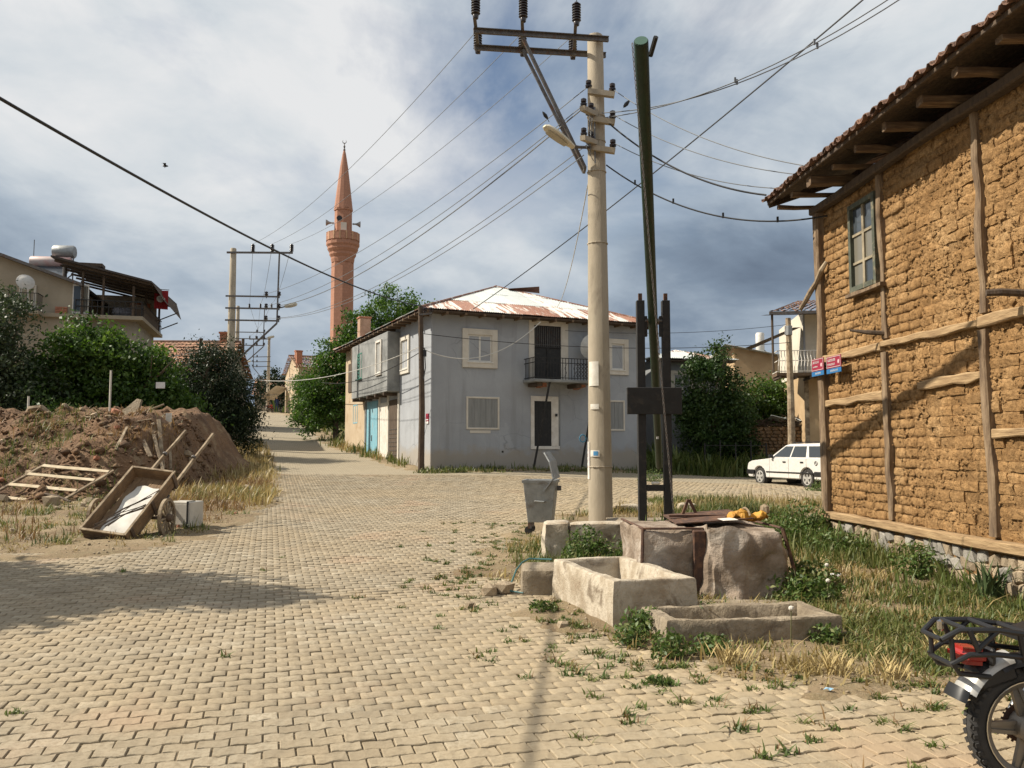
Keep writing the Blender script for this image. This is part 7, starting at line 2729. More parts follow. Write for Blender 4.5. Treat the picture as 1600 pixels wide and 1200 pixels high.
    MB().tube([(1.02, 0, .86), (.62, 0, .66), (.1, 0, .65)], .025, 8).tube([(1.0, 0, .82), (.86, 0, .45), (.8, 0, .25)], .022, 8).build('frame_tube', MAT['black_paint'], t)
    MB().lathe([(.03, 0), (.085, .05), (.085, .1), (0, .115)], (1.08, 0, .86), 'x', 14).build('headlight', MAT['glass_pale'], t)
    MB().tube([(.52, .10, .3), (.46, .17, .12), (.42, .22, .0)], .012, 6).build('side_stand', MAT['steel'], t)
    mb = MB()
    for s_ in (.062,):
        mb.bar((.0, s_, .385), (.52, s_, .365), .012, .014).bar((.0, s_, .20), (.52, s_, .29), .012, .014)
    mb.build('drive_chain', MAT['rust'], t)
    MB().tube([(.16, -.15, .60), (.22, -.17, .64), (.30, -.16, .60), (.36, -.155, .40)], .016, 8).build('crash_bar', MAT['chrome'], t, smooth=True)
    return t


motorbike('black motorcycle with luggage rack at the near right corner', (2.43, 4.08, .0), 0)
yb = 68.0
xb = (480 - 800) / 1320 * yb
motorbike('dark motorcycle parked on the right verge up the road', (xb - .3, yb, Hs(xb, yb) - .02), R(35))
xb = -26.9
motorbike('red motorcycle beside the person at the awning', (-27.2, 94.0, Hs(-27.2, 94)), R(80), flat('red motorcycle paint', (.50, .05, .03), .35))

# ------------------------------------------------------------------ person far down the road
pe = thing('person', 'person in dark blue clothes standing under the cream awning', 'person', (-26.55, 95.2, Hs(-26.55, 95.2)), R(200))
js = [((0, 0, .95), .13), ((0, 0, 1.18), .12), ((0, .01, 1.40), .13), ((0, .015, 1.50), .055),  # pelvis waist chest neck
      ((.19, .0, 1.40), .06), ((.25, .02, 1.13), .045), ((.24, .10, .90), .035),
      ((-.19, .0, 1.40), .06), ((-.25, .02, 1.13), .045), ((-.22, .12, .92), .035),
      ((.10, .0, .88), .09), ((.11, .03, .48), .06), ((.11, -.02, .08), .045), ((.11, .12, .03), .035),
      ((-.10, .0, .88), .09), ((-.12, .06, .48), .06), ((-.12, .06, .08), .045), ((-.12, .2, .03), .035)]
ed = [(0, 1), (1, 2), (2, 3), (2, 4), (4, 5), (5, 6), (2, 7), (7, 8), (8, 9), (0, 10), (10, 11), (11, 12), (12, 13), (0, 14), (14, 15), (15, 16), (16, 17)]
me = bpy.data.meshes.new('body')
me.from_pydata([j[0] for j in js], ed, [])
ob = bpy.data.objects.new('body', me)
C.objects.link(ob)
ob.parent = pe
md = ob.modifiers.new('skin', 'SKIN')
for v_, j in zip(me.skin_vertices[0].data, js):
    v_.radius = (j[1], j[1] * .85)
me.skin_vertices[0].data[0].use_root = True
ob.modifiers.new('sub', 'SUBSURF').levels = 1
ob.modifiers['sub'].render_levels = 2
me.materials.append(M('dark blue clothing', (.03, .06, .16), (.02, .035, .10), 5, 0))
MB().lathe([(0, -.12), (.06, -.10), (.085, -.03), (.09, .03), (.075, .09), (.03, .12), (0, .125)], (0, .03, 1.64), n=12).build('head', M('skin', (.45, .27, .18), (.4, .23, .15), 3), pe, smooth=True)
MB().lathe([(.10, -.06), (.105, .02), (.09, .09), (.04, .13), (0, .138)], (0, .01, 1.645), n=12).build('headscarf', MAT['trim'], pe, smooth=True)
# ------------------------------------------------------------------ foliage
MAT['leaf_walnut'] = leaf_mat('walnut leaves', [(.022, .046, .010), (.042, .085, .016), (.075, .135, .024), (.14, .20, .05)])
MAT['leaf_olive'] = leaf_mat('greyish leaves', [(.024, .038, .016), (.045, .066, .028), (.075, .095, .045)], .25)
MAT['leaf_dark'] = leaf_mat('dark conifer leaves', [(.012, .022, .009), (.022, .038, .014), (.038, .058, .022)], .15)
MAT['leaf_mid'] = leaf_mat('fresh leaves', [(.022, .050, .010), (.042, .092, .016), (.08, .15, .026), (.14, .20, .05)])
MAT['leaf_poplar'] = leaf_mat('dull green leaves', [(.014, .032, .009), (.026, .056, .014), (.05, .092, .022), (.085, .13, .04)], .3)
MAT['leaf_weed'] = leaf_mat('weed leaves', [(.040, .075, .018), (.07, .12, .028), (.11, .165, .042), (.19, .20, .08)], .3)


def leaf_cloud(P, size, r, up=.35, aspect=.55, jitter=.35):
    """one folded quad per point"""
    n = len(P)
    d = r.normal(0, 1, (n, 3))
    d[:, 2] += -.25
    d /= np.linalg.norm(d, axis=1, keepdims=True)
    nn = r.normal(0, 1, (n, 3))
    nn[:, 2] = np.abs(nn[:, 2]) + up
    s_ = np.cross(d, nn)
    s_ /= np.linalg.norm(s_, axis=1, keepdims=True) + 1e-9
    L = size * r.uniform(1 - jitter, 1 + jitter, (n, 1))
    w = L * aspect
    a = P - d * L * .5
    c = P + d * L * .5
    nrm = np.cross(s_, d)
    b_ = P + s_ * w * .5 + nrm * L * .10
    e = P - s_ * w * .5 + nrm * L * .10
    V = np.stack([a, b_, c, e], 1).reshape(-1, 3)
    F = np.arange(n * 4).reshape(n, 4)
    return V, F


def crown_points(lobes, n, r, clump=.22, per=38, inner=.35, gap=.5, seed=0):
    vol = np.array([l[3] * l[4] * l[5] for l in lobes]) ** .8
    vol = vol / vol.sum()
    nc = max(8, n // per)
    pts = []
    k = 0
    while k < nc:
        m_ = nc * 2
        li = r.choice(len(lobes), m_, p=vol)
        L = np.array(lobes)[li]
        d = r.normal(0, 1, (m_, 3))
        d /= np.linalg.norm(d, axis=1, keepdims=True)
        bump = 1 + .55 * (fbm(d[:, 0] * 2.3 + seed + li, d[:, 1] * 2.3, d[:, 2] * 2.3, 3) - .5) * 2
        rad = (inner + (1 - inner) * r.random(m_) ** .55) * bump
        p = L[:, :3] + d * rad[:, None] * L[:, 3:6]
        keep = fbm(p[:, 0] * 1.1 + 31 + seed, p[:, 1] * 1.1, p[:, 2] * 1.1, 2) > gap - .5 * .35
        p = p[keep]
        pts.append(p)
        k += len(p)
    cl = np.concatenate(pts)[:nc]
    cr = r.random(nc)
    i = r.integers(0, nc, n)
    off = r.normal(0, clump, (n, 3))
    off[:, 2] *= .75
    return cl[i] + off, np.clip(cr[i] * .6 + r.random(n) * .4, 0, 1)


def tree(name, label, base, lobes, n, size, mat, seed, trunk_r=.14, clump=.24, limbs=7, group=None, inner=.35, gap=.45, per=38, cat='tree', aspect=.55):
    """lobes are relative to the base point"""
    r = np.random.default_rng(seed)
    t = thing(name, label, cat, base, 0, group)
    P, rnd = crown_points(lobes, n, r, clump, per, inner, gap, seed)
    P = P[(P[:, 2] > .05)]
    rnd = rnd[:len(P)]
    V, F = leaf_cloud(P, size, r, aspect=aspect)
    fast_mesh('crown', V, F, mat, t, rnd=np.repeat(rnd, 4))
    mb = MB()
    zc_ = np.mean([l[2] for l in lobes])
    fork = Vector((lobes[0][0] * .3, lobes[0][1] * .3, max(.5, zc_ * .45)))
    mb.tube([(0, 0, -.3), (fork.x * .4, fork.y * .4, fork.z * .55), fork], [trunk_r * 1.25, trunk_r, trunk_r * .85], 8)
    rr = random.Random(seed)
    for k in range(limbs):
        l = lobes[k % len(lobes)]
        a = rr.uniform(0, 6.28)
        e = Vector((l[0] + math.cos(a) * l[3] * .65, l[1] + math.sin(a) * l[4] * .65, l[2] + rr.uniform(-.2, .75) * l[5]))
        mid = fork.lerp(e, .5) + Vector((rr.uniform(-.2, .2), rr.uniform(-.2, .2), rr.uniform(0, .3)))
        mb.tube([fork, mid, e], [trunk_r * .6, trunk_r * .36, trunk_r * .12], 6)
        for q in range(3):
            f = e + Vector((rr.uniform(-.6, .6), rr.uniform(-.6, .6), rr.uniform(-.2, .6)))
            mb.tube([mid.lerp(e, .3 + .2 * q), f], [trunk_r * .2, trunk_r * .05], 5)
    mb.build('trunk', MAT['bark'], t, smooth=True)
    return t


def B(x, y):
    return (x, y, Hs(x, y) - .05)


def px2x(u, y):
    return (u - 800) / 1320 * y


# walnut in front of the terrace house
bx_, by_ = px2x(150, 30), 30
b_ = B(bx_, by_)
tree('walnut_tree', 'broad walnut tree with bright green leaves below the roof terrace', b_,
     [(-.2, 0, 3.7, 1.6, 1.3, 1.3), (1.0, .2, 3.2, 1.6, 1.2, 1.3), (-1.4, -.2, 2.5, 1.3, 1.1, 1.3), (.3, -.3, 1.7, 2.2, 1.1, 1.3), (2.1, 0, 2.2, 1.2, .9, 1.4), (3.0, .2, 1.4, 1.0, .9, 1.0)], 34000, .16, MAT['leaf_walnut'], 3, .16, clump=.2, gap=.5)
bx_ = px2x(5, 29)
tree('walnut_tree', 'darker greyish tree at the left picture edge by house', B(bx_, 29),
     [(-.2, 0, 4.8, 1.2, 1.2, 1.3), (-.6, 0, 3.4, 1.6, 1.3, 1.4), (.5, -.2, 2.0, 1.6, 1.2, 1.4), (-1.8, .3, 3.6, 1.5, 1.3, 1.6)], 22000, .13, MAT['leaf_olive'], 4, .15)
bx_ = px2x(75, 28)
tree('garden_bush', 'low green bush on mound crest between both left trees', B(bx_, 28.6), [(0, 0, 1.3, 1.2, .9, 1.0), (.9, 0, 1.0, .9, .8, .8)], 7000, .13, MAT['leaf_walnut'], 5, .07, cat='bush')
bx_ = px2x(322, 34)
tree('juniper_tree', 'dense dark bushy tree leaning over the road edge', B(bx_, 34),
     [(0, 0, 2.9, 1.6, 1.4, 1.6), (-1.35, 0, 2.2, 1.3, 1.2, 1.4), (.95, -.1, 1.9, 1.3, 1.2, 1.4), (.3, 0, 4.0, .85, .7, .8), (1.6, -.2, 1.1, .75, .8, .9), (-.3, -.3, 1.2, 1.9, 1.0, 1.0)], 44000, .115, MAT['leaf_dark'], 6, .15, clump=.19, inner=.2, gap=.24, aspect=.4)
bx_ = px2x(255, 33)
tree('garden_bush', 'dark bush filling the gap left of juniper tree', B(bx_, 33), [(0, 0, 1.4, 1.1, 1.0, 1.2), (-1.0, 0, 1.0, 1.1, .9, .9)], 8000, .12, MAT['leaf_dark'], 7, .08, cat='bush')
# behind the grey house
bx_ = px2x(606, 47)
tree('leafy_tree', 'tall bright green tree rising behind the grey house roof', B(bx_, 47),
     [(.2, 0, 7.0, 1.9, 1.7, 1.5), (-1.3, 0, 5.8, 1.6, 1.5, 1.4), (1.6, 0, 6.7, 1.5, 1.4, 1.1), (0, 0, 4.6, 2.0, 1.7, 1.3)], 20000, .17, MAT['leaf_mid'], 8, .2, clump=.2, gap=.52)
bx_ = px2x(525, 47)
tree('leafy_tree', 'green tree covering the far end of the grey house', B(bx_, 47),
     [(0, 0, 4.4, 1.3, 1.3, 1.2), (-.7, 0, 3.1, 1.5, 1.3, 1.3), (.3, 0, 2.0, 1.4, 1.2, 1.2), (-1.1, 0, 1.6, 1.2, 1.1, 1.1), (1.0, 0, 5.2, 1.1, 1.1, .9)], 20000, .16, MAT['leaf_mid'], 9, .15, clump=.2, gap=.5)
bx_ = px2x(487, 60)
tree('roadside_bush', 'rounded green bush in front of stone house gable', B(bx_, 60), [(0, 0, 2.0, 1.4, 1.2, 1.5), (.9, -.4, 1.2, 1.3, 1.1, 1.1), (-.4, 0, 3.2, .8, .8, .8)], 13000, .15, MAT['leaf_mid'], 10, .1, cat='bush')
bx_ = px2x(412, 120)
tree('leafy_tree', 'far dark tree beside the small red roofed house', B(bx_ + 3.5, 112), [(0, 0, 3.5, 2.0, 2, 2.4), (1.8, 0, 2.2, 1.8, 1.6, 1.8)], 5000, .3, MAT['leaf_dark'], 11, .2)
bx_ = px2x(395, 104)
tree('leafy_tree', 'far dark bush left of road under distant roof', B(bx_ - 2.2, 100), [(0, 0, 1.6, 1.6, 1.5, 1.5), (-1.6, 0, 1.8, 1.6, 1.5, 1.7)], 5000, .25, MAT['leaf_dark'], 12, .15)
# right-hand side
bx_ = px2x(1108, 34.6)
tree('poplar_tree', 'upright dark green young tree beside the grey annex', B(bx_, 34.6),
     [(0, 0, 3.2, 1.15, .9, 1.5), (.45, 0, 4.5, .5, .5, .9), (-.5, 0, 4.0, .45, .5, .9), (.1, 0, 1.7, 1.2, .9, 1.2), (-.7, -.1, 2.5, .8, .7, 1.0), (1.0, 0, 2.6, .75, .7, 1.0), (1.0, 0, 3.9, .35, .35, .7)], 20000, .13, MAT['leaf_poplar'], 13, .09, clump=.17, limbs=10)
bx_ = px2x(1150, 36.2)
tree('garden_bush', 'dark bush in shade between the young tree and rubble wall', B(bx_, 36.0), [(0, 0, 1.6, .9, .8, 1.3), (-.7, 0, 2.4, .7, .6, .9), (.3, .2, 2.9, .6, .5, .7)], 8000, .13, MAT['leaf_poplar'], 16, .07, clump=.18, cat='bush')
bx_ = px2x(1185, 39)
tree('vine_bush', 'bright green vine bush above the brown rubble wall', B(bx_, 38.5), [(0, 0, 3.2, 1.4, .9, 1.0), (.9, 0, 2.9, 1.1, .8, .9), (-.9, 0, 2.7, 1.0, .8, .9)], 12000, .14, MAT['leaf_walnut'], 14, .1, cat='bush')
# the tree out of the picture on the left whose shadow lies on the paving
tree('shade_tree', 'leafy tree left of the picture shading the paving', (-12.7, 9.1, 0.0),
     [(0, .4, 4.7, 2.0, 2.2, 1.5), (1.6, .9, 5.9, 1.4, 1.1, .7), (1.4, -.5, 5.2, 1.4, 1.1, .9), (2.5, .4, 6.2, 1.2, .6, .45), (-1.0, .5, 4.2, 1.7, 2.3, 1.4), (.4, .2, 3.6, 2.1, 2.2, 1.0)], 60000, .20, MAT['leaf_walnut'], 15, .2, inner=.1, gap=.2)


# ------------------------------------------------------------------ grass
def grass(name, pts, hgt, n_per, mat, label, seed, spread=.07, width=.006, bend=.5, parent=None):
    """pts (n,2); every point is a tuft of n_per three-segment blades"""
    r = np.random.default_rng(seed)
    n = len(pts) * n_per
    P = np.repeat(pts, n_per, 0) + r.normal(0, spread, (n, 2))
    m_ = mound(P[:, 0], P[:, 1])
    Z = np.maximum(ground_z(P[:, 0], P[:, 1]), np.maximum(H(P[:, 0], P[:, 1]) + .002, H(P[:, 0], P[:, 1]) - .03 + m_ * (m_ > .03))) - .008
    hh = np.repeat(hgt, n_per) if np.ndim(hgt) else np.full(n, hgt)
    hh = hh * r.gamma(6, 1 / 6, n)
    a = r.uniform(0, 2 * np.pi, n)
    lean = np.abs(r.normal(0, bend, n)) * hh
    dx, dy = np.cos(a), np.sin(a)
    sx, sy = -dy, dx
    w = width * r.uniform(.6, 1.4, n) * (1 + hh * 2)
    V = np.empty((n, 6, 3))
    for k, (t, ww) in enumerate(((0, 1.0), (.55, .75), (1.0, .12))):
        off = lean * t ** 1.8
        z = hh * t * (1 - .12 * t)
        for s_, c in ((-1, 0), (1, 1)):
            V[:, k * 2 + c, 0] = P[:, 0] + dx * off + sx * w * ww * s_
            V[:, k * 2 + c, 1] = P[:, 1] + dy * off + sy * w * ww * s_
            V[:, k * 2 + c, 2] = Z + z
    base = (np.arange(n) * 6)[:, None]
    F = np.concatenate([base + np.array([[0, 1, 3, 2]]), base + np.array([[2, 3, 5, 4]])])
    tuft = np.repeat(np.repeat(r.random(len(pts)), n_per) * .6 + r.random(n) * .4, 6)
    o = fast_mesh(name, V.reshape(-1, 3), F, mat, parent, rnd=tuft)
    o['kind'] = 'stuff'
    if label:
        tag(o, label, 'grass')
    return o


MAT['grass_green'] = leaf_mat('green grass', [(.045, .070, .016), (.075, .110, .026), (.12, .15, .04), (.20, .20, .075)], .3)
MAT['grass_dry'] = leaf_mat('dry grass', [(.16, .115, .045), (.27, .205, .085), (.36, .285, .13), (.42, .35, .18)], .3)
MAT['grass_mix'] = leaf_mat('mixed grass', [(.050, .080, .02), (.085, .115, .03), (.15, .16, .05), (.27, .23, .095)], .3)
MAT['grass_brown'] = leaf_mat('russet weeds', [(.10, .06, .028), (.18, .11, .05), (.27, .17, .075), (.34, .24, .12)], .25)


def scatter(n, x0, x1, y0, y1, dens, seed):
    r = np.random.default_rng(seed)
    x, y = r.uniform(x0, x1, n), r.uniform(y0, y1, n)
    k = r.random(n) < dens(x, y)
    return np.stack([x[k], y[k]], 1)


def in_house(x, y):
    return (x > 4.92 - .06 * (y - 13.2) - .12) & (y < 13.2)


def blocked(x, y):
    """troughs, well, slabs"""
    b_ = (np.abs(x - 2.05) < .95) & (np.abs(y - 9.55) < .68)
    u, v = (x - .9) * .96 + (y - 7.62) * .277, -(x - .9) * .277 + (y - 7.62) * .96
    b_ |= (u > .02) & (u < .83) & (v > .02) & (v < 1.62)
    u, v = (x - 1.24) * .989 + (y - 6.86) * .15, -(x - 1.24) * .15 + (y - 6.86) * .989
    b_ |= (u > 0) & (u < 1.5) & (v > 0) & (v < .7)
    b_ |= (np.abs(x - 1.0) < .85) & (np.abs(y - 11.75) < .2)
    return b_


def path(x, y):
    """bare trodden strip from the street corner of the house towards the camera"""
    c = 3.35 + .42 * (y - 9.5) * .3
    return np.exp(-((x - c) / .38) ** 2) * sstep(7.6, 8.6, y) * (1 - sstep(11.2, 12.4, y))


def d_green(x, y):
    sd = road_sd(x, y)
    n_ = fbm(x * .9, y * .9, 1, 3)
    d = sstep(.1, .8, -sd) * sstep(.40, .58, n_) * (.62 + .38 * sstep(7.6, 9.5, y))
    d = np.maximum(d, sstep(3.0, 3.5, x) * sstep(10.5, 12, y) * .9)
    d = d * (1 - .9 * path(x, y))
    return np.where(in_house(x, y) | blocked(x, y), 0, d)


pts = scatter(9000, -1.0, 5.4, 5.4, 20.5, d_green, 1)
hg = .055 + .12 * fbm(pts[:, 0] * .7, pts[:, 1] * .7, 3, 2) * sstep(7.5, 10, pts[:, 1])
grass('verge_grass', pts, hg, 11, MAT['grass_mix'], 'mixed green and yellow grass on the well verge', 2)
pts = scatter(5200, -1.0, 5.4, 5.4, 20.5, lambda x, y: np.where(in_house(x, y) | blocked(x, y), 0, sstep(-.05, .5, -road_sd(x, y)) * sstep(.46, .62, fbm(x * 1.3 + 9, y * 1.3, 2, 3)) * (1 - .8 * path(x, y)) * (.75 + .25 * sstep(6, 9, y))), 3)
grass('dry_grass', pts, .085, 10, MAT['grass_dry'], 'dry straw coloured grass among the green verge', 4, bend=.9)
pts = scatter(1500, 2.2, 4.9, 8.0, 14.0, lambda x, y: np.where(in_house(x, y) | blocked(x, y), 0, np.maximum(sstep(3.6, 4.6, x + .06 * (y - 13)) * .9, sstep(10.4, 11.5, y) * .7) * sstep(.35, .55, fbm(x * 1.1, y * 1.1, 7, 3)) * (1 - .8 * path(x, y)) * (.25 + .75 * sstep(10.8, 12.2, y))), 5)
grass('tall_grass', pts, .19, 10, MAT['grass_green'], 'taller green grass below the mud brick wall', 6, bend=.55, width=.008)
pts = scatter(2600, 2.5, 5.6, 5.5, 9.6, lambda x, y: np.where(in_house(x, y) | blocked(x, y), 0, sstep(-.15, .5, -road_sd(x, y)) * sstep(.36, .56, fbm(x * 1.6 + 3, y * 1.6, 4, 3)) * (1 - .75 * path(x, y))), 31)
grass('near_verge_grass', pts, .065, 13, MAT['grass_mix'], 'short yellow green grass between the lower trough and motorcycle', 32, bend=.9)
pts = scatter(1000, 1.2, 5.6, 5.4, 9.0, lambda x, y: np.where(in_house(x, y) | blocked(x, y), 0, sstep(-.3, .4, -road_sd(x, y)) * sstep(.42, .6, fbm(x * 2 + 13, y * 2, 4, 3))), 33)
grass('near_dry_grass', pts, .055, 12, MAT['grass_dry'], 'short dry grass on the lower verge by the paving', 34, bend=1.1)
pts = scatter(900, .9, 9, 17.0, 20.6, lambda x, y: sstep(0, .5, -road_sd(x, y)) * .7, 8)
grass('street_grass', pts, .17, 9, MAT['grass_dry'], 'dry grass strip behind the well by the street', 9)
# tufts in the joints of the paving near the verge, placed along the joints
r = np.random.default_rng(21)
jx = r.integers(-60, 60, 16000)
jy = r.integers(18, 160, 16000)
al = r.uniform(-.5, .5, 16000)
JP = (jx * PL + al * PL)[:, None] * E1 + ((jy - .5) * PW + PAMP * np.sin(2 * np.pi * al))[:, None] * E2
sdj = road_sd(JP[:, 0], JP[:, 1])
dens = np.exp(-np.maximum(sdj, 0) / np.where(JP[:, 0] > .5, 1.1, .62)) * sstep(-.6, .2, JP[:, 0] + .25 * (JP[:, 1] - 6)) * .9 * sstep(.36, .56, fbm(JP[:, 0] * 2.0, JP[:, 1] * 2.0, 5, 3)) + .006
dens *= sstep(-.4, .05, sdj) * (JP[:, 1] < 16) * (np.abs(JP[:, 0]) < 5)
JP = JP[r.random(len(JP)) < dens]
grass('joint_weeds', JP, .030, 26, MAT['grass_green'], 'small green tufts growing in the paving joints', 22, spread=.026, width=.006, bend=1.3)
JP2 = JP[r.random(len(JP)) < .55] + r.normal(0, .03, (int((r.random(1)[0] >= 0) * 1), 2))
grass('joint_straw', JP2, .048, 7, MAT['grass_brown'], 'brownish dry tufts in the paving joints', 23, spread=.03, width=.004, bend=1.3)
# left: dry grass on the heap and along its foot
pts = scatter(4200, -17, -5.2, 13.0, 25, lambda x, y: np.where(road_sd(x, y) > -.25, 0, sstep(.50, .62, fbm(x * .8, y * .8, 3, 3)) * .85 * np.where(y < 17.5, .16, 1.0)), 11)
grass('mound_grass', pts, .17, 9, MAT['grass_brown'], 'russet dry weeds covering the dirt heap', 12, spread=.10, bend=.8)
pts = scatter(700, -13, -5.3, 13.0, 19.5, lambda x, y: np.where(road_sd(x, y) > -.15, 0, sstep(.50, .60, fbm(x * 1.3 + 7, y * 1.3, 3, 3))), 41)
grass('cart_weeds', pts, .09, 14, MAT['grass_mix'], 'low green and straw weeds round the handcart', 42, spread=.06, bend=1.0)
pts = scatter(900, -13, -5.3, 12.2, 19.5, lambda x, y: np.where(road_sd(x, y) > -.05, 0, sstep(.46, .60, fbm(x * 1.1 + 27, y * 1.1, 3, 3))), 43)
grass('cart_straw', pts, .06, 12, MAT['grass_dry'], 'dry straw lying on the earth by the handcart', 44, spread=.08, bend=1.8)
pts = scatter(2600, -15, -5.2, 13.4, 24.5, lambda x, y: np.where(road_sd(x, y) > -.2, 0, sstep(.50, .62, fbm(x * .7 + 40, y * .7, 3, 3)) * .9 * np.where(y < 14.6, .2, 1)), 13)
grass('heap_green', pts, .15, 9, MAT['grass_mix'], 'green and yellow weeds on the heap foot', 14, spread=.09, bend=.7)
pts = scatter(6000, -14, -5.4, 18.0, 42, lambda x, y: np.where(road_sd(x, y) > -.1, 0, sstep(3.2, 1.2, -road_sd(x, y)) * sstep(.36, .55, fbm(x * .8, y * .8, 9, 3)) * .8 * sstep(17, 19, y) * (mound(x, y) < .12)), 15)
grass('verge_strip', pts, .20, 8, MAT['grass_dry'], 'dry grass along the left road edge', 16, spread=.12, width=.010)
pts = scatter(6000, -20, -4, 29, 75, lambda x, y: np.where((road_sd(x, y) > -.05) | (road_sd(x, y) < -3.0), 0, sstep(.36, .55, fbm(x * .6, y * .6, 2, 3)) * .9) * (x > -22 + (75 - y) * .3), 17)
grass('bank_grass', pts, .28, 8, MAT['grass_mix'], 'green and dry grass on bank beside grey house', 18, spread=.16, width=.016)
pts = scatter(1600, -3.2, 9.5, 28.6, 33.6, lambda x, y: np.where(road_sd(x, y) > .45, 0, sstep(.35, .6, fbm(x * 1.1, y * 1.1, 2, 3))), 19)
grass('house_weeds', pts, .14, 8, MAT['grass_mix'], 'thin weeds along the grey house plinth', 20, spread=.1, width=.012)
pts = scatter(2600, 5.6, 13, 32.6, 36.2, lambda x, y: sstep(.32, .5, fbm(x * .8, y * .8, 2, 3)) * sstep(32.4, 33.4, y + .1 * x - .9), 24)
grass('shade_weeds', pts, .5, 8, MAT['grass_green'], 'rank dark weeds in shade by the wire fence', 25, spread=.15, width=.018)
pts = scatter(9000, -400, 400, 60, 560, lambda x, y: (road_sd(x, y) < -2) * .8, 26)
grass('far_scrub', pts, 1.3, 6, MAT['grass_mix'], 'far scrub grass over the rising ground', 27, spread=2.0, width=.12)


# ------------------------------------------------------------------ single weeds
def weed(name, label, x, y, h_, rad, n, mat, seed, size=.05, group=None, stems=6, blades=0):
    r = np.random.default_rng(seed)
    z = top_z(x, y)
    t = thing(name, label, 'weed', (x, y, z - .01), 0, group)
    if n:
        p = r.normal(0, 1, (n, 3))
        p /= np.linalg.norm(p, axis=1, keepdims=True)
        p *= (r.random((n, 1)) ** .5)
        p[:, 2] = np.abs(p[:, 2])
        q = 1 + .5 * (fbm(p[:, 0] * 2 + seed, p[:, 1] * 2, p[:, 2] * 2, 3) - .5) * 2
        P = p * np.array([rad, rad, h_]) * q[:, None]
        P[:, 2] += .02
        V, F = leaf_cloud(P, size, r, aspect=.45)
        fast_mesh('leaves', V, F, mat, t, rnd=np.repeat(r.random(n), 4))
    mb = MB()
    rr = random.Random(seed)
    for k in range(stems):
        a, q = rr.uniform(0, 6.28), rr.uniform(.2, .8) * rad
        mb.tube([(q * .3 * math.cos(a), q * .3 * math.sin(a), 0), (q * .7 * math.cos(a), q * .7 * math.sin(a), h_ * .5), (q * math.cos(a), q * math.sin(a), h_ * rr.uniform(.8, 1.15))], [.006, .005, .003], 4)
    mb.build('stem', MAT['stem'], t)
    for k in range(blades):
        a = rr.uniform(0, 6.28)
        L = h_ * rr.uniform(.7, 1.2)
        b0 = Vector((rr.uniform(-.5, .5) * rad * .4, rr.uniform(-.5, .5) * rad * .4, 0))
        lean = rr.uniform(.15, .9)
        vs, fs = [], []
        for i in range(6):
            f = i / 5
            c = b0 + Vector((math.cos(a) * lean * L * f ** 1.8, math.sin(a) * lean * L * f ** 1.8, L * (f - .25 * lean * f ** 3)))
            w = .016 * (1 - f ** 2) + .001
            sd_ = Vector((-math.sin(a), math.cos(a), 0)) * w
            vs += [c - sd_, c + Vector((0, 0, -.004)), c + sd_]
        for i in range(5):
            fs += [(i * 3, i * 3 + 1, i * 3 + 4, i * 3 + 3), (i * 3 + 1, i * 3 + 2, i * 3 + 5, i * 3 + 4)]
        MB().add(vs, fs).build('blade', MAT['blade'], t)
    return t


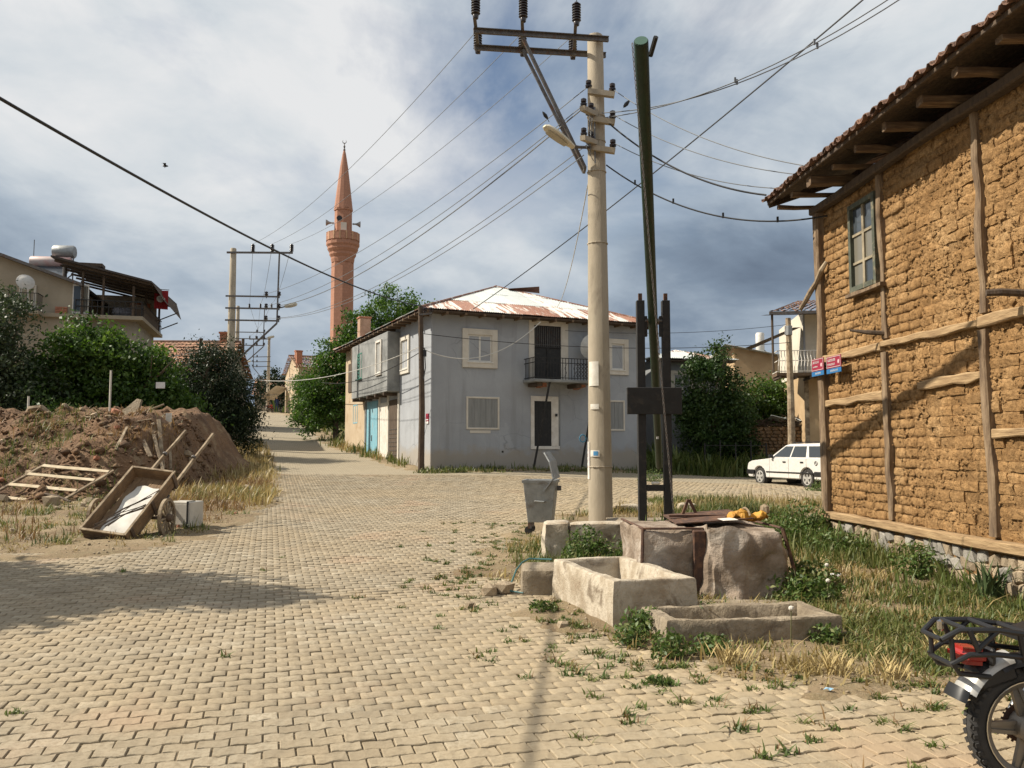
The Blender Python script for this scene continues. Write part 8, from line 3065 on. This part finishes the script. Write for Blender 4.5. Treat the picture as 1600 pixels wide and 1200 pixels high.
MAT['stem'] = M('weed stem', (.13, .13, .05), (.08, .085, .03), 20, 0)
MAT['blade'] = M('long weed leaf', (.065, .10, .03), (.04, .066, .02), 6, 0, stretch=(9, 9, 1))
WD = [
    (.98, 11.2, .42, .36, 1500, 'big feathery green weed before the low wall'),
    (1.55, 11.1, .30, .32, 900, 'smaller green weed right of the feathery one by wall'),
    (1.12, 7.35, .22, .20, 500, 'leafy weed at the corner between both troughs'),
    (.96, 7.0, .16, .16, 300, 'low weed at the front foot of big trough'),
    (1.22, 6.6, .18, .17, 380, 'broad leaved weed at the lower trough left corner'),
    (1.55, 6.68, .15, .16, 320, 'green weed under the lower trough front'),
    (2.55, 7.0, .14, .15, 260, 'weed at the right front end of lower trough'),
    (1.75, 7.62, .20, .11, 130, 'weed sprouting inside the lower trough corner'),
    (1.75, 8.75, .22, .12, 160, 'small weed in the gap of the well stones'),
    (2.95, 8.6, .32, .36, 1000, 'dense green weed right beside the well stone'),
    (3.25, 9.4, .30, .40, 1000, 'weed clump right of well near the bare path'),
    (3.9, 12.4, .46, .55, 1500, 'tall weed clump at mud brick house corner foot'),
    (4.5, 13.0, .55, .40, 1200, 'dark weed tuft climbing the house corner post'),
    (4.35, 11.5, .36, .45, 1100, 'weed patch along the plinth below the left post'),
    (4.75, 10.0, .42, .30, 900, 'upright weed against plinth in mid wall'),
    (.62, 9.9, .12, .2, 250, 'low weed by the trough end slab'),
    (.3, 8.35, .10, .16, 200, 'flat weed on the paving edge left of big trough'),
    (1.0, 5.9, .07, .12, 200, 'small flat weed on the paving before the lower trough'),
    (4.6, 27.8, .4, .5, 600, 'distant weed tuft beyond the pole street'),
    (9.0, 25.0, .35, .4, 500, 'weed clump near the white car wheels'),
]
for k, (x, y, h_, rad, n, lb) in enumerate(WD):
    weed('weed_clump', lb, x, y, h_, rad, n, MAT['leaf_weed'], 900 + k, .05 if h_ < .3 else .06, 'weed clumps round the well and wall')
weed('iris_clump', 'long bladed green plant before the stone plinth at right', 4.88, 8.75, .42, .45, 0, MAT['leaf_weed'], 980, stems=2, blades=46)
weed('iris_clump', 'second shorter long bladed plant at the right frame edge', 5.0, 7.95, .34, .35, 0, MAT['leaf_weed'], 981, stems=2, blades=28)
for k, (x, y, lb) in enumerate(((2.25, 6.05, 'pale straw tuft left, on lower verge edge'), (2.62, 5.98, 'bright straw tuft right, on the lower verge edge'), (3.3, 6.6, 'straw tuft in the grass behind motorcycle rack'), (1.6, 6.3, 'thin straw tuft before lower trough'))):
    t = thing('straw_tuft', lb, 'grass tuft', (x, y, gz(x, y)), 0, 'straw tufts on the verge edge')
    mb = MB()
    rr = random.Random(k)
    for q in range(70):
        a = rr.uniform(0, 6.28)
        L = rr.uniform(.08, .17)
        c = Vector((rr.gauss(0, .05), rr.gauss(0, .04), 0))
        e = c + Vector((math.cos(a) * L * .6, math.sin(a) * L * .6, L))
        s_ = Vector((-math.sin(a), math.cos(a), 0)) * .004
        mb.add([c - s_, c + s_, c.lerp(e, .6) + Vector((0, 0, .02)), e], [(0, 1, 2), (0, 2, 3)])
    mb.build('blades', M('straw', (.50, .40, .19), (.38, .29, .13), 20, 0), t)
for k, (x, y, h_) in enumerate(((3.3, 9.0, .3), (3.05, 8.3, .24), (2.2, 9.0 - 2.2, .3))):
    t = thing('dandelion_clock', ['white dandelion clock right of well, the farther', 'white dandelion clock in grass behind lower trough end', 'seeding stalk in front of lower trough'][k], 'flower', (x, y, gz(x, y)))
    MB().tube([(0, 0, 0), (.01, 0, h_)], .004, 5).build('stem', MAT['stem'], t)
    MB().lathe([(0, -.022), (.02, -.012), (.024, 0), (.02, .012), (0, .022)], (.01, 0, h_), n=8).build('seed_head', MAT['trim'], t)
